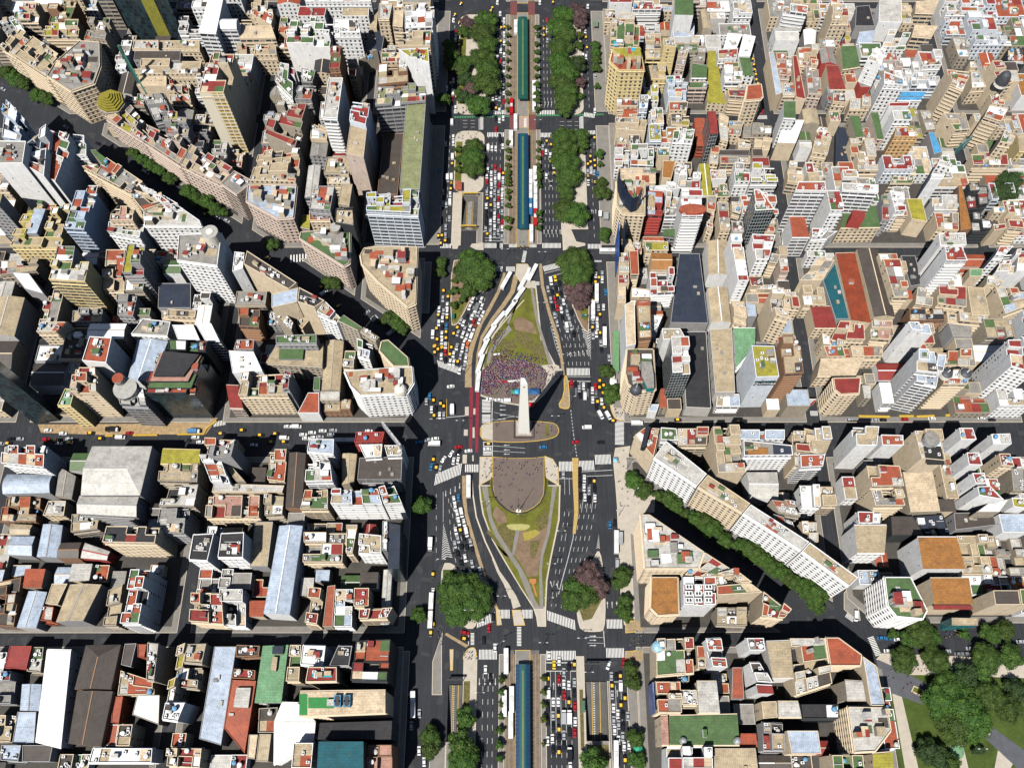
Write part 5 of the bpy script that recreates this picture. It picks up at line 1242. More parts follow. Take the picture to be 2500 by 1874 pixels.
        for i in range(nx):
            for j in range(ny):
                a, b, c_, d = G(i,j), G(i+1,j), G(i+1,j+1), G(i,j+1); z = Hc[i,j]
                cells[i,j] = ([a,b,c_,d], z, roofmat(Mc[i,j], kind)); tops.append((z, (i,j)))
                for (p, q, key, e) in ((a,b,(i,j-1),2),(b,c_,(i+1,j),1),(c_,d,(i,j+1),0),(d,a,(i-1,j),3)):
                    if key in Hc:
                        if Hc[key] < z: W_.wall(p, q, Hc[key], z, wallmat(wc, 'a') if z-Hc[key] > 5 and r.random() < .4 else plainw)
                        if z - Hc[key] > 2.9 and z <= h: pass
                    else:
                        u0 = us[i]*lens[2] if e in (0,2) else vs[j]*lens[1]
                        W_.wall(p, q, 0, z, wm[e], u0)
                    if style in 'cf' and (key not in Hc or Hc[key] < z-2):
                        # low parapet just inside this cell edge
                        cx_, cy_ = cen([a,b,c_,d]); dd = hypot(q[0]-p[0], q[1]-p[1])
                        if dd > .8:
                            an = atan2(q[1]-p[1], q[0]-p[0]); nx_, ny_ = -sin(an), cos(an); mx, my = (p[0]+q[0])/2, (p[1]+q[1])/2
                            s = 1 if ((cx_-mx)*nx_+(cy_-my)*ny_) > 0 else -1
                            Pa.box(mx+nx_*s*.155, my+ny_*s*.155, z+.002, dd-.02 if e in (0,2) else dd-.64, .29, .8 if e in (0,2) else .78, pm, an)
        left = set(cells); first = True
        while left:
            s0 = min(left, key=lambda q: (abs(cells[q][1]-h), q)); comp = [s0]; left.discard(s0); z0_ = cells[s0][1]
            for q in comp:
                for d_ in ((1,0),(-1,0),(0,1),(0,-1)):
                    w_ = (q[0]+d_[0], q[1]+d_[1])
                    if w_ in left and abs(cells[w_][1]-z0_) < .01: left.discard(w_); comp.append(w_)
            R0 = Rf if first else MB()
            for q in comp: R0.top(cells[q][0], cells[q][1], cells[q][2], (L[3], L[2]))
            if not first: R0.build('roof_terrace', root)
            first = False
        if style == 's':
            for e in (0,1,2,3): pp(L[e], L[(e+1) % 4], h, .35+.01*e, .25)
        # rooftop rooms, tanks and machines
        if style in 'cfn':
            nh = {'c': min(5, int(big/110)), 'f': min(8, 1+int(big/75)), 'n': min(2, int(big/400))}[style]
            if rc == 'W': nh = 0
            for _ in range(nh):
                i, j = r.randrange(nx), r.randrange(ny)
                u = us[i]+(us[i+1]-us[i])*r.uniform(.3,.7); v = vs[j]+(vs[j+1]-vs[j])*r.uniform(.3,.7) if style == 'c' else r.uniform(.2,.8)
                if style != 'c': u = r.uniform(.2,.8)
                p = bil(L, u, v); lx, ly, lz = r.uniform(1.6,4.2), r.uniform(1.6,3.8), r.uniform(1.6,3.0)
                lx = min(lx, lens[2]*.3); ly = min(ly, lens[1]*.3)
                an = atan2(L[2][1]-L[3][1], L[2][0]-L[3][0]); m_ = MB()
                m_.box(p[0], p[1], Hc[i,j] if style == 'c' else h, lx, ly, lz, wallmat(r.choice(wc+'clgw'), 'x'), an, roofmat(r.choice(ALT))); m_.build('stair_house', root)
            if style == 'f' and big > 120:
                for _ in range(int(min(5, big/120))):
                    u, v = r.uniform(.15,.85), r.uniform(.15,.85); p = bil(L, u, v); m_ = MB(); an = atan2(L[2][1]-L[3][1], L[2][0]-L[3][0])
                    m_.box(p[0], p[1], h, min(lens[2]*.25, r.uniform(3,9)), min(lens[1]*.25, r.uniform(3,8)), .05+.01*_, roofmat(r.choice(ALT)), an); m_.build('roof_terrace', root)
            if style in 'cf':
                for _ in range(r.choice((0,1,1,2))):
                    i, j = r.randrange(nx), r.randrange(ny)
                    p = bil(L, us[i]+(us[i+1]-us[i])*r.uniform(.25,.75), vs[j]+(vs[j+1]-vs[j])*r.uniform(.25,.75)); k_ = r.uniform(.8,1.1)
                    child('water_tank', tank_mesh(r.choice((0,0,0,1,2,2))), root, (p[0],p[1],Hc[i,j]), 0, (k_,k_,k_))
                for _ in range(r.choice((1,2,3,4,5,6))):
                    i, j = r.randrange(nx), r.randrange(ny)
                    p = bil(L, us[i]+(us[i+1]-us[i])*r.uniform(.15,.85), vs[j]+(vs[j+1]-vs[j])*r.uniform(.15,.85))
                    child('air_conditioner', ac_mesh(), root, (p[0],p[1],Hc[i,j]), r.choice((0,pi/2)))
            if big > 90 and style != 'n':
                for _ in range(r.choice((0,1,2))):
                    i, j = r.randrange(nx), r.randrange(ny); p = bil(L, us[i]+(us[i+1]-us[i])*.5, vs[j]+(vs[j+1]-vs[j])*r.uniform(.3,.7)); dl = min(lens[2]*(us[i+1]-us[i])*.8, 7); an = atan2(L[2][1]-L[3][1], L[2][0]-L[3][0])
                    kk = 'duct|%d' % round(dl)
                    if kk not in hutm: m_ = MB(); m_.box(0,0,.3,dl,.35,.4,plain('duct_metal', (.5,.5,.5), .4, .3)); hutm[kk] = m_.mesh('duct')
                    child('duct', hutm[kk], root, (p[0],p[1],Hc[i,j]), an)
        elif style == 's' and big > 150:
            for _ in range(r.choice((1,2,3,4))):
                p = bil(L, r.uniform(.2,.8), r.uniform(.2,.8)); m_ = MB(); m_.box(p[0],p[1],h,r.uniform(.8,2.4),r.uniform(.8,2.4),r.uniform(.4,1.2),pm,0,roofmat(r.choice('lgb'))); m_.build('roof_vent', root)
    # balconies and cornices stand proud of the street fronts
    front = [i for i in range(n) if typs[i] == 'd'] if n == 4 else [i for i in range(n) if win == 'd']
    bm_ = plain('balcony_'+WNAME[wc].replace(' ', '_'), sc3(WALL[wc], 1.08), .8, 0, .15, .8)
    for e in front:
        if n == 4 and e != 2: continue
        a, b = L[e], L[(e+1) % n]; d = hypot(b[0]-a[0], b[1]-a[1]); an = atan2(b[1]-a[1], b[0]-a[0]); nx_, ny_ = -sin(an), cos(an); mx, my = (a[0]+b[0])/2, (a[1]+b[1])/2
        s = -1 if (mx*nx_+my*ny_) < 0 else 1
        key = 'balcony|%s|%d' % (wc, round(d*2))
        if key not in hutm:
            m_ = MB(); m_.box(0,0,0,d*.86,1.0,.16,bm_); m_.box(0,.46*1,.16,d*.86,.08,.75,bm_); hutm[key] = m_.mesh('balcony')
        f = 1
        while 3.0*f+1 < h-2:
            child('balcony', hutm[key], root, (mx+nx_*s*.52, my+ny_*s*.52, 3.0*f), an + (0 if s > 0 else pi)); f += 1
    if h > 9 and style not in 'gv':
        for e in range(n):
            if typs[e] in 'asd' and lens[e] > 4 and (n != 4 or e in (2,) or (typs[e] == 'a' and e != 0)):
                a, b = L[e], L[(e+1) % n]; an = atan2(b[1]-a[1], b[0]-a[0]); nx_, ny_ = -sin(an), cos(an); mx, my = (a[0]+b[0])/2, (a[1]+b[1])/2; s_ = -1 if (mx*nx_+my*ny_) < 0 else 1
                for f in range(1, int((h-1)/3.2)):
                    W_.box(mx+nx_*s_*.09, my+ny_*s_*.09, f*3.2+.25, lens[e]*.97, .34, .22, pm, an)
    if not (style in 'sghv') and h > 12 and win != 'k':
        co = W_
        for e in range(n):
            if typs[e] in 'abdy' and lens[e] > 3:
                a, b = L[e], L[(e+1) % n]; an = atan2(b[1]-a[1], b[0]-a[0]); nx_, ny_ = -sin(an), cos(an); mx, my = (a[0]+b[0])/2, (a[1]+b[1])/2
                s = -1 if (mx*nx_+my*ny_) < 0 else 1
                co.box(mx+nx_*s*.3, my+ny_*s*.3, h-3.6 if style == 'c' else h-.9, lens[e]*1.0, .6, .45, pm, an)
    W_.build('wall', root); Rf.build('roof', root)
    BUILD.append(dict(root=root, poly=P, h=h, desc=desc, roof=rc, wall=wc, style=style, blk=blk, c=c)); return root
# 'y' facade: bright yellow recesses between pale slabs
def _ymat():
    key = 'wall_yellowish_y'; m, n, l, b = nodes(key); uv = n.new('ShaderNodeUVMap').outputs[0]
    sx = n.new('ShaderNodeSeparateXYZ'); l.new(uv, sx.inputs[0]); u, v = sx.outputs[0], sx.outputs[1]
    fu = mth(n, l, 'FRACT', mth(n, l, 'DIVIDE', u, 3.4)); fv = mth(n, l, 'FRACT', mth(n, l, 'DIVIDE', v, 3.1))
    w = mth(n, l, 'MULTIPLY', mth(n, l, 'GREATER_THAN', fu, .18), mth(n, l, 'GREATER_THAN', fv, .35)); w = mth(n, l, 'MULTIPLY', w, mth(n, l, 'GREATER_THAN', u, 6.5))
    c = mixc(n, l, mth(n, l, 'GREATER_THAN', fv, .72), (.60,.42,.12), (.12,.08,.02)); c = mixc(n, l, w, (.78,.72,.58), c); l.new(c, b.inputs['Base Color']); MATS[key] = m
_ymat()
lines = [x.strip() for x in BT.strip().split('\n') if x.strip()]
tile = None; last = None; OCC = []; k = 0
for ln_ in lines:
    if ln_[0] == '@': tile = ln_[1:]; continue
    body, _, desc = ln_.partition(';'); f = body.split(); k += 1
    if f[0] == '+':
        hh = float(f[1]); P = [W(tile, *map(float, q.split(',')), hh) for q in f[4:]]; rc_ = last['root']; c = last['c']; m_ = MB()
        m_.prism([(p[0]-c[0], p[1]-c[1]) for p in P], last['h']+.01 if last['style'] not in 'g' else last['h']-2, hh, wallmat(f[3], 'x'), roofmat(f[2])); m_.build('rooftop_block', rc_); continue
    h = float(f[0]); stl, _, win = f[1].partition('.'); pts = f[4:]; z = h
    if tile in ('D','E','D2','E2') and 18 <= h <= 31 and not (desc and ('hotel' in desc or 'corner' in desc)): h = z = round(h*(.58 if tile in ('D','E') else .7), 1)
    elif tile in ('D','E') and 32 <= h <= 44 and 'hotel' not in desc: h = z = round(h*.84, 1)
    if pts[0] == 'BASE': pts = pts[1:]; z = 0
    if k == 0: continue
    P = [W(tile, *map(float, q.split(',')), z) for q in pts]
    if area(P) < 14: continue
    if 'x' in win and len(win) > 1: win = win.replace('x', '') 
    make_building(P, h, stl[0], win[:1], f[2], f[3], desc or None, k); last = BUILD[-1]; OCC.append(P)
# ------------------------------------------------------------------ the remaining lots of each block
def occ(p): return any(inside(p, Q) for Q in OCC)
from itertools import product
nf = 0
for nm, P in BLK:
    x0, x1 = min(p[0] for p in P), max(p[0] for p in P); y0, y1 = min(p[1] for p in P), max(p[1] for p in P)
    y = y0
    while y < y1-5:
        d = rng.uniform(18, 29); d = min(d, y1-y)
        if y1-(y+d) < 8: d = y1-y
        x = x0
        while x < x1-4:
            w = rng.uniform(13, 22); w = min(w, x1-x)
            if x1-(x+w) < 6: w = x1-x
            # choose the largest free part of this lot
            best = None
            for (fa, fb, fc, fd) in ((0,1,0,1),(0,1,0,.5),(0,1,.5,1),(0,.5,0,1),(.5,1,0,1),(0,.5,0,.5),(.5,1,0,.5),(0,.5,.5,1),(.5,1,.5,1)):
                a, b, c_, d_ = x+w*fa, x+w*fb, y+d*fc, y+d*fd
                S_ = [(a+(b-a)*i/4, c_+(d_-c_)*j/4) for i in range(5) for j in range(5)]
                S_ = [(min(max(q[0], a+.4), b-.4), min(max(q[1], c_+.4), d_-.4)) for q in S_]
                bad = sum(1 for q in S_ if occ(q)); out = sum(1 for q in S_ if not inside(q, P))
                if bad <= 1 and out <= 1: best = (a, b, c_, d_); break
            if best:
                a, b, c_, d_ = best; far = y > 300; right = x > 0
                q = PX((a+b)/2, (c_+d_)/2, 15)
                if -60 < q[0] < 2560 and -90 < q[1] < 1940 and (b-a)*(d_-c_) > 62:
                    if (b-a)*(d_-c_) < 90 and rng.random() < .25: pass
                    else:
                        h = rng.choice((7,8,9,11,12,14,17) if right else (7,9,11,13,15,18,21)) * (1.25 if not right and y > 190 else 1) * (.8 if (y < 160 and x < 0) else 1)
                        rc = rng.choice('gglllbbtttrrcyGwwBo' if right else 'gglldbbttrGlBdkww'); wc = rng.choice('cccwwwpbwew' if right else 'cccglwbww')
                        stl = rng.choice('ccccccfsg' if right else 'cccccfsgg')
                        make_building([(a,d_),(b,d_),(b,c_),(a,c_)], round(h,1), stl, '', rc, wc, None, 5000+nf, nm); nf += 1
            x += w
        y += d
OC2 = [b['poly'] for b in BUILD]; OB = [(min(p[0] for p in Q), max(p[0] for p in Q), min(p[1] for p in Q), max(p[1] for p in Q), Q) for Q in OC2]
def occ2(p): return any(a <= p[0] <= b and c <= p[1] <= d and inside(p, Q) for a, b, c, d, Q in OB)
for nm, P in BLK:
    x0, x1 = min(p[0] for p in P), max(p[0] for p in P); y0, y1 = min(p[1] for p in P), max(p[1] for p in P); y = y0+.5
    while y < y1-6:
        d = rng.uniform(6, 10); x = x0+.5
        while x < x1-6:
            w = rng.uniform(6.5, 11); ok = True
            for i in range(4):
                for j in range(4):
                    q = (x+w*(i+.1)/3.2, y+d*(j+.1)/3.2)
                    if not inside(q, P) or occ2(q): ok = False; break
                if not ok: break
            if ok:
                q = PX(x+w/2, y+d/2, 8)
                if -20 < q[0] < 2520 and -30 < q[1] < 1890:
                    make_building([(x,y+d),(x+w,y+d),(x+w,y),(x,y)], rng.choice((4.5,6,7.5,9,11) if y < 200 else (6,9,12,14)), rng.choice('cnsgc'), 'x', rng.choice('ggdlbttGBdrw'), rng.choice('ccbwl'), None, 9000+nf, nm); nf += 1
                    Q = BUILD[-1]['poly']; OB.append((min(p[0] for p in Q), max(p[0] for p in Q), min(p[1] for p in Q), max(p[1] for p in Q), Q)); x += w; continue
            x += 2.5
        y += 3.5
print('buildings', len(BUILD), 'filler', nf)
# ------------------------------------------------------------------ obelisk
ox_, oy_ = W('C3', 1028, 955)
oy_ += 3.1
stone = plain('obelisk_stone', (.9,.88,.82), .8, 0, .06, .4)
t = empty('obelisk', (ox_, oy_, .15)); m = MB()
a, b = 3.25, 1.75
Q0 = [(-a,-a),(a,-a),(a,a),(-a,a)]; Q1 = [(-b,-b),(b,-b),(b,b),(-b,b)]
for i in range(4):
    j = (i+1) % 4; m.face([(*Q0[i],.9),(*Q0[j],.9),(*Q1[j],63.6),(*Q1[i],63.6)], stone, [(0,0),(6.5,0),(5,62),(1.5,62)])
m.build('shaft', t); m = MB()
for i in range(4):
    j = (i+1) % 4; m.face([(*Q1[i],63.6),(*Q1[j],63.6),(.12*(1 if Q1[j][0]>0 else -1),.12*(1 if Q1[j][1]>0 else -1),67.3),(.12*(1 if Q1[i][0]>0 else -1),.12*(1 if Q1[i][1]>0 else -1),67.3)], stone)
m.build('pyramid_top', t)
m = MB(); m.box(0,0,0,8.6,8.6,.9,plain('plinth_stone', (.40,.36,.32))); m.build('plinth', t)
wm_ = MB(); wm_.box(0,0,0,.7,.06,1.1,plain('dark_opening', (.02,.02,.02))); wme = wm_.mesh('window')
for k in range(4): child('window', wme, t, (2.02*sin(k*pi/2), -2.02*cos(k*pi/2), 60), k*pi/2)
railm = plain('dark_railing', (.03,.03,.035)); m = MB()
for k in range(4):
    m.box(5.6*sin(k*pi/2), -5.6*cos(k*pi/2), .1, 11.3-(.16 if k % 2 else 0), .12, 1.0, railm, k*pi/2)
m.build('fence', t)
tag(t, 'tall white stone obelisk on its dark plaza in the wide crossing', 'obelisk')
# ------------------------------------------------------------------ stations of the bus corridor
def station(t0, y0, t1, y1, solar, label):
    Y1 = W(t0, 1018, y0)[1]; Y0 = W(t1, 1018, y1)[1]; L = Y1-Y0; r = empty('bus_station', (.1, (Y0+Y1)/2, .15)); H = 4.4; w = 3.35
    teal = plain('teal_roof', (.012,.075,.06), .5, 0, .2, .3); mid = plain('teal_roof_centre', (.10,.17,.07) if not solar else (.05,.17,.12), .5, 0, .2, .3); blue = plain('blue_panel', (.010,.04,.10), .35, 0, .3, .6)
    rib = plain('panel_rib', (.10,.16,.24), .5)
    m = MB(); 
    for s in (-1, 1):
        m.face([(s*1.0,-L/2,H+.55),(s*w,-L/2,H),(s*w,L/2,H),(s*1.0,L/2,H+.55)], teal if not solar else plain('teal_panel_zone', (.01,.07,.12), .4))
        m.face([(s*w,-L/2,H),(s*w,L/2,H),(s*w,L/2,H-.35),(s*w,-L/2,H-.35)], teal)
    m.face([(-1,-L/2,H+.55),(1,-L/2,H+.55),(1,L/2,H+.55),(-1,L/2,H+.55)], teal); m.face([(-w,-L/2,H-.35),(w,-L/2,H-.35),(w,L/2,H-.35),(-w,L/2,H-.35)], teal)
    m.build('roof', r); m = MB(); m.box(0,0,H+.56,1.0,L-6,.14,mid); m.build('skylight', r)
    if solar:
        for s in (-1, 1):
            m = MB(); n_ = int(L/1.9)
            for k in range(n_):
                y = -L/2+L*(k+.08)/n_; y2 = -L/2+L*(k+.9)/n_
                m.face([(s*1.75,y,H+.45),(s*(w+.25),y,H+.05),(s*(w+.25),y2,H+.05),(s*1.75,y2,H+.45)], blue)
            tag(m.build('solar_panel_row', r), kind='stuff')
    cm = MB(); cm.cyl(0,0,0,.14,.14,H-.3,rib,6); cme = cm.mesh('column')
    for k in range(int(L/9)+1):
        for s in (-1, 1): child('column', cme, r, (s*1.6, -L/2+3+k*(L-6)/max(1,int(L/9)), .02))
    tag(r, label, 'bus station', 'canopied stations along the bus corridor'); return r
station('C1', 200, 'C1', 935, 0, 'plain teal roofed bus station canopy nearest the top edge')
station('C1', 1245, 'C2', 622, 1, 'teal and blue panelled bus station canopy above the tree lined crossing')
station('C4', 735, 'C4', 2050, 1, 'blue panelled bus station canopy running off the bottom edge')
# ------------------------------------------------------------------ trees
def leafmat(nm, c1, c2):
    m, n, l, b = nodes(nm); gpos = n.new('ShaderNodeTexCoord').outputs['Object']; oi = n.new('ShaderNodeObjectInfo')
    f = noise(n, l, gpos, 3.2, 3, .6); wn = n.new('ShaderNodeTexWhiteNoise'); l.new(n.new('ShaderNodeNewGeometry').outputs['Random Per Island'], wn.inputs[0])
    f = mth(n, l, 'ADD', mth(n, l, 'MULTIPLY', f, .5), mth(n, l, 'MULTIPLY', n.new('ShaderNodeNewGeometry').outputs['Random Per Island'], .5))
    c = mixc(n, l, ramp(n, l, f, .3, .8), c1, c2)
    h = n.new('ShaderNodeHueSaturation'); l.new(c, h.inputs['Color']); l.new(mth(n, l, 'ADD', .8, mth(n, l, 'MULTIPLY', oi.outputs['Random'], .4)), h.inputs['Value'])
    l.new(mth(n, l, 'ADD', .485, mth(n, l, 'MULTIPLY', oi.outputs['Random'], .03)), h.inputs['Hue'])
    l.new(h.outputs[0], b.inputs['Base Color']); b.inputs['Roughness'].default_value = .8; return m
LEAF = dict(g=leafmat('leaf_green', (.014,.045,.004), (.065,.12,.010)), d=leafmat('leaf_dark', (.010,.028,.006), (.035,.065,.010)), p=leafmat('leaf_blossom', (.035,.032,.020), (.15,.07,.09)),
            l=leafmat('leaf_light', (.03,.055,.006), (.10,.13,.012)))
barkm = plain('bark', (.09,.06,.04), .9)
def crown_mesh(nl, nq, size, mat, seed, tall=.62):
    r = random.Random(seed); m = MB(); lob = []
    for k in range(nl):
        a = r.uniform(0, 2*pi); q = sqrt((k+.5)/nl)*.68; a = k*2.39996+r.uniform(-.4,.4); z = r.uniform(.12, .5)*(1-q*.6); rr = r.uniform(.30, .42)*(1.15-q*.4)
        lob.append((q*cos(a), q*sin(a), z*1.1, rr))
    lob.append((0,0,.45,.45))
    for lx, ly, lz, rr in lob:            # dark inner mass of each lobe
        N = 7
        for i in range(4):
            p0, p1 = -pi/2+pi*i/4, -pi/2+pi*(i+1)/4
            for j in range(N):
                a0, a1 = 2*pi*j/N, 2*pi*(j+1)/N; s = rr*.80
                m.face([(lx+s*cos(p)*cos(a), ly+s*cos(p)*sin(a), lz+s*sin(p)*tall) for p, a in ((p0,a0),(p0,a1),(p1,a1),(p1,a0))], mat)
    for k in range(nq):
        lx, ly, lz, rr = lob[r.randrange(len(lob))]
        u = r.uniform(-.45, 1); a = r.uniform(0, 2*pi); s = sqrt(1-u*u); k_ = r.uniform(.78, 1.1)
        d = Vector((s*cos(a), s*sin(a), u)); p = Vector((lx+d.x*rr*k_, ly+d.y*rr*k_, lz+d.z*rr*k_*tall))
        nn = (d+Vector((r.uniform(-.7,.7), r.uniform(-.7,.7), r.uniform(-.3,.9)))).normalized(); t1 = nn.orthogonal().normalized(); t2 = nn.cross(t1); sz = size*r.uniform(.6,1.3); e = sz*r.uniform(.5,.9)
        m.face([tuple(p+t1*sz), tuple(p+t2*e), tuple(p-t1*sz), tuple(p-t2*e)], mat)
    return m.mesh('crown')
CR = {}
for key in 'gdpl':
    CR[key, 0] = [crown_mesh(5, 520, .105, LEAF[key], 11+i+ord(key), .8) for i in range(3)]
    CR[key, 1] = [crown_mesh(11, 1900, .062, LEAF[key], 51+i+ord(key), .62) for i in range(2)]
    CR[key, 2] = [crown_mesh(19, 4800, .041, LEAF[key], 91+i+ord(key), .55) for i in range(2)]
tm = MB(); tm.cyl(0,0,0,.16,.10,1,barkm,7,cap=False)
for k in range(4):
    a = k*pi/2+.4; q = [(.0,.0,.75),(.05,.0,.75)]
    d = (cos(a)*.55, sin(a)*.55, 1.35); s_ = (-sin(a)*.045, cos(a)*.045, 0)
    for e in ((s_, (0,0,.05)), ((0,0,.05), (-s_[0],-s_[1],0)), ((-s_[0],-s_[1],0), s_)):
        tm.face([(e[0][0],e[0][1],.7+e[0][2]),(e[1][0],e[1][1],.7+e[1][2]),(d[0]+e[1][0]*.4,d[1]+e[1][1]*.4,d[2]+e[1][2]*.4),(d[0]+e[0][0]*.4,d[1]+e[0][1]*.4,d[2]+e[0][2]*.4)], barkm)
trunk_me = tm.mesh('trunk')
TREES = []
def tree(tl, x, y, rp, ty='g', zone='', hk=None):
    zc = 466/(st+((TILES[tl][1]+y/TS)-PY0)/FPX*ct); R_ = rp/TS*zc/FPX*1.36
    H_ = hk or min(17, max(5.0, R_*1.35+2.2)); ctr = H_*.62; X, Y = W(tl, x, y, ctr)
    r = random.Random(int(x*31+y*17)); o = empty('tree', (X, Y, 0)); big = 0 if R_ < 4.2 else 1 if R_ < 8 else 2
    c = child('crown', r.choice(CR[ty, big]), o, (0,0,ctr*.62), r.uniform(0, 6.28), (R_, R_, H_*.62))
    child('trunk', trunk_me, o, (0,0,0), r.uniform(0,6), (R_*.35+1, R_*.35+1, ctr*.8))
    TREES.append((o, X, Y, R_, ty, zone)); return o
TR = r'''
@C1|top left median|690,160,90 660,270,100 700,380,80 650,500,100 700,600,100 690,725,110 620,930,95 500,550,70 490,270,55 470,620,60 520,190,55,p 585,235,42,p 505,700,65,d 555,780,62,p 440,830,42 490,860,60,d
@C1|left pavement near the top|350,390,55 370,470,60 365,570,55 300,880,60
@C1|second left median|570,1300,75 560,1400,90 570,1500,85 440,1340,38 440,1430,38 440,1520,38
@C1|top right median|1380,120,85 1350,230,100 1390,290,90 1360,400,95 1350,530,95 1400,640,100 1370,730,100 1410,800,90 1400,880,92 1390,960,78 1510,120,75,p 1540,200,50,p 1500,60,50,p 1530,310,34,l 1520,400,40 1510,560,75,d 1470,640,42,p 1530,730,50,p 1540,860,34
@C1|right pavement near the top|1670,400,42 1675,460,42 1680,525,42 1680,605,42 1690,768,28 1710,1380,42 1718,1470,28 1730,1630,45
@C1|second right median|1390,1220,95 1400,1320,100 1400,1430,110 1440,1560,95 1540,1210,68 1560,1290,50 1545,1350,34
@C2|second right median|1420,130,85 1410,235,75 1400,400,100 1490,430,108
@C2|right pavement by the blue billboard|1730,245,70 1760,610,50 1755,665,42
@C2|left tree island below the crossing|550,870,110 610,960,135 645,1040,85 500,960,95 520,1130,68 400,1140,44 470,1225,34 400,1265,38 410,1040,30,l
@C2|left avenue pavement|280,880,50 270,970,50
@C2|right tree island below the crossing|1480,860,130 1510,960,118 1545,1010,75 1450,1010,85 1450,1090,60,p 1530,1110,85,p 1540,1190,78,p 1480,1160,70,p 1535,1260,52,p
@C3|pavement right of the obelisk|1770,380,62 1815,590,80
@C3|left pavement in shade|100,1590,80
@D3|right diagonal street|540,990,75 640,1090,72 765,1130,50 860,1150,60 910,1220,72 1005,1300,45 1090,1345,60 1180,1370,75 1240,1430,92 1370,1540,72 1500,1590,60 1570,1610,78 1640,1650,80
@D4|lower right diagonal street|1695,-236,72 1790,-165,68 1857,-107,75 1930,-55,66 1986,-18,70
@E4|end of the right diagonal street|250,30,80 330,60,105 350,190,70 430,120,42
@Cb|left island above the lower street|400,880,135 520,870,130 570,1000,130 430,1060,120 620,930,110 340,990,80
@Cb|left pavement above the lower street|80,1110,65
@Cb|right island above the lower street|1500,860,100 1600,930,100 1480,950,105 1610,740,105,p 1690,850,90,p
@Cb|right pavement above the lower street|1920,750,75 1895,815,62 1940,970,55 1925,1080,66 1960,1125,45
@C4|lower left median|500,1210,85 190,1370,85 180,1480,80 450,1450,105 520,1500,85 480,1610,120
@C4|lower right pavement|1990,760,62 2010,890,66 2030,1380,72 2050,1590,70
@C4|lower right median|1650,1620,108
@A|top left diagonal street|45,640,70 110,690,70 200,740,60 320,840,60 400,870,68 1190,1370,50 1270,1420,48 1350,1470,55 1430,1520,55 1520,1590,60
@A2|middle of the left diagonal street|1680,50,65 1760,120,70 1850,150,65 1930,210,58 2000,250,42
@B2|lower left diagonal street|600,530,55 1100,870,58 1160,880,58 1650,1190,62 1720,1230,62 1780,1290,52
@D|garden beside the yellow roof|1330,590,52,d 1410,590,50 1225,400,30
@E2|right edge courtyard|2030,50,110,d 2110,-40,110,d
@E4|park street|1300,440,110 1380,480,78 1200,500,75 1140,680,105 1430,680,108 1030,450,45 1680,455,50 1920,450,80 2050,420,80 1890,660,112 2110,640,100
@E4|big park|1700,830,105,d 1850,780,95 1480,1050,140 1650,1100,170 1750,1230,150 1600,1290,140 1550,940,125 1900,1000,110 2080,1120,110 2150,950,90,d 1350,1500,95,d 1450,1570,105,d 1560,1620,80 1800,1480,52,d
'''
for ln_ in TR.strip().split('\n'):
    tl, zn, toks = ln_[1:].split('|')
    for q in toks.split():
        f = q.split(','); tree(tl, float(f[0]), float(f[1]), float(f[2]), f[3] if len(f) > 3 else 'g', zn)
for y in range(240, 1010, 74): tree('C1', 883, y, 22, 'l', 'left row of saplings beside the bus lane'); tree('C1', 1146, y+random.Random(y).uniform(-8,8), 24 if y < 700 else 30, 'g', 'right row of saplings beside the bus lane')
for y in range(1280, 1650, 68): tree('C1', 884, y, 25, 'l', 'left row of saplings beside the bus lane'); tree('C1', 1158, y, 24, 'l', 'right row of saplings beside the bus lane')
for y, r_ in ((60,26),(115,24),(180,26),(240,28),(300,26),(370,26),(495,38),(570,28)): tree('C2', 883, y, r_, 'l', 'left row of saplings beside the bus lane')
for y, r_ in ((60,24),(120,24),(190,24),(440,30),(505,25),(570,30)): tree('C2', 1168, y, r_, 'g', 'right row of saplings beside the bus lane')
for y, r_ in ((860,32),(970,32),(1080,28),(1195,28),(1320,36),(1445,40),(1565,32)): tree('C4', 825 if y < 1200 else 808, y, r_, 'g', 'lower left row of saplings beside the bus lane')
for y, r_ in ((850,28),(970,30),(1090,28),(1210,32),(1440,22)): tree('C4', 1207, y, r_, 'l', 'lower right row of saplings beside the bus lane')
# ------------------------------------------------------------------ vehicles
glassm = plain('vehicle_glass', (.008,.010,.014), .12, 0, .1); tyrem = plain('tyre', (.012,.012,.012), .9)
VC = dict(w=(.70,.71,.72), s=(.34,.36,.39), g=(.16,.17,.18), b=(.012,.013,.018), r=(.38,.012,.02), u=(.03,.16,.34), o=(.7,.18,.06), n=(.2,.06,.02), y=(.75,.55,.02))
VN = dict(w='white', s='silver', g='grey', b='black', r='red', u='blue', o='orange', n='brown', y='yellow', t='black and yellow')
def paint(c): return plain('paint_'+VN[c], VC[c], .28, 0, .05, 1)
taxiy = plain('taxi_yellow', (.80,.47,.012), .35, 0, .05)
VM = {}
def loft(m, secs, mat):
    """secs: list of (y, halfwidth_bottom, halfwidth_top, z0, z1) along the body"""
    R_ = [[(-wb,y,z0),(-wb*1.0,y,z0+(z1-z0)*.55),(-wt,y,z1),(wt,y,z1),(wb,y,z0+(z1-z0)*.55),(wb,y,z0)] for y, wb, wt, z0, z1 in secs]
    for a, b in zip(R_, R_[1:]):
        for i in range(6):
            j = (i+1) % 6; m.face([a[i], a[j], b[j], b[i]], mat)
    m.face(R_[0], mat); m.face(R_[-1], mat)
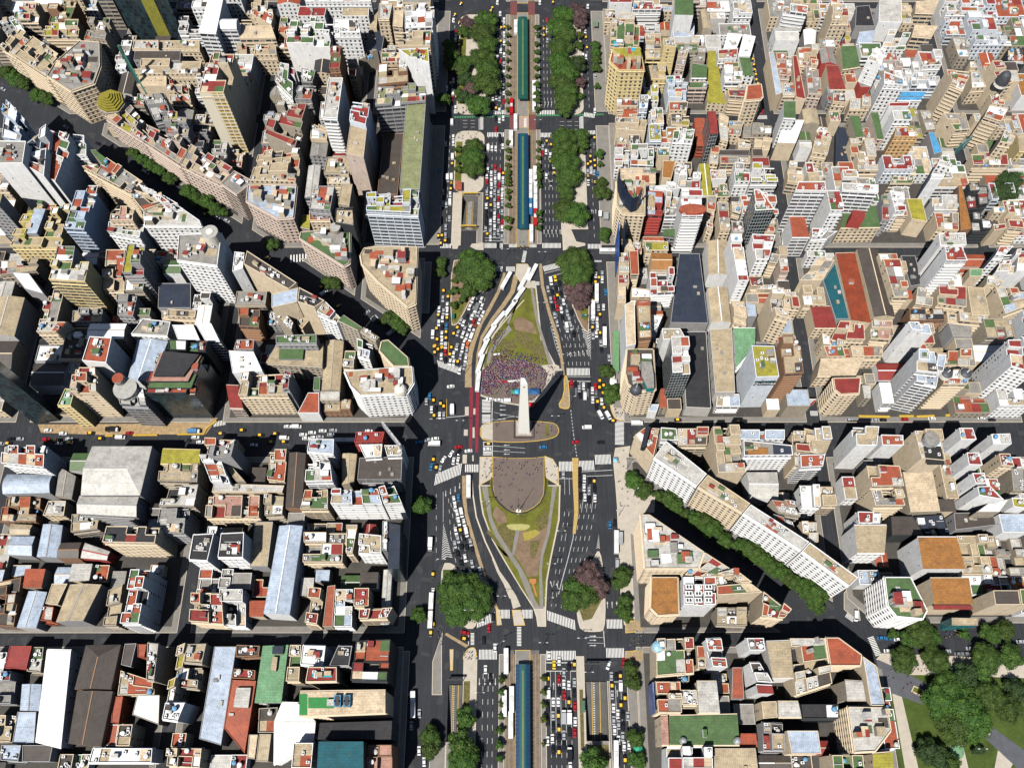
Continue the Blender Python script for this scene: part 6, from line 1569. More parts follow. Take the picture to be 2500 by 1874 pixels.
def vmesh(kind, c):
    if (kind, c) in VM: return VM[kind, c]
    parts = []
    if kind in ('car', 'taxi'):
        body = paint('b' if c == 't' else c); rf = taxiy if c == 't' else body; m = MB()
        loft(m, [(-2.15,.72,.66,.3,.72),(-2.0,.86,.80,.25,.88),(-1.2,.89,.83,.22,.95),(1.3,.89,.83,.22,.92),(1.95,.84,.76,.25,.78),(2.15,.68,.62,.32,.62)], body); parts.append(('body', m.mesh('body')))
        m = MB(); loft(m, [(-1.55,.78,.62,.90,.95),(-.95,.80,.66,.9,1.42),(.45,.80,.66,.9,1.44),(1.15,.78,.64,.88,.93)], glassm); parts.append(('windows', m.mesh('windows')))
        m = MB(); m.box(0,-.27,1.40,1.36,1.62,.07,rf); 
        parts.append(('roof', m.mesh('roof')))
        if c == 't': m = MB(); m.box(0,-.1,1.47,.5,.2,.14,plain('taxi_sign', (.7,.7,.65))); parts.append(('roof_sign', m.mesh('roof_sign')))
        wl = [(-.82,-1.35),(.82,-1.35),(-.82,1.35),(.82,1.35)]; L = 4.3
    elif kind == 'van':
        body = paint(c); m = MB(); loft(m, [(-2.7,.92,.85,.35,2.05),(-2.55,.97,.88,.3,2.15),(1.3,.97,.88,.3,2.15),(1.9,.97,.86,.3,1.35),(2.6,.9,.8,.35,1.05)], body); parts.append(('body', m.mesh('body')))
        m = MB(); m.face([(-.86,1.36,2.08),(.86,1.36,2.08),(.84,1.92,1.40),(-.84,1.92,1.40)], glassm); m.face([(-.86,1.36,2.08),(-.84,1.92,1.40),(-.84,1.92,1.36),(-.86,1.30,2.0)], glassm); parts.append(('windscreen', m.mesh('windscreen')))
        wl = [(-.9,-1.7),(.9,-1.7),(-.9,1.6),(.9,1.6)]
    elif kind == 'truck':
        body = paint(c); m = MB(); m.box(0,-.9,.9,2.3,5.2,2.2,body); parts.append(('cargo_box', m.mesh('cargo_box')))
        m = MB(); loft(m, [(1.85,1.05,1.0,.5,2.2),(3.0,1.05,1.0,.5,2.15),(3.4,1.0,.85,.5,1.5)], paint('w')); parts.append(('cab', m.mesh('cab')))
        m = MB(); m.box(0,3.21,1.55,1.8,.3,.5,glassm); parts.append(('windscreen', m.mesh('windscreen')))
        wl = [(-1,-2.4),(1,-2.4),(-1,2.5),(1,2.5)]
    else:
        L = 12.4 if kind == 'bus' else 18.0; body = paint('w'); col = {'w': body}.get(c) or paint(c); wl = []
        segs = [(-L/2, L/2)] if kind == 'bus' else [(-L/2, -.5), (.3, L/2)]
        for k, (a, b) in enumerate(segs):
            m = MB(); y = (a+b)/2; loft(m, [(a,1.2,1.1,.4,3.0),(a+.3,1.27,1.15,.35,3.1),(b-.3,1.27,1.15,.35,3.1),(b,1.2,1.1,.4,3.0)], col if c in 'ur' else body); parts.append(('body', m.mesh('body')))
            m = MB(); m.box(0,y,3.1,1.5,2.6,.28,plain('bus_roof_unit', (.55,.56,.57))); parts.append(('roof_unit', m.mesh('roof_unit')))
            m = MB(); m.box(-1.225,y,1.5,.12,(b-a)*.92,.9,glassm); parts.append(('side_windows', m.mesh('side_windows')))
            m = MB(); m.box(1.225,y,1.5,.12,(b-a)*.92,.9,glassm); parts.append(('side_windows', m.mesh('side_windows')))
        if kind != 'bus': m = MB(); m.box(0,-.1,.5,2.1,.9,2.5,plain('bellows', (.03,.03,.03))); parts.append(('bellows', m.mesh('bellows')))
        m = MB(); m.box(0,L/2-.02,1.4,2.1,.14,1.3,glassm); parts.append(('windscreen', m.mesh('windscreen')))
        wl = [(s*1.1, y) for s in (-1, 1) for y in (-L/2+2.4, L/2-2.2)]
    VM[kind, c] = (parts, wl); return VM[kind, c]
wh = MB()
for s in (-.12, .12): wh.face([(s,.33*cos(2*pi*k/8),.33*sin(2*pi*k/8)) for k in range(8)], tyrem)
for k in range(8): wh.face([(-.12,.33*cos(2*pi*k/8),.33*sin(2*pi*k/8)),(.12,.33*cos(2*pi*k/8),.33*sin(2*pi*k/8)),(.12,.33*cos(2*pi*(k+1)/8),.33*sin(2*pi*(k+1)/8)),(-.12,.33*cos(2*pi*(k+1)/8),.33*sin(2*pi*(k+1)/8))], tyrem)
wheel_me = wh.mesh('wheel'); VEH = []
def vehicle(kind, c, X, Y, an, zone, z=.013):
    if kind == 'car' and c == 't': kind = 'taxi'
    nm = {'car':'car','taxi':'taxi','van':'van','truck':'truck','bus':'bus','abus':'articulated_bus'}[kind]
    o = empty(nm, (X, Y, z), an); parts, wl = vmesh(kind, c)
    for pn, me in parts: child(pn, me, o, (0,0,0))
    if kind in ('bus', 'abus', 'truck', 'van') or True:
        for x, y in wl: child('wheel', wheel_me, o, (x, y, .33), 0, (1,1,1) if kind in ('car','taxi','van') else (1.4,1.4,1.4)).location.z = .33 if kind in ('car','taxi','van') else .46
    VEH.append((o, nm, c, X, Y, zone)); return o
VT = r'''
@C1|top left carriageway|0,-1|745,70,t 730,98,t 815,120,w 850,175,w 850,215,s 825,248,t 852,243,t 790,255,g 820,370,t 850,340,s 850,385,w 820,415,s 820,455,w 850,490,w 790,515,w 762,495,w 820,545,r 848,572,s 848,650,w 815,690,s 820,740,s 848,772,s 848,830,w 780,870,w 750,880,w 810,885,s 848,910,r 778,972,t 808,990,w 712,990,w 790,20,w 790,310,b 850,300,w 790,440,s 820,600,b 850,720,b 785,760,b 815,820,s
@C1|left crossing above the tree lined median|0,-1|808,1080,w 842,1060,w 776,1160,r 775,1062,b
@C1|upper left carriageway|0,-1|706,1318,wV 740,1330,w 775,1332,w 838,1312,w 815,1270,b 703,1525,w 770,1500,r 812,1530,r 735,1558,w 770,1552,s 842,1558,t 805,1582,wV 695,1580,w 770,1610,w 735,1622,w 840,1608,w 695,1628,r 812,1222,b
@C1|left side road near the top|0,-1|465,30,t 410,130,t 395,180,w 450,200,t 418,290,r 418,325,w 448,368,t 445,402,t 413,355,w 405,570,r 380,572,s 395,722,w 370,745,t 335,790,w 390,822,wV 385,885,r 420,868,t 413,968,w
@C1|left side road beside the green slab building|0,-1|380,1090,wV 393,1230,w 393,1285,w 385,1400,wV 383,1470,t 375,1580,wV 345,1610,s 375,1645,t 325,1290,s
@C1|top bus corridor|0,-1|955,245,wB 1118,795,wB 1120,930,wB 916,955,rB 953,1098,wB 914,1245,wB 1090,1600,wB 1128,1570,wB
@C1|top right carriageway|0,-1|1172,20,w 1290,20,t 1237,180,r 1207,260,t 1207,318,t 1238,270,w 1240,360,s
@C1|upper right carriageway|0,-1|1233,1268,t 1271,1300,t 1198,1320,s 1198,1375,r 1228,1362,w 1266,1392,w 1266,1450,t 1298,1490,w 1268,1510,b 1300,1555,t 1230,1580,w 1270,1650,s
@C1|right side road near the top|0,-1|1545,70,t 1575,100,t 1603,55,w 1580,275,w 1585,335,t 1595,428,t 1560,495,w 1587,507,w 1672,680,s 1667,992,w 1606,165,b
@C1|right side road beside the grand corner hotel|0,-1|1663,1238,t 1660,1305,g 1675,1390,t 1626,1405,t 1663,1442,t 1628,1455,t 1603,1475,t 1667,1490,t 1633,1525,wV 1603,1542,s 1660,1548,s 1605,1583,t 1690,1560,u 1608,1635,w 1667,1637,t
@C2|upper left carriageway|0,-1|737,195,w 770,182,s 805,190,r 840,175,s 733,268,w 765,250,s 800,258,s 835,235,w 695,255,s 700,310,t 765,330,s 800,308,r 832,290,w 835,350,s 690,375,w 730,370,t 768,385,s 798,368,w 690,430,b 728,450,b 765,450,w 800,478,r 832,430,s 690,485,b 728,520,w 763,498,w 800,505,s 832,522,r 690,540,b 765,565,w 832,575,w 685,580,s 728,602,s 698,628,t 763,635,s 797,608,s 830,655,s 727,665,w 795,730,b
@C2|left side road beside the underpass ramp|0,-1|268,55,u 340,110,wV 375,110,w 375,170,t 370,222,t 300,250,s 365,270,w 362,335,wV 300,355,s 358,488,s 330,365,s 325,565,s 258,645,t 290,642,t 322,640,s 320,688,t 280,712,t 350,690,b
@C2|middle bus corridor|0,-1|1088,250,wB 1132,340,wB 1088,385,uB 1130,475,rB 1095,625,wB 1132,215,wB
@C2|upper right carriageway|0,-1|1270,175,s
@C2|right side road beside the grand corner hotel|0,-1|1605,110,t 1608,168,w 1667,160,t 1633,52,wV
@C2|left crossing side of the curved carriageway|-170,430|568,1220,w 645,1220,w 592,1250,b 540,1285,w 650,1280,w 600,1302,gT 575,1350,s 562,1372,w 620,1345,s 660,1345,w 515,1375,b 460,1412,s 485,1430,w 575,1420,r 628,1410,w 428,1475,t 545,1470,w 590,1465,n 435,1520,s 495,1485,s 575,1500,w 478,1535,w 515,1550,w 552,1557,wV 395,1530,t 490,1602,w 425,1640,s 525,1620,o
@C2|left side road above the obelisk crossing|-20,300|265,1305,w 305,1325,s 337,1330,w 338,1270,w 345,1198,t 305,1145,t 300,1210,s 258,1362,t 295,1392,w 335,1388,t 262,1427,w 290,1465,b 330,1460,u 242,1483,t 208,1530,wV 290,1530,w 328,1515,t 247,1582,t 327,1570,t 290,1595,w 325,1632,w 228,1640,t 290,1650,t
@C3|left side road above the obelisk crossing|-10,300|220,172,t 255,197,t 288,182,t 320,155,w 320,215,r 285,255,w 320,290,b 225,225,t
@C3|curved carriageway left of the crowd|-60,300|375,180,t 425,170,w 475,190,w 520,150,o 395,237,w 362,242,t 458,255,s 505,278,w 365,305,w 397,310,w 432,308,t 493,345,s 450,385,w 513,212,s
@C3|crossing left of the obelisk|0,-1|215,648,t 278,678,t 307,702,t 197,732,w 236,727,b 220,785,t 270,785,w 308,785,s 382,727,wT 180,610,u 150,660,s
@C3|shaded side of the obelisk crossing|-1,.1|370,525,w 230,995,w 440,1070,r 530,1105,w 85,1025,u 165,1005,s
@C3|shaded side of the obelisk crossing|-1,0|218,1040,wT 705,1043,t 700,1088,w 1203,1070,u 1497,1025,r 1720,1027,b 1595,890,wV 1825,836,t 722,640,w 800,647,w 868,650,wV
@C3|lower left of the obelisk crossing|.7,-1|375,1130,w 305,1180,w 437,1118,b
@C3|lower left of the obelisk crossing|.15,-1|395,1195,w 435,1190,w 215,1180,t 195,1248,u 240,1252,t 275,1267,s
@C3|right carriageway beside the obelisk|0,-1|1455,497,r 1492,507,b 1527,545,s 1565,522,w 1613,515,b 1578,605,wV 1535,605,b 1645,560,w 1672,525,r 1678,592,g 1648,645,w 1480,57,b 1420,8,w
@C3|right side road beside the obelisk|.1,1|1690,668,t 1728,660,w 1710,480,t 1708,540,t 1745,522,t 1740,590,t 1650,72,s 1680,55,w 1713,50,t 1720,137,s 1727,195,b 1795,268,s 1748,722,t 1680,712,b
@C3|right side road beside the obelisk|.6,1|1720,780,wV 1788,785,wV
@C3|right side road beside the obelisk|0,1|1755,78,oB
@C3|bus lane left of the paved oval|0,-1|530,1425,wB
@C2|right carriageway beside the blossom trees|50,280|1272,1050,wV 1310,1025,y 1245,1122,s 1282,1152,b 1320,1120,b 1330,1187,t 1398,1167,s 1270,1220,s 1305,1220,r 1385,1237,w 1290,1285,b 1330,1290,r 1365,1310,w 1418,1335,s 1305,1360,s 1375,1378,b 1437,1400,s 1328,1432,s 1460,1340,b 1415,1460,wV 1453,1462,s 1478,1528,b 1350,1075,b 1365,1165,b
@C2|right side road beside the blossom trees|0,-1|1675,995,w 1733,985,s 1703,1020,t 1672,1060,t 1733,1040,w 1635,1120,w 1763,1150,u 1638,1225,t 1700,1290,s 1745,1285,w 1712,1352,t 1650,1405,s 1687,1402,w 1690,1465,w 1645,1467,t 1752,1465,b 1683,1160,oB 1650,1312,wB
@Cb|lower left carriageway|30,150|400,70,w 412,140,w 430,208,w 443,270,w 490,275,w 465,185,wV 415,350,w 457,348,t 510,360,wV 435,425,s 488,420,b 408,472,s 548,455,s 470,500,b 515,502,b 565,520,b 433,560,b 500,595,w 463,642,b 562,645,s 545,720,s 633,710,w 685,840,s
@Cb|lower left carriageway|0,-1|438,50,u
@Cb|left side road in the shade|-.05,1|210,745,t 210,900,w 212,1195,t 190,1270,t 185,470,wT 190,1065,wA
@Cb|crossing above the bottom station|0,-1|712,1222,r 655,1135,w 748,1125,b 668,1335,b 768,1400,w
@Cb|crossing above the bottom station|1,.25|497,1265,r 495,1320,t
@C3|right carriageway beside the paved oval|0,-1|1383,1315,s 1530,1280,b 1530,1340,b 1573,1352,w 1660,1375,t 1570,1432,w 1530,1405,b 1615,1462,s 1665,1447,b 1578,1522,w 1535,1510,b 1615,1542,b 1668,1530,w 1620,1370,b
@Cb|right side road beside the wedge block|0,-1|1803,297,u 1848,278,b 1860,450,wB 1868,635,sV
@C4|bottom left carriageway|0,-1|683,770,w 728,845,b
@C4|bottom bus corridor|0,-1|868,695,wB 853,1075,wB 918,1040,wB 910,1268,wB
@C4|bottom right carriageway|0,-1|1255,645,w 1345,695,w 1300,728,y 1482,722,t 1433,747,b 1388,795,s 1245,848,t 1342,860,r 1388,900,w 1433,910,w 1483,885,s 1250,982,wV 1345,967,b 1392,1003,r 1433,1060,t 1480,985,b 1293,1062,w 1338,1062,w 1487,1102,r 1240,1120,b 1290,1185,s 1338,1182,t 1388,1195,sT 1438,1195,wT 1490,1238,w 1240,1240,b 1292,1285,b 1343,1305,t 1440,1335,b 1485,1340,r 1345,1397,b 1388,1358,s 1285,1390,w 1241,1412,w 1390,1460,b 1343,1508,t 1292,1500,b 1440,1532,bT 1445,1642,w
@C4|bottom right side road|0,-1|1927,710,r 1895,825,t 1815,830,s 1858,837,b 1900,915,wV 1820,912,t 1823,997,s 1937,1024,t 1900,1087,t 1835,1117,w 1873,1170,w 1918,1177,b 1963,1190,s 1837,1228,s 1880,1267,s 1920,1282,b 1845,1317,w 1917,1372,s 1880,1405,w 1930,1460,w 1890,1482,b 1975,1447,w 1857,1532,wB 1938,1580,t
@C4|bottom right side road|-.3,1|1790,733,w
@C4|bottom left side road in the shade|0,-1|88,1165,s 85,1500,w 130,1600,w 15,1275,s 30,1085,wB
@A3|street left of the striped corner building|1,0|430,552,w 565,580,w 815,577,t 410,634,r 500,642,t 620,628,s 905,627,t 1080,612,wV 1160,577,r 1757,614,w 1800,657,w 1680,645,b 630,662,t 530,672,s 95,630,b 180,628,s 15,670,s 70,670,t
@A3|roadworks left of the striped corner building|1,0|1010,545,bT 1745,560,uT
@B3|street left of the obelisk crossing|1,0|335,552,t 145,582,t 745,517,w 825,515,wV 965,572,w 1060,556,w 1155,551,s 885,590,w 910,624,w 985,616,w 1035,610,s 1135,590,s 715,617,wV 635,584,t 498,596,t 600,656,t 712,656,t 1250,642,wB 440,682,w 1475,558,w
@D3|street right of the obelisk crossing|1,0|575,487,wT 940,458,t 1485,470,t 1530,468,b
@E3|street with yellow barriers|1,0|880,461,s 945,458,b 1385,446,w 1830,441,w 1925,456,b 1140,452,r 640,458,s
@D|narrow street below the mansard roof|.1,-1|1613,532,t 1622,582,t 1628,627,t 1640,670,t 1645,717,t 1660,752,t 1700,1000,r 1632,600,b
@E4|street beside the park|1,0|930,487,u 1010,492,u 1080,500,w 990,603,w 1730,580,s 1625,630,g 1700,628,g 1520,605,s 2180,520,s
@E4|street beside the park|0,1|703,290,wV
@B2|left diagonal street in the shade|1,-.7|560,655,t 1070,970,wV 1200,1095,t 1050,920,t 1530,1210,w 1520,1195,s 1570,1225,b 1670,1330,sV 1460,1150,s
@A2|left diagonal street in the shade|1,.5|1950,300,s 2040,325,s 1845,270,t
@A|left diagonal street in the shade|1,.55|590,1140,s 880,1290,b 25,800,s 1310,1545,sV
@D2|cross street beside the red corner roof|1,0|960,590,wB
@D2|narrow street left of the gridded office|0,1|1890,480,yB
@D2|cross street beside the red corner roof|1,0|325,595,wB
'''
for ln_ in VT.strip().split('\n'):
    tl, zn, dv, toks = ln_[1:].split('|'); dx, dy = map(float, dv.split(','))
    for q in toks.split():
        f = q.split(','); x, y = float(f[0]), float(f[1]); c = f[2][0]; kd = {'':'car','V':'van','B':'bus','T':'truck','A':'abus'}[f[2][1:]]
        hgt = {'car':.9,'van':1.5,'bus':2,'truck':1.8,'abus':2}[kd]; X, Y = W(tl, x, y, hgt)
        s_ = 20/max(abs(dx), abs(dy)); X2, Y2 = W(tl, x+dx*s_, y+dy*s_, hgt)
        vehicle(kd, c, X, Y, atan2(Y2-Y, X2-X)-pi/2, zn)
for tl, x1, y1, x2, y2, kd, c in (('C2',905,985,835,1110,'bus','w'),('C2',1140,912,1072,1045,'bus','w'),('C2',1060,1000,990,1125,'bus','w'),('C2',1020,1130,945,1235,'bus','s'),('C2',955,1235,865,1355,'bus','w'),('C2',845,1350,760,1450,'bus','w'),
                           ('C2',765,1465,685,1585,'bus','w'),('C3',700,115,640,240,'bus','w'),('C3',660,250,612,400,'bus','w'),('C3',625,405,608,555,'bus','w'),('C2',1083,920,1062,985,'van','w')):
    a, b = W(tl, x1, y1, 2), W(tl, x2, y2, 2); vehicle(kd, c, (a[0]+b[0])/2, (a[1]+b[1])/2, atan2(a[1]-b[1], a[0]-b[0])-pi/2, 'curving bus lane beside the crowd')
# ------------------------------------------------------------------ drop lots that nothing of the photo shows
import numpy as np
GW, GH = 625, 469
uu = ((np.arange(GW)+.5)*4-PX0)/FPX; vv = ((np.arange(GH)+.5)*4-PY0)/FPX
zb = np.full((GH, GW), 1e9); ib = np.full((GH, GW), -1, int)
def rast(P3, depthf, idx):
    q = [((PX(*p)[0])/4, (PX(*p)[1])/4) for p in P3]
    x0, x1 = max(0, int(min(p[0] for p in q))), min(GW, int(max(p[0] for p in q))+2); y0, y1 = max(0, int(min(p[1] for p in q))), min(GH, int(max(p[1] for p in q))+2)
    if x0 >= x1 or y0 >= y1: return
    X, Y = np.meshgrid(np.arange(x0, x1)+.5, np.arange(y0, y1)+.5); M = np.zeros(X.shape, bool)
    for i in range(len(q)):
        a, b = q[i], q[(i+1) % len(q)]
        if abs(a[1]-b[1]) < 1e-9: continue
        M ^= ((a[1] > Y) != (b[1] > Y)) & (X < (b[0]-a[0])*(Y-a[1])/(b[1]-a[1])+a[0])
    D = depthf(uu[x0:x1][None, :], vv[y0:y1][:, None])+np.zeros(X.shape); Z_ = zb[y0:y1, x0:x1]; I_ = ib[y0:y1, x0:x1]
    M &= (D < Z_) & (D > 0); Z_[M] = D[M]; I_[M] = idx
for k, b in enumerate(BUILD):
    P, h = b['poly'], b['h']
    rast([(p[0], p[1], h) for p in P], lambda u, v: (H0-h)/(st+v*ct), k)
    for i in range(len(P)):
        a, c = P[i], P[(i+1) % len(P)]; nx, ny = -(c[1]-a[1]), c[0]-a[0]; d = nx*a[0]+ny*a[1]
        rast([(*a,0),(*c,0),(*c,h),(*a,h)], lambda u, v: d/(nx*u+ny*(ct-v*st)+1e-12), k)
cnt = np.bincount(ib[ib >= 0].ravel(), minlength=len(BUILD)); keep = []
for k, b in enumerate(BUILD):
    b['vis'] = int(cnt[k])
    if cnt[k] < 18 and b['desc'] is None:
        for ch in list(b['root'].children): bpy.data.objects.remove(ch)
        bpy.data.objects.remove(b['root'])
    else: keep.append(b)
BUILD = keep
# ------------------------------------------------------------------ landmarks and details on single buildings
def find(s):
    r = [b for b in BUILD if b['desc'] and s in b['desc']]
    if not r: print('MISSING', s)
    return r[0] if r else BUILD[0]
def on(s, tl, x, y, name, fn, z=None):
    b = find(s); zz = b['h'] if z is None else z; X, Y = W(tl, x, y, zz); m = MB(); fn(m, X-b['c'][0], Y-b['c'][1], zz); return m.build(name, b['root'])
domew = plain('pale_dome', (.72,.68,.60)); slate = plain('slate_dome', (.06,.065,.08), .5); olive = plain('olive_tiles', (.22,.19,.02)); tealg = wallmat('T', 'k')
s = 'ornate white corner building with domed turret'
def turret(m, x, y, z, r=4.2, hh=5, mat=domew, dm=domew, dh=4.5):
    m.cyl(x, y, z, r, r*.95, hh, mat, 14); m.dome(x, y, z+hh, r*.92, dh, dm, 14); m.cyl(x, y, z+hh+dh-.2, .5, .3, 2.2, mat, 8)
on(s, 'B3', 1765, 200, 'domed_turret', lambda m, x, y, z: turret(m, x, y, z, 3.6, 2.5, dh=3.4))
for tl, x, y, s in (('D4', 755, 555, 'corner block with green roof, courtyard and blue'),):
    on(s, tl, x, y+15, 'dome', lambda m, x, y, z: (m.cyl(x,y,z,3.0,2.9,2,domew,12), m.dome(x,y,z+2,2.9,2.2,plain('blue_white_dome', (.25,.45,.7), .4, 0, .8, .9),12)))
for x in (985, 1470): on('broad bright green roof with two silver domes', 'D4', x, 1412, 'dome', lambda m, x, y, z: (m.cyl(x,y,z,1.7,1.7,1,domew,12), m.dome(x,y,z+1,1.7,1.6,plain('silver_dome', (.6,.62,.65), .25, .6),12)))
for x, y in ((1497,60),(1668,60)): on('two round dark turrets', 'E3', x, y, 'round_turret', lambda m, x, y, z: turret(m, x, y, z, 3.4, 3.0, domew, slate, 1.6))
on('pointed dome', 'E', 1995, 760, 'pointed_dome', lambda m, x, y, z: (m.cyl(x,y,z,4.4,4.2,2,domew,12), m.dome(x,y,z+2,4.2,9,slate,12,5,.8)))
on('white office tower with round', 'A2', 1925, 500, 'rooftop_drum', lambda m, x, y, z: (m.cyl(x,y,z,4.6,4.6,8,domew,20,plain('drum_roof', (.35,.35,.33))), m.cyl(x,y,z+8.01,2.0,2.0,.4,domew,16)))
on('curved grey and white striped', 'A3', 1150, 200, 'rooftop_drum', lambda m, x, y, z: (m.cyl(x,y,z,6.5,6.3,4,wallmat('l','b'),20,plain('drum_roof', (.3,.3,.28))), m.cyl(x-3,y+4,z+4,3,3,4,wallmat('l','b'),16,roofmat('t'))))
on('wedge building with green roof terrace', 'B2', 1190, 440, 'rooftop_drum', lambda m, x, y, z: m.cyl(x,y,z+3,3.2,3.2,3.5,wallmat('b','x'),16,plain('drum_roof', (.3,.3,.28))))
on('rounded cream corner block with green glass', 'D3', 560, 195, 'dome', lambda m, x, y, z: (m.cyl(x,y,z,3.2,3.1,1.5,slate,14), m.dome(x,y,z+1.5,3.1,3,slate,14), m.cyl(x,y,z+4.3,.4,.08,5,plain('spire', (.6,.6,.6)),6)))
b = find('rounded cream corner block with green glass'); P = [W('D3', *q, 38) for q in ((610,60),(640,130),(660,180),(725,180),(720,60),(700,-60),(610,-60))]; m = MB(); m.prism([(p[0]-b['c'][0], p[1]-b['c'][1]) for p in P], b['h']+.02, 39, tealg, roofmat('g')); m.build('glass_crown', b['root'])
on('round roof lantern', 'E3', 1355, 650, 'roof_lantern', lambda m, x, y, z: (m.cyl(x,y,z,4,4,4,wallmat('g','x'),12,roofmat('g')), m.box(x+1,y-8,z,9,10,.4,plain('dark_opening', (.02,.02,.02)))))
on('oval red roof', 'D2', 1070, 240, 'oval_terrace', lambda m, x, y, z: m.prism([(x+8*cos(a), y+3.6*sin(a)) for a in [k*pi/9 for k in range(18)]], z+.1, z+2.2, wallmat('r','x'), roofmat('t')))
# olive stepped dome at the tip of the diagonal row
P = [W('A', *q, 26) for q in ((875,930),(905,850),(1000,815),(1095,845),(1115,930),(1060,1000),(960,1010),(890,975))]
root = make_building(P, 26, 'p', 'a', 'y', 'b', 'stepped olive dome building facing the diagonal crossing', 991); b = BUILD[-1]
m = MB(); Lp = [(p[0]-b['c'][0], p[1]-b['c'][1]) for p in P]
for k in range(6): m.prism([(x*(1-.15*k), y*(1-.15*k)) for x, y in Lp], 26+1.0*k+.01, 27.0+1.0*k, olive, olive)
m.build('stepped_dome', root); b['vis'] = 999
# pools, courts, fans
poolm = plain('pool_water', (.02,.35,.42), .1, 0, .1); poolb = plain('pool_blue', (.02,.38,.62), .1, 0, .05); court = plain('sports_court', (.03,.20,.05), .8, 0, .15, .4)
def pool(s, tl, c, z, name, mat, hh=.5):
    b = find(s); P = [W(tl, c[0], c[1], z+hh), W(tl, c[2], c[1], z+hh), W(tl, c[2], c[3], z+hh), W(tl, c[0], c[3], z+hh)]; m = MB()
    m.prism([(p[0]-b['c'][0], p[1]-b['c'][1]) for p in P], z+.06, z+hh, plain('pool_rim', (.6,.5,.38)), mat); m.build(name, b['root'])
pool('rooftop swimming pool', 'B4', (965,785,1145,840), 30, 'swimming_pool', poolm); pool('small pool', 'D', (365,372,402,415), 36, 'swimming_pool', poolb); pool('ochre hotel', 'D', (480,430,555,456), 43, 'swimming_pool', poolb)
pool('green sports court', 'B4', (930,1022,1160,1120), 30, 'sports_court', court, .12); pool('green sports court', 'B4', (850,990,922,1180), 30, 'green_deck', court, .1)
for x, y in ((1200,1035),(1285,1035),(1200,1080),(1285,1080)): on('green sports court', 'B4', x, y, 'cooling_fan', lambda m, x, y, z: (m.box(x,y,z+.1,3.2,3.0,2.2,plain('blue_plant', (.05,.20,.34))), m.cyl(x,y,z+2.3,1.2,1.2,.2,plain('ac_fan', (.04,.04,.045)),10)))
for i in range(3):
    for x in (1025, 1052, 1110, 1135, 1200, 1228): 
        b = find('red roof full of air conditioners'); q = W('D4', x, 30+i*60, 33); child('air_conditioner', ac_mesh(), b['root'], (q[0]-b['c'][0], q[1]-b['c'][1], 32), 0, (1.3,2.0,1.3))
# olive band on the skyscraper, black lattice, facade sign and advertisements
b = find('dark glass skyscraper'); L = [(p[0]-b['c'][0], p[1]-b['c'][1]) for p in b['poly']]; m = MB(); a, c = lerp(L[3], L[2], .50), lerp(L[3], L[2], .74)
m.face([(a[0],a[1]-.25,0),(c[0],c[1]-.25,0),(c[0],c[1]-.25,100),(a[0],a[1]-.25,100)], wallmat('y','a') if 0 else plain('olive_panel', (.26,.25,.04), .7, 0, .25, .5), [(0,0),(8,0),(8,100),(0,100)]); m.build('olive_band', b['root'])
navy = plain('screen_back', (.006,.018,.05), .5, 0, .2, .4)
pts = [W('D2', *q, 33) for q in ((395,-20),(402,60),(425,130),(460,190),(510,240),(560,225),(600,150))]; o = empty('billboard', (pts[3][0], pts[3][1], 30.9)); m = MB()
for i in range(len(pts)-1):
    a, c = [(p[0]-pts[3][0], p[1]-pts[3][1]) for p in pts[i:i+2]]; an = atan2(c[1]-a[1], c[0]-a[0])
    m.box((a[0]+c[0])/2, (a[1]+c[1])/2, 1.5, hypot(c[0]-a[0], c[1]-a[1])+.1, .4+.01*i, 13-.02*i, navy, an)
m.build('screen', o); m = MB()
for i in range(len(pts)):
    a = (pts[i][0]-pts[3][0], pts[i][1]-pts[3][1]); mm = MB(); mm.cyl(a[0]+1.2, a[1]+1.6, 0, .12, .12, 13, plain('steel_lattice', (.25,.26,.28)), 5); mm.box(a[0]+.6, a[1]+.9, 7, 2.4, .12, .12, MATS['steel_lattice'], .9); mm.build('support', o)
tag(o, 'curved dark blue screen standing on the cream corner block with red cornice', 'billboard')
def panel(tl, q0, z0, q1, z1, h0, h1, mat, name, label, cat, t=.35, extra=None):
    a, c = W(tl, *q0, z0), W(tl, *q1, z1); an = atan2(c[1]-a[1], c[0]-a[0]); L = hypot(c[0]-a[0], c[1]-a[1]); o = empty(name, ((a[0]+c[0])/2, (a[1]+c[1])/2, 0), an); m = MB(); m.box(0, 0, h0, L, t, h1-h0, mat); m.build('panel', o)
    if extra: extra(o, L)
    return tag(o, label, cat)
adm = plain('purple_blue_print', (.10,.14,.32), .5, 0, .9, .12); blu = plain('blue_banner_print', (.02,.10,.38), .5, 0, .7, .15)
b = find('terracotta roofed block above purple billboard'); P = b['poly']; dx = -.6
o = empty('billboard', ((P[0][0]+P[3][0])/2-1.2, (P[0][1]+P[3][1])/2, 0), atan2(P[0][1]-P[3][1], P[0][0]-P[3][0])); m = MB(); m.box(0,0,3,hypot(P[0][0]-P[3][0], P[0][1]-P[3][1]),.5,20,adm); m.build('panel', o); tag(o, 'purple and blue printed billboard covering a wall beside the avenue', 'billboard')
panel('D2', (372,860), 0, (372,560), 0, 3, 26, blu, 'banner', 'tall blue banner hung along the cream facades beside the avenue', 'banner')
panel('D2', (432,640), 14, (440,440), 14, 10, 30, navy, 'banner', 'narrow dark blue banner behind the larger blue banner', 'banner')
white_s = plain('sign_white', (.8,.8,.78), .6, 0, .03)
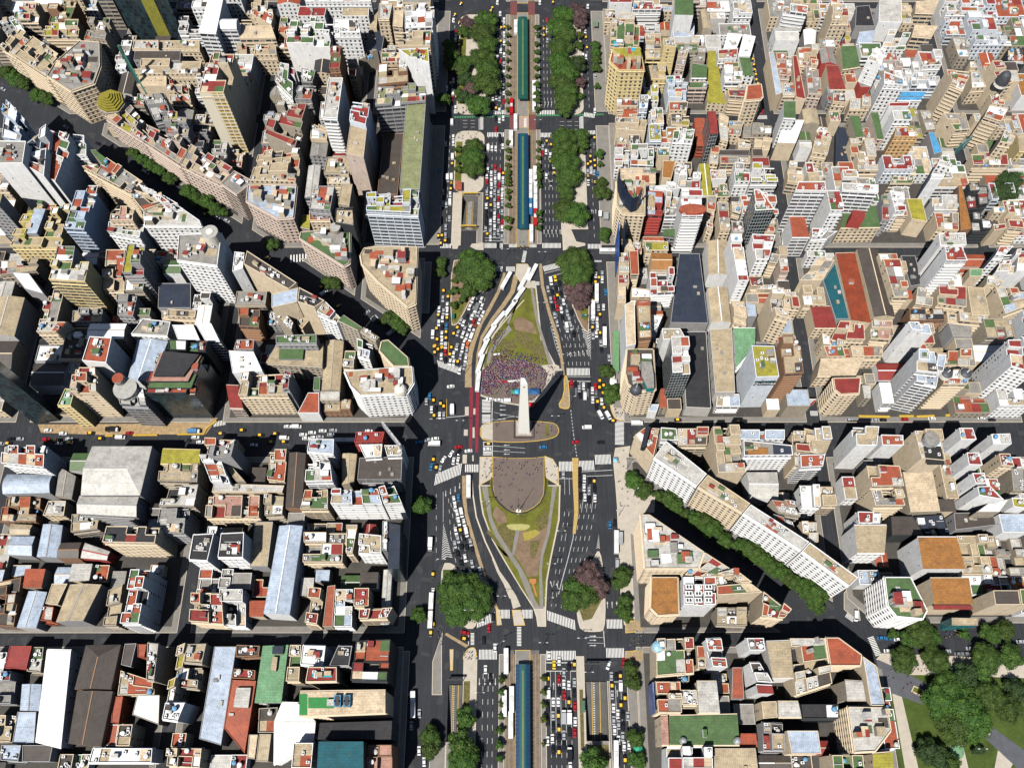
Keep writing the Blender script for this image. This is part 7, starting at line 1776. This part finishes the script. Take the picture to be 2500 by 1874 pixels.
def text(o, body, size, loc, rot, mat, name='lettering'):
    cu = bpy.data.curves.new(name, 'FONT'); cu.body = body; cu.size = size; cu.extrude = .04; cu.align_x = 'CENTER'; cu.align_y = 'CENTER'
    tt = bpy.data.objects.new(name, cu); C.objects.link(tt); dg = bpy.context.evaluated_depsgraph_get(); me = bpy.data.meshes.new_from_object(tt.evaluated_get(dg)); bpy.data.objects.remove(tt)
    me.materials.clear(); me.materials.append(mat); q = bpy.data.objects.new(name, me); C.objects.link(q); q.parent = o; q.location = loc; q.rotation_euler = rot; return q
b = find('lettered sign on top'); P = b['poly']; c = b['c']; a, e = P[3], P[2]; o = b['root']; mx, my = (a[0]+e[0])/2-c[0], (a[1]+e[1])/2-c[1]; an = atan2(e[1]-a[1], e[0]-a[0]); Lx = hypot(e[0]-a[0], e[1]-a[1])
m = MB(); m.box(mx, my-.4, b['h']-9, Lx*.92, .4, 5, plain('sign_teal', (.005,.045,.06), .4), an); sg = m.build('sign_board', o); text(sg, 'Quilmes', 3.6, (mx, my-.72, b['h']-6.4), (pi/2, 0, an), white_s)
# striped ad with a heart shaped shield
def shield(o, L):
    red = plain('ad_red', (.5,.01,.03), .6, 0, .03); org = plain('ad_orange', (.8,.25,.03), .6, 0, .03)
    m = MB(); m.face([(L*.30,-.24,4.2),(L*.48,-.24,4.2),(L*.48,-.24,11.8),(L*.42,-.24,11.8)], red); m.build('red_stripe', o)
    m = MB(); m.face([(-1.8,-.24,9.6),(-1.0,-.24,10.2),(0,-.24,9.6),(1.0,-.24,10.2),(1.8,-.24,9.6),(1.5,-.24,7.6),(0,-.24,5.8),(-1.5,-.24,7.6)], red); sh = m.build('shield', o)
    for k in range(3): m = MB(); m.face([(-1.1+k*.9,-.28,9.3),(-.75+k*.9,-.28,9.3),(-.55+k*.8,-.28,7.4),(-.85+k*.8,-.28,7.4)], org); m.build('shield_stripe', sh)
panel('D3', (1965,350), 0, (2130,350), 0, 4, 12, white_s, 'billboard', 'white billboard with red striped shield and red end beside brown balconied tower', 'billboard', .4, shield)
def masks(o, L):
    m = MB()
    for x, r_ in ((1.5,2.2),(5.0,1.8)):
        m.face([(x+r_*.6*cos(t_),-.26,10+r_*1.4*sin(t_)) for t_ in [k*pi/7 for k in range(14)]], plain('mural_white', (.75,.85,.82), .7, 0, .2)); 
        m.build('painted_oval', o); m = MB()
panel('E', (1545,1430), 2, (1680,1330), 2, 3, 14, plain('mural_teal', (.10,.30,.30), .7, 0, .9, .5), 'mural', 'slanting teal mural board with two pale ovals near the right edge', 'mural', .4, masks)
# rounded black lattice on the red corner roof
o = empty('roof_lattice', (*W('D3', 640, 640, 27), 26.9)); m = MB(); a, c = W('D3', 655, 530, 30), W('D3', 610, 720, 30); an = atan2(c[1]-a[1], c[0]-a[0]); m.box(0,0,0,hypot(a[0]-c[0], a[1]-c[1]),2.2,5,plain('black_lattice', (.015,.018,.03), .6),an); m.build('frame', o); tag(o, 'black lattice sign frame standing on the red corner roof', 'sign frame')
o = empty('roof_lattice', (*W('B3', 1690, 620, 25), 24)); m = MB(); m.box(0,0,0,17,1.0,8,plain('steel_lattice2', (.35,.36,.38), .6, 0, .8, .9),-.9); m.build('frame', o); tag(o, 'grey steel lattice of a rooftop sign beside the obelisk crossing', 'sign frame')
# tower crane
gx, gy = W('A', 1330, 900, 0); o = empty('tower_crane', (gx, gy, 0)); crm = plain('crane_green', (.04,.13,.10), .5); m = MB(); m.box(0,0,0,1.6,1.6,48,crm); m.build('mast', o)
a, c = W('A', 1125, 505, 48), W('A', 1320, 850, 48); an = atan2(c[1]-a[1], c[0]-a[0]); m = MB(); m.box((a[0]+c[0])/2-gx,(a[1]+c[1])/2-gy,48,hypot(a[0]-c[0],a[1]-c[1]),.9,1.0,crm,an); m.build('jib', o); tag(o, 'green tower crane reaching over the pale roofs behind the diagonal', 'crane')
# ------------------------------------------------------------------ street furniture
def thing(name, tl, x, y, label, cat, z=.15, rz=0, group=None):
    X, Y = W(tl, x, y, 0); o = empty(name, (X, Y, z), rz); return tag(o, label, cat, group)
polem = plain('pole_grey', (.10,.11,.12), .5); m = MB(); m.cyl(0,0,0,.16,.10,11,polem,6); pole_me = m.mesh('pole'); m = MB(); m.box(0,0,10.9,3.8,.10,.12,polem); arm_me = m.mesh('arm'); m = MB(); m.box(0,0,10.8,1.0,.4,.2,plain('lamp_head', (.55,.56,.58), .4)); head_me = m.mesh('lamp_head'); LAMPS = []
for tl, x, y, rz in (('C2',860,855,0),('C2',1190,880,0),('C2',700,700,0),('C3',1400,315,0),('C3',1450,685,0),('C3',465,900,0),('C3',500,410,.5),('C3',1305,860,0),('C3',690,1350,0),('C3',780,890,0),('Cb',690,140,0),('Cb',1360,400,0),('Cb',1270,690,0),('Cb',830,975,0),('Cb',1250,990,0),('Cb',540,1100,0),
                     ('C4',820,560,.4),('C4',1200,560,0),('C4',640,1000,0),('C4',1540,520,0),('C1',870,400,0),('C1',1160,420,0),('C1',870,900,0),('C1',1150,1180,0),('Cb',300,650,0),('D3',540,1150,.8),('D3',480,900,0),('C2',1600,1440,0),('C2',1180,1330,0),('Cb',1880,220,0),('E4',1745,1495,0),('C4',1600,820,0)):
    o = thing('street_lamp', tl, x, y, '', 'street lamp', .15, rz); child('pole', pole_me, o, (0,0,0)); child('arm', arm_me, o, (0,0,0)); child('lamp_head', head_me, o, (-1.8,0,0)); child('lamp_head', head_me, o, (1.8,0,0)); LAMPS.append((o, *W(tl, x, y, 0)))
o = thing('flagpole', 'Cb', 980, 178, 'tall bare flagpole at the lower rim of the paved oval', 'flagpole'); m = MB(); m.cyl(0,0,.6,.22,.08,24,polem,8); m.build('pole', o); m = MB(); m.cyl(0,0,0,1.6,1.4,.6,domew,12); m.build('base', o)
def low_wall():
    m = MB(); P = [W('C3', *q) for q in ((738,1350),(740,1440),(755,1510),(800,1575),(860,1630),(920,1662),(985,1672),(1050,1662),(1115,1630),(1175,1578),(1212,1505),(1222,1440),(1222,1350))]
    for i in range(len(P)-1):
        a, c = P[i], P[i+1]; m.box((a[0]+c[0])/2,(a[1]+c[1])/2,.1+.001*i,hypot(c[0]-a[0],c[1]-a[1])+.1,.5,.9,railm,atan2(c[1]-a[1],c[0]-a[0]))
    return tag(m.build('railing'), 'dark curved railing round the lower end of the paved oval', 'railing')
low_wall()
def tent(tl, x, y, w, d, hgt, mat, name, label, cat, rz=0):
    o = thing(name, tl, x, y, label, cat, .19, rz); m = MB()
    m.face([(-w/2,-d/2,hgt),(w/2,-d/2,hgt),(0,0,hgt+1)], mat); m.face([(w/2,-d/2,hgt),(w/2,d/2,hgt),(0,0,hgt+1)], mat); m.face([(w/2,d/2,hgt),(-w/2,d/2,hgt),(0,0,hgt+1)], mat); m.face([(-w/2,d/2,hgt),(-w/2,-d/2,hgt),(0,0,hgt+1)], mat); m.build('roof', o)
    for sx in (-1,1):
        for sy in (-1,1): m = MB(); m.cyl(sx*(w/2-.15),sy*(d/2-.15),0,.06,.06,hgt,polem,5); m.build('post', o)
tent('C3',1118,590,6.5,3.6,2.6,plain('tent_blue', (.01,.08,.22)),'tent','dark blue tent beside the obelisk tip','tent'); tent('C3',960,590,3,3,2.5,plain('tent_cyan', (.05,.40,.65)),'tent','bright blue tent in the crowd','tent'); tent('C3',932,590,3,3,2.5,plain('tent_green', (.05,.18,.10)),'tent','dark green tent left of the bright blue tent','tent')
tent('C3',1090,705,4,2.4,2.2,plain('tent_red', (.65,.02,.03)),'tent','small red tent at the foot of the crowd plaza','tent'); tent('C4',2045,1475,4.5,4.5,2.8,plain('tent_teal', (.02,.30,.17)),'tent','teal green tent on the lower right pavement','tent'); tent('C3',1848,1200,2.4,2.4,2.4,plain('tent_sky', (.2,.5,.7)),'parasol','pale blue parasol on the pavement right of the paved oval','parasol')
for i, (x, y) in enumerate(((1822,450),(1822,480),(1822,510),(1840,495))): tent('C3',x,y,2.6,2.6,2.5,white_s,'parasol','white cafe parasol in the cluster between the two round trees','parasol'); 
for o_ in C.objects:
    if o_.get('label', '').startswith('white cafe parasol'): o_['group'] = 'white cafe parasols'
def canopy(tl, x0, y0, x1, y1, z, mat, label, cat='canopy'):
    P = [W(tl, x0, y0, z), W(tl, x1, y0, z), W(tl, x1, y1, z), W(tl, x0, y1, z)]; c = cen(P); o = empty('canopy', (*c, .15)); m = MB(); m.prism([(p[0]-c[0], p[1]-c[1]) for p in P], z-.3, z, mat, mat); m.build('roof', o)
    for p in P: mm = MB(); mm.cyl((p[0]-c[0])*.92, (p[1]-c[1])*.96, 0, .12, .12, z-.3, polem, 6); mm.build('post', o)
    tag(o, label, cat)
canopy('D2',355,1318,412,1680,4.5,plain('canopy_green', (.12,.26,.12)),'long pale green canopy roof along the right pavement'); canopy('C2',1750,435,1790,495,3,plain('shelter_grey', (.3,.32,.33)),'grey bus shelter beside the white kiosk, right pavement','shelter')
canopy('C2',1700,420,1728,470,3,white_s,'white kiosk roof on the right pavement near the blue screen','kiosk'); canopy('C2',1548,1352,1602,1374,2.6,plain('kiosk_teal', (.01,.09,.08)),'dark teal kiosk on the grass tip right of the garden','kiosk'); canopy('C2',378,1345,404,1390,2.6,MATS['kiosk_teal'],'dark teal kiosk on the grass tip left of the garden','kiosk')
canopy('Cb',288,792,316,860,2.6,MATS['kiosk_teal'],'dark teal kiosk left of the biggest tree','kiosk'); canopy('C4',1548,1050,1578,1155,2.6,plain('kiosk_green', (.05,.12,.08)),'dark green kiosk left of the bottom right ramp','kiosk'); canopy('C1',1655,190,1695,240,3,plain('canopy_olive', (.12,.2,.12)),'green kiosk roof on the right pavement near the top edge','kiosk')
canopy('C2',408,158,470,235,3.5,roofmat('t'),'small terracotta roofed hut above the underpass ramp','hut'); canopy('Cb',1885,360,1920,470,3,MATS['shelter_grey'],'grey bus shelter beside a bus, right pavement by the wedge block','shelter'); canopy('E4',1370,770,1500,805,3,plain('stall_green', (.05,.10,.08)),'left dark green market stalls roof at the park edge','stall'); canopy('E4',1540,760,1620,805,3,MATS['stall_green'],'right dark green market stalls roof at the park edge','stall')
for pt, y, w_ in ((PITS[0],321.5,'lower'),(PITS[0],346.3,'upper')):
    o = empty('height_barrier', ((pt[0]+pt[1])/2, y, .15)); m = MB(); m.box(0,0,4.2,pt[1]-pt[0],.7,.7,yellp); m.build('beam', o)
    for s_ in (-1,1): mm = MB(); mm.box(s_*((pt[1]-pt[0])/2-.2),0,0,.3,.3,4.2,yellp); mm.build('post', o)
    tag(o, w_+' yellow beam across the left underpass ramp', 'barrier')
for pt, w_ in ((PITS[1],'right'),(PITS[2],'left')):
    o = empty('height_barrier', ((pt[0]+pt[1])/2, pt[3]+8 if w_ == 'right' else pt[3]+2, .15)); m = MB(); m.box(0,0,4.6,pt[1]-pt[0]+1,.9,.7,plain('dark_beam', (.03,.03,.035))); m.build('beam', o)
    for s_ in (-1,1): mm = MB(); mm.box(s_*((pt[1]-pt[0])/2+.2),0,0,.3,.3,4.6,MATS['dark_beam']); mm.build('post', o)
    tag(o, 'dark beam across the bottom '+w_+' ramp road', 'barrier')
# ------------------------------------------------------------------ people
def person_mesh(kind, shirt, trous, hair):
    V = [(0,0,.98),(0,0,1.18),(0,0,1.40),(0,0,1.50),(0,.01,1.66),(0,.0,1.76)]; Rr = [.13,.135,.15,.055,.095,.06]; E = [(0,1),(1,2),(2,3),(3,4),(4,5)]
    st_ = .22 if kind else .03
    for s in (-1, 1):
        n0 = len(V); V += [(s*.09,0,.90),(s*.10,s*st_*.7,.50),(s*.10,s*st_*.9-.02,.08),(s*.11,s*st_*.9+.14,.04)]; Rr += [.095,.065,.045,.04]; E += [(0,n0),(n0,n0+1),(n0+1,n0+2),(n0+2,n0+3)]
        n1 = len(V); V += [(s*.20,0,1.40),(s*.26,-s*st_*.4,1.13),(s*.27,-s*st_*.6+.08,.90),(s*.27,-s*st_*.6+.12,.80)]; Rr += [.055,.045,.035,.035]; E += [(2,n1),(n1,n1+1),(n1+1,n1+2),(n1+2,n1+3)]
    me = bpy.data.meshes.new('person'); me.from_pydata(V, E, []); o = bpy.data.objects.new('person', me); C.objects.link(o); mo = o.modifiers.new('s', 'SKIN')
    sv = me.skin_vertices[0].data
    for i, r in enumerate(Rr): sv[i].radius = (r, r*.8)
    sv[0].use_root = True
    dg = bpy.context.evaluated_depsgraph_get(); m2 = bpy.data.meshes.new_from_object(o.evaluated_get(dg)); bpy.data.objects.remove(o); m2.name = 'person'
    cols = [plain('skin', (.42,.25,.17)), shirt, trous, hair, plain('shoes', (.03,.03,.03))]
    for c in cols: m2.materials.append(c)
    for p in m2.polygons:
        z, x, y = p.center.z, p.center.x, p.center.y
        p.material_index = 4 if z < .09 else 2 if z < .95 and abs(x) < .2 else 0 if (abs(x) > .2 and z < 1.2) else 1 if z < 1.47 else (3 if z > 1.69 or y < -.03 else 0)
    return m2
SH = dict(w=(.8,.8,.82), u=(.05,.13,.5), r=(.5,.03,.06), b=(.02,.02,.03), p=(.35,.12,.45), o=(.7,.3,.1), c=(.3,.55,.8), m=(.5,.05,.3)); SHN = dict(m='magenta', w='white', u='blue', r='red', b='black', p='purple', o='orange', c='light blue')
PM = {}
for k_, col in SH.items():
    for kd in (0, 1): PM[k_, kd] = person_mesh(kd, plain('shirt_'+k_, col, .9, 0, .1), plain('trousers_'+('a' if kd else 'b'), (.03,.04,.08) if kd else (.05,.05,.05)), plain('hair', (.02,.012,.008)))
pr = random.Random(5); PEO = []
def person(X, Y, zone, z=.16, col=None):
    col = col or pr.choice('wwubbprcwbu'); kd = pr.random() < .5; o = bpy.data.objects.new('person', PM[col, int(kd)]); C.objects.link(o); s = pr.uniform(.95, 1.06); o.location = (X, Y, z); o.rotation_euler = (0,0,pr.uniform(0,6.28)); o.scale = (s,s,s)
    PEO.append((o, col, kd, zone)); return o
def scatter(tl, poly, n, zone, z=.16):
    P = [W(tl, *q) for q in poly]; k = 0; x0, x1 = min(p[0] for p in P), max(p[0] for p in P); y0, y1 = min(p[1] for p in P), max(p[1] for p in P)
    for _ in range(n*30):
        if k >= n: break
        q = (pr.uniform(x0, x1), pr.uniform(y0, y1))
        if inside(q, P): person(*q, zone, z); k += 1
scatter('C3', [(760,1175),(1205,1175),(1205,1340),(760,1340)], 42, 'on the upper half of the paved oval', .225); scatter('C3', [(760,1340),(1200,1340),(1150,1560),(820,1560)], 10, 'on the lower half of the paved oval', .225)
scatter('C3', [(860,1600),(1110,1600),(1000,1650),(920,1650)], 12, 'beside the flagpole', .225); scatter('C3', [(640,1170),(740,1170),(740,1340),(640,1400)], 12, 'on the pale strip left of the paved oval'); scatter('C3', [(1225,1190),(1320,1240),(1330,1400),(1225,1340)], 9, 'on the pale strip right of the paved oval')
scatter('C3', [(1245,350),(1340,360),(1330,440),(1230,520)], 26, 'on the pale paving right of the crowd'); scatter('C3', [(1120,840),(1210,830),(1330,950),(1150,1000)], 10, 'beside the obelisk'); scatter('C3', [(1840,740),(1980,720),(1990,810),(1860,810)], 26, 'on the corner pavement right of the obelisk')
scatter('C3', [(1850,1090),(1960,1080),(1950,1200),(2190,1520),(2180,1650),(1860,1650)], 26, 'on the wide pavement below the palace facade'); scatter('C4', [(480,600),(600,590),(600,690),(480,690)], 16, 'on the pale island by the bottom left crossing'); scatter('C4', [(1940,400),(2100,380),(2100,600),(1950,620)], 14, 'at the lower street corner')
scatter('C4', [(240,380),(300,440),(295,560),(260,560)], 14, 'on the shaded lower left corner'); scatter('C1', [(430,945),(540,950),(600,1030),(470,1030)], 14, 'on the lower tip of the top left median'); scatter('C1', [(430,1190),(620,1180),(630,1240),(430,1260)], 10, 'on the upper tip of the second left median')
scatter('E4', [(920,640),(1060,690),(1340,720),(1340,800),(1180,800)], 22, 'on the pale paving at the park corner'); scatter('E4', [(960,700),(1300,900),(1200,1000),(960,900)], 9, 'on the slate path in the park'); scatter('C2', [(985,700),(1060,700),(1060,780),(985,780)], 10, 'on the bus station crossing'); scatter('E4', [(1480,410),(1640,410),(1640,500),(1480,500)], 18, 'on the pavement across from the park'); scatter('D3', [(1200,400),(2100,380),(2100,430),(1200,440)], 10, 'on the street right of the obelisk crossing')
nind = len(PEO)
# the crowd: far more than 300 people, one object
cv, cf, cm, mats_, vo = [], [], [], [], 0
for key in PM:
    me = PM[key]
    for mt in me.materials:
        if mt not in mats_: mats_.append(mt)
base = {}
for key, me in PM.items():
    v = np.empty(len(me.vertices)*3); me.vertices.foreach_get('co', v); base[key] = (v.reshape(-1,3), [tuple(p.vertices) for p in me.polygons], [mats_.index(me.materials[p.material_index]) for p in me.polygons])
spots = []
def crowd(poly, n, near=None):
    P = [W('C3', *q) for q in poly]; x0, x1 = min(p[0] for p in P), max(p[0] for p in P); y0, y1 = min(p[1] for p in P), max(p[1] for p in P); k = 0
    while k < n:
        q = (pr.uniform(x0, x1), pr.uniform(y0, y1))
        if inside(q, P) and (sin(q[0]*.35+1)*sin(q[1]*.5) > pr.uniform(-1.2, .6)): spots.append(q); k += 1
crowd([(650,390),(760,300),(980,290),(1120,330),(1150,470),(1000,500),(850,520),(740,610),(640,600)], 900); crowd([(760,320),(980,295),(1080,340),(1060,470),(860,470)], 380); crowd([(650,390),(760,400),(800,600),(640,600)], 330)
crowd([(740,200),(860,200),(1200,280),(1240,330),(980,300),(740,330)], 190); crowd([(1100,320),(1235,400),(1215,540),(1160,560),(1180,420)], 110); crowd([(860,500),(1000,480),(1010,620),(860,640)], 110); crowd([(780,20),(870,20),(760,210),(720,260)], 60); crowd([(1080,480),(1200,480),(1130,660),(1080,660)], 45)
VV, FF, MM = [], [], []
for q in spots:
    key = (pr.choice('wwwuupppprrcowbm'), pr.randrange(2)); v, f, mi_ = base[key]; a = pr.uniform(0, 6.28); s = pr.uniform(.92, 1.08); ca, sa = cos(a)*s, sin(a)*s
    w = np.empty_like(v); w[:,0] = v[:,0]*ca-v[:,1]*sa+q[0]; w[:,1] = v[:,0]*sa+v[:,1]*ca+q[1]; w[:,2] = v[:,2]*s+.19; VV.append(w); FF += [tuple(i+vo for i in t_) for t_ in f]; MM += mi_; vo += len(v)
me = bpy.data.meshes.new('crowd'); me.from_pydata(np.concatenate(VV).tolist(), [], FF)
for mt in mats_: me.materials.append(mt)
me.polygons.foreach_set('material_index', MM); o = bpy.data.objects.new('crowd', me); C.objects.link(o); tag(o, 'dense colourful crowd of people filling the round plaza beyond the obelisk', 'crowd', kind='stuff')
for tl, x, y, w_, c in (('C3',935,480,7,'w'),('C3',1010,482,5,'w'),('C3',825,485,8,'r'),('C3',780,240,4,'w')):
    X, Y = W(tl, x, y, 1.4); m = MB(); m.box(0,0,0,w_,.08,1.1,paint(c)); o = m.build('banner', None, (X, Y, .7)); o.rotation_euler = (-.7,0,.1 if c == 'w' else -.15); tag(o, {935:'long white banner held in the middle of the crowd',1010:'shorter white banner right of the long white one',825:'long red banner held by the crowd',780:'small white banner at the upper left of the crowd'}[x], 'banner')
# ------------------------------------------------------------------ names and labels
ORD = ['first','second','third','fourth','fifth','sixth','seventh','eighth','ninth','tenth','eleventh','twelfth','thirteenth','fourteenth','fifteenth','sixteenth','seventeenth','eighteenth','nineteenth','twentieth']
def nth(i):
    if i < 20: return ORD[i]
    tens = ['twenty','thirty','forty','fifty','sixty','seventy','eighty','ninety'][(i+1)//10-2]; u = (i+1) % 10
    return {'twenty':'twentieth','thirty':'thirtieth','forty':'fortieth','fifty':'fiftieth','sixty':'sixtieth','seventy':'seventieth','eighty':'eightieth','ninety':'ninetieth'}[tens] if u == 0 else tens+'-'+ORD[u-1]
def blk_of(c):
    for nm, P in BLK:
        if inside(c, P): return nm
    return min(BLK, key=lambda q: hypot(cen(q[1])[0]-c[0], cen(q[1])[1]-c[1]))[0]
GR = {}
hy = lambda s: s.replace('light grey', 'light-grey').replace('dark red', 'dark-red').replace('blue-grey metal', 'blue-grey').replace('bright white', 'white').replace('dark glass', 'dark-glass').replace('pale grey-blue', 'pale').replace('pale blue', 'pale-blue').replace('sky blue', 'sky-blue').replace('rust red', 'rust-red').replace('mint green', 'mint-green').replace('dark brown', 'dark-brown')
for b in BUILD:
    h, s = b['h'], b['style']; kd = 'tower' if h >= 34 else 'warehouse' if s in 'sghv' and h <= 24 else 'townhouse' if h <= 14 else 'building'
    b['root'].name = 'tmp'; b['kd'] = kd; b['root']['category'] = {'warehouse':'hall','townhouse':'low building'}.get(kd, kd)
    if b['desc']: b['root']['label'] = b['desc']
    else: GR.setdefault((hy(WNAME[b['wall']]), kd, hy(RNAME[b['roof']]), blk_of(b['c'])), []).append(b)
KW = dict(tower='tower', warehouse='hall', townhouse='low-rise', building='building')
for (w_, kd, r_, bn), L in GR.items():
    L.sort(key=lambda b: PX(b['c'][0], b['c'][1], b['h'])[0])
    for i, b in enumerate(L): b['root']['label'] = '%s %s with %s roof, %s%s' % (w_, KW[kd], r_, nth(i)+' from left, ' if len(L) > 1 else '', bn)
for b in BUILD: b['root'].name = b['kd']; b['root']['group'] = {'tower':'high towers of the city centre','warehouse':'halls and sheds inside the blocks','townhouse':'low buildings of the blocks','building':'mid rise buildings of the blocks'}[b['kd']]
def order(items, keyf, labf, group):
    D = {}
    for it in items: D.setdefault(keyf(it), []).append(it)
    for k, L in D.items():
        L.sort(key=lambda it: -it[-1]) 
        for i, it in enumerate(L): it[0]['label'] = labf(k, i, len(L))
        
V2 = [(o, nm, c, zn, (-X if 'street' in zn and 'narrow' not in zn else Y)) for o, nm, c, X, Y, zn in VEH]
order(V2, lambda t: (t[3], t[1], t[2]), lambda k, i, n: '%s%s, %s%s' % ('' if k[1] == 'taxi' else VN[k[2]]+' ', {'taxi':'black and yellow taxi','articulated_bus':'articulated bus'}.get(k[1], k[1]), ((nth(i)+(' from left, ' if 'street' in k[0] and 'narrow' not in k[0] else ' from top, ')) if n > 1 else ''), k[0]), None)
for o, nm, c, X, Y, zn in VEH: tag(o, None, {'articulated_bus':'bus'}.get(nm, nm), 'vehicles in traffic')
TN = dict(g='round green tree', d='dark green tree', p='pink blossoming tree', l='pale green sapling')
T2 = [(o, ty, R_ > 6, zn, Y) for o, X, Y, R_, ty, zn in TREES]
order(T2, lambda t: (t[3], t[1], t[2]), lambda k, i, n: '%s%s, %s%s' % ('large ' if k[2] else '', TN[k[1]] if not ('sapling' in k[0] and k[1] == 'g') else 'green sapling', nth(i)+' from top, ' if n > 1 else '', k[0].replace('row of saplings', 'row')), None)
for o, *_ in TREES: tag(o, None, 'tree', 'trees along the avenue, streets and park')
LAMPS.sort(key=lambda t: -t[2])
for i, (o, X, Y) in enumerate(LAMPS): o['label'] = 'double armed grey street lamp, %s counted down from the top' % nth(i); o['group'] = 'street lamps of the avenue'
for o, col, kd, zn in PEO: tag(o, 'small %s person in %s top %s' % ('walking' if kd else 'standing', SHN[col], zn), 'person', 'people %s' % zn)
# more than 300 cars: the smallest ones on the picture become one object
cars = sorted([v for v in VEH if v[1] == 'car'], key=lambda v: v[4]*1.0+abs(v[3])*.3)
if len(cars) > 300:
    VV = []; extra = MB(); src = {}
    for o, nm, c, X, Y, zn in cars[300:]:
        for ch in list(o.children):
            M_ = Matrix.Translation(o.location) @ Matrix.Rotation(o.rotation_euler.z, 4, 'Z') @ Matrix.Translation(ch.location) @ Matrix.Diagonal((*ch.scale, 1))
            me = ch.data
            for p in me.polygons: extra.face([tuple(M_ @ me.vertices[i].co) for i in p.vertices], me.materials[p.material_index])
            bpy.data.objects.remove(ch)
        bpy.data.objects.remove(o)
    tag(extra.build('distant_cars'), 'small cars of many colours in the traffic near the top edge', 'cars', kind='stuff')
from collections import Counter
ls = Counter(o['label'] for o in C.objects if o.parent is None and o.get('label') and o.name.split('.')[0] != 'person')
dups = [l for l, n in ls.items() if n > 1]; print('DUP', len(dups), dups[:8]); print('LONG', [l for l in ls if not 4 <= len(l.split()) <= 16][:12])
print(Counter(b['kd'] for b in BUILD), 'people', len(PEO), 'crowd', len(spots), Counter(v[1] for v in VEH), 'trees', len(TREES))
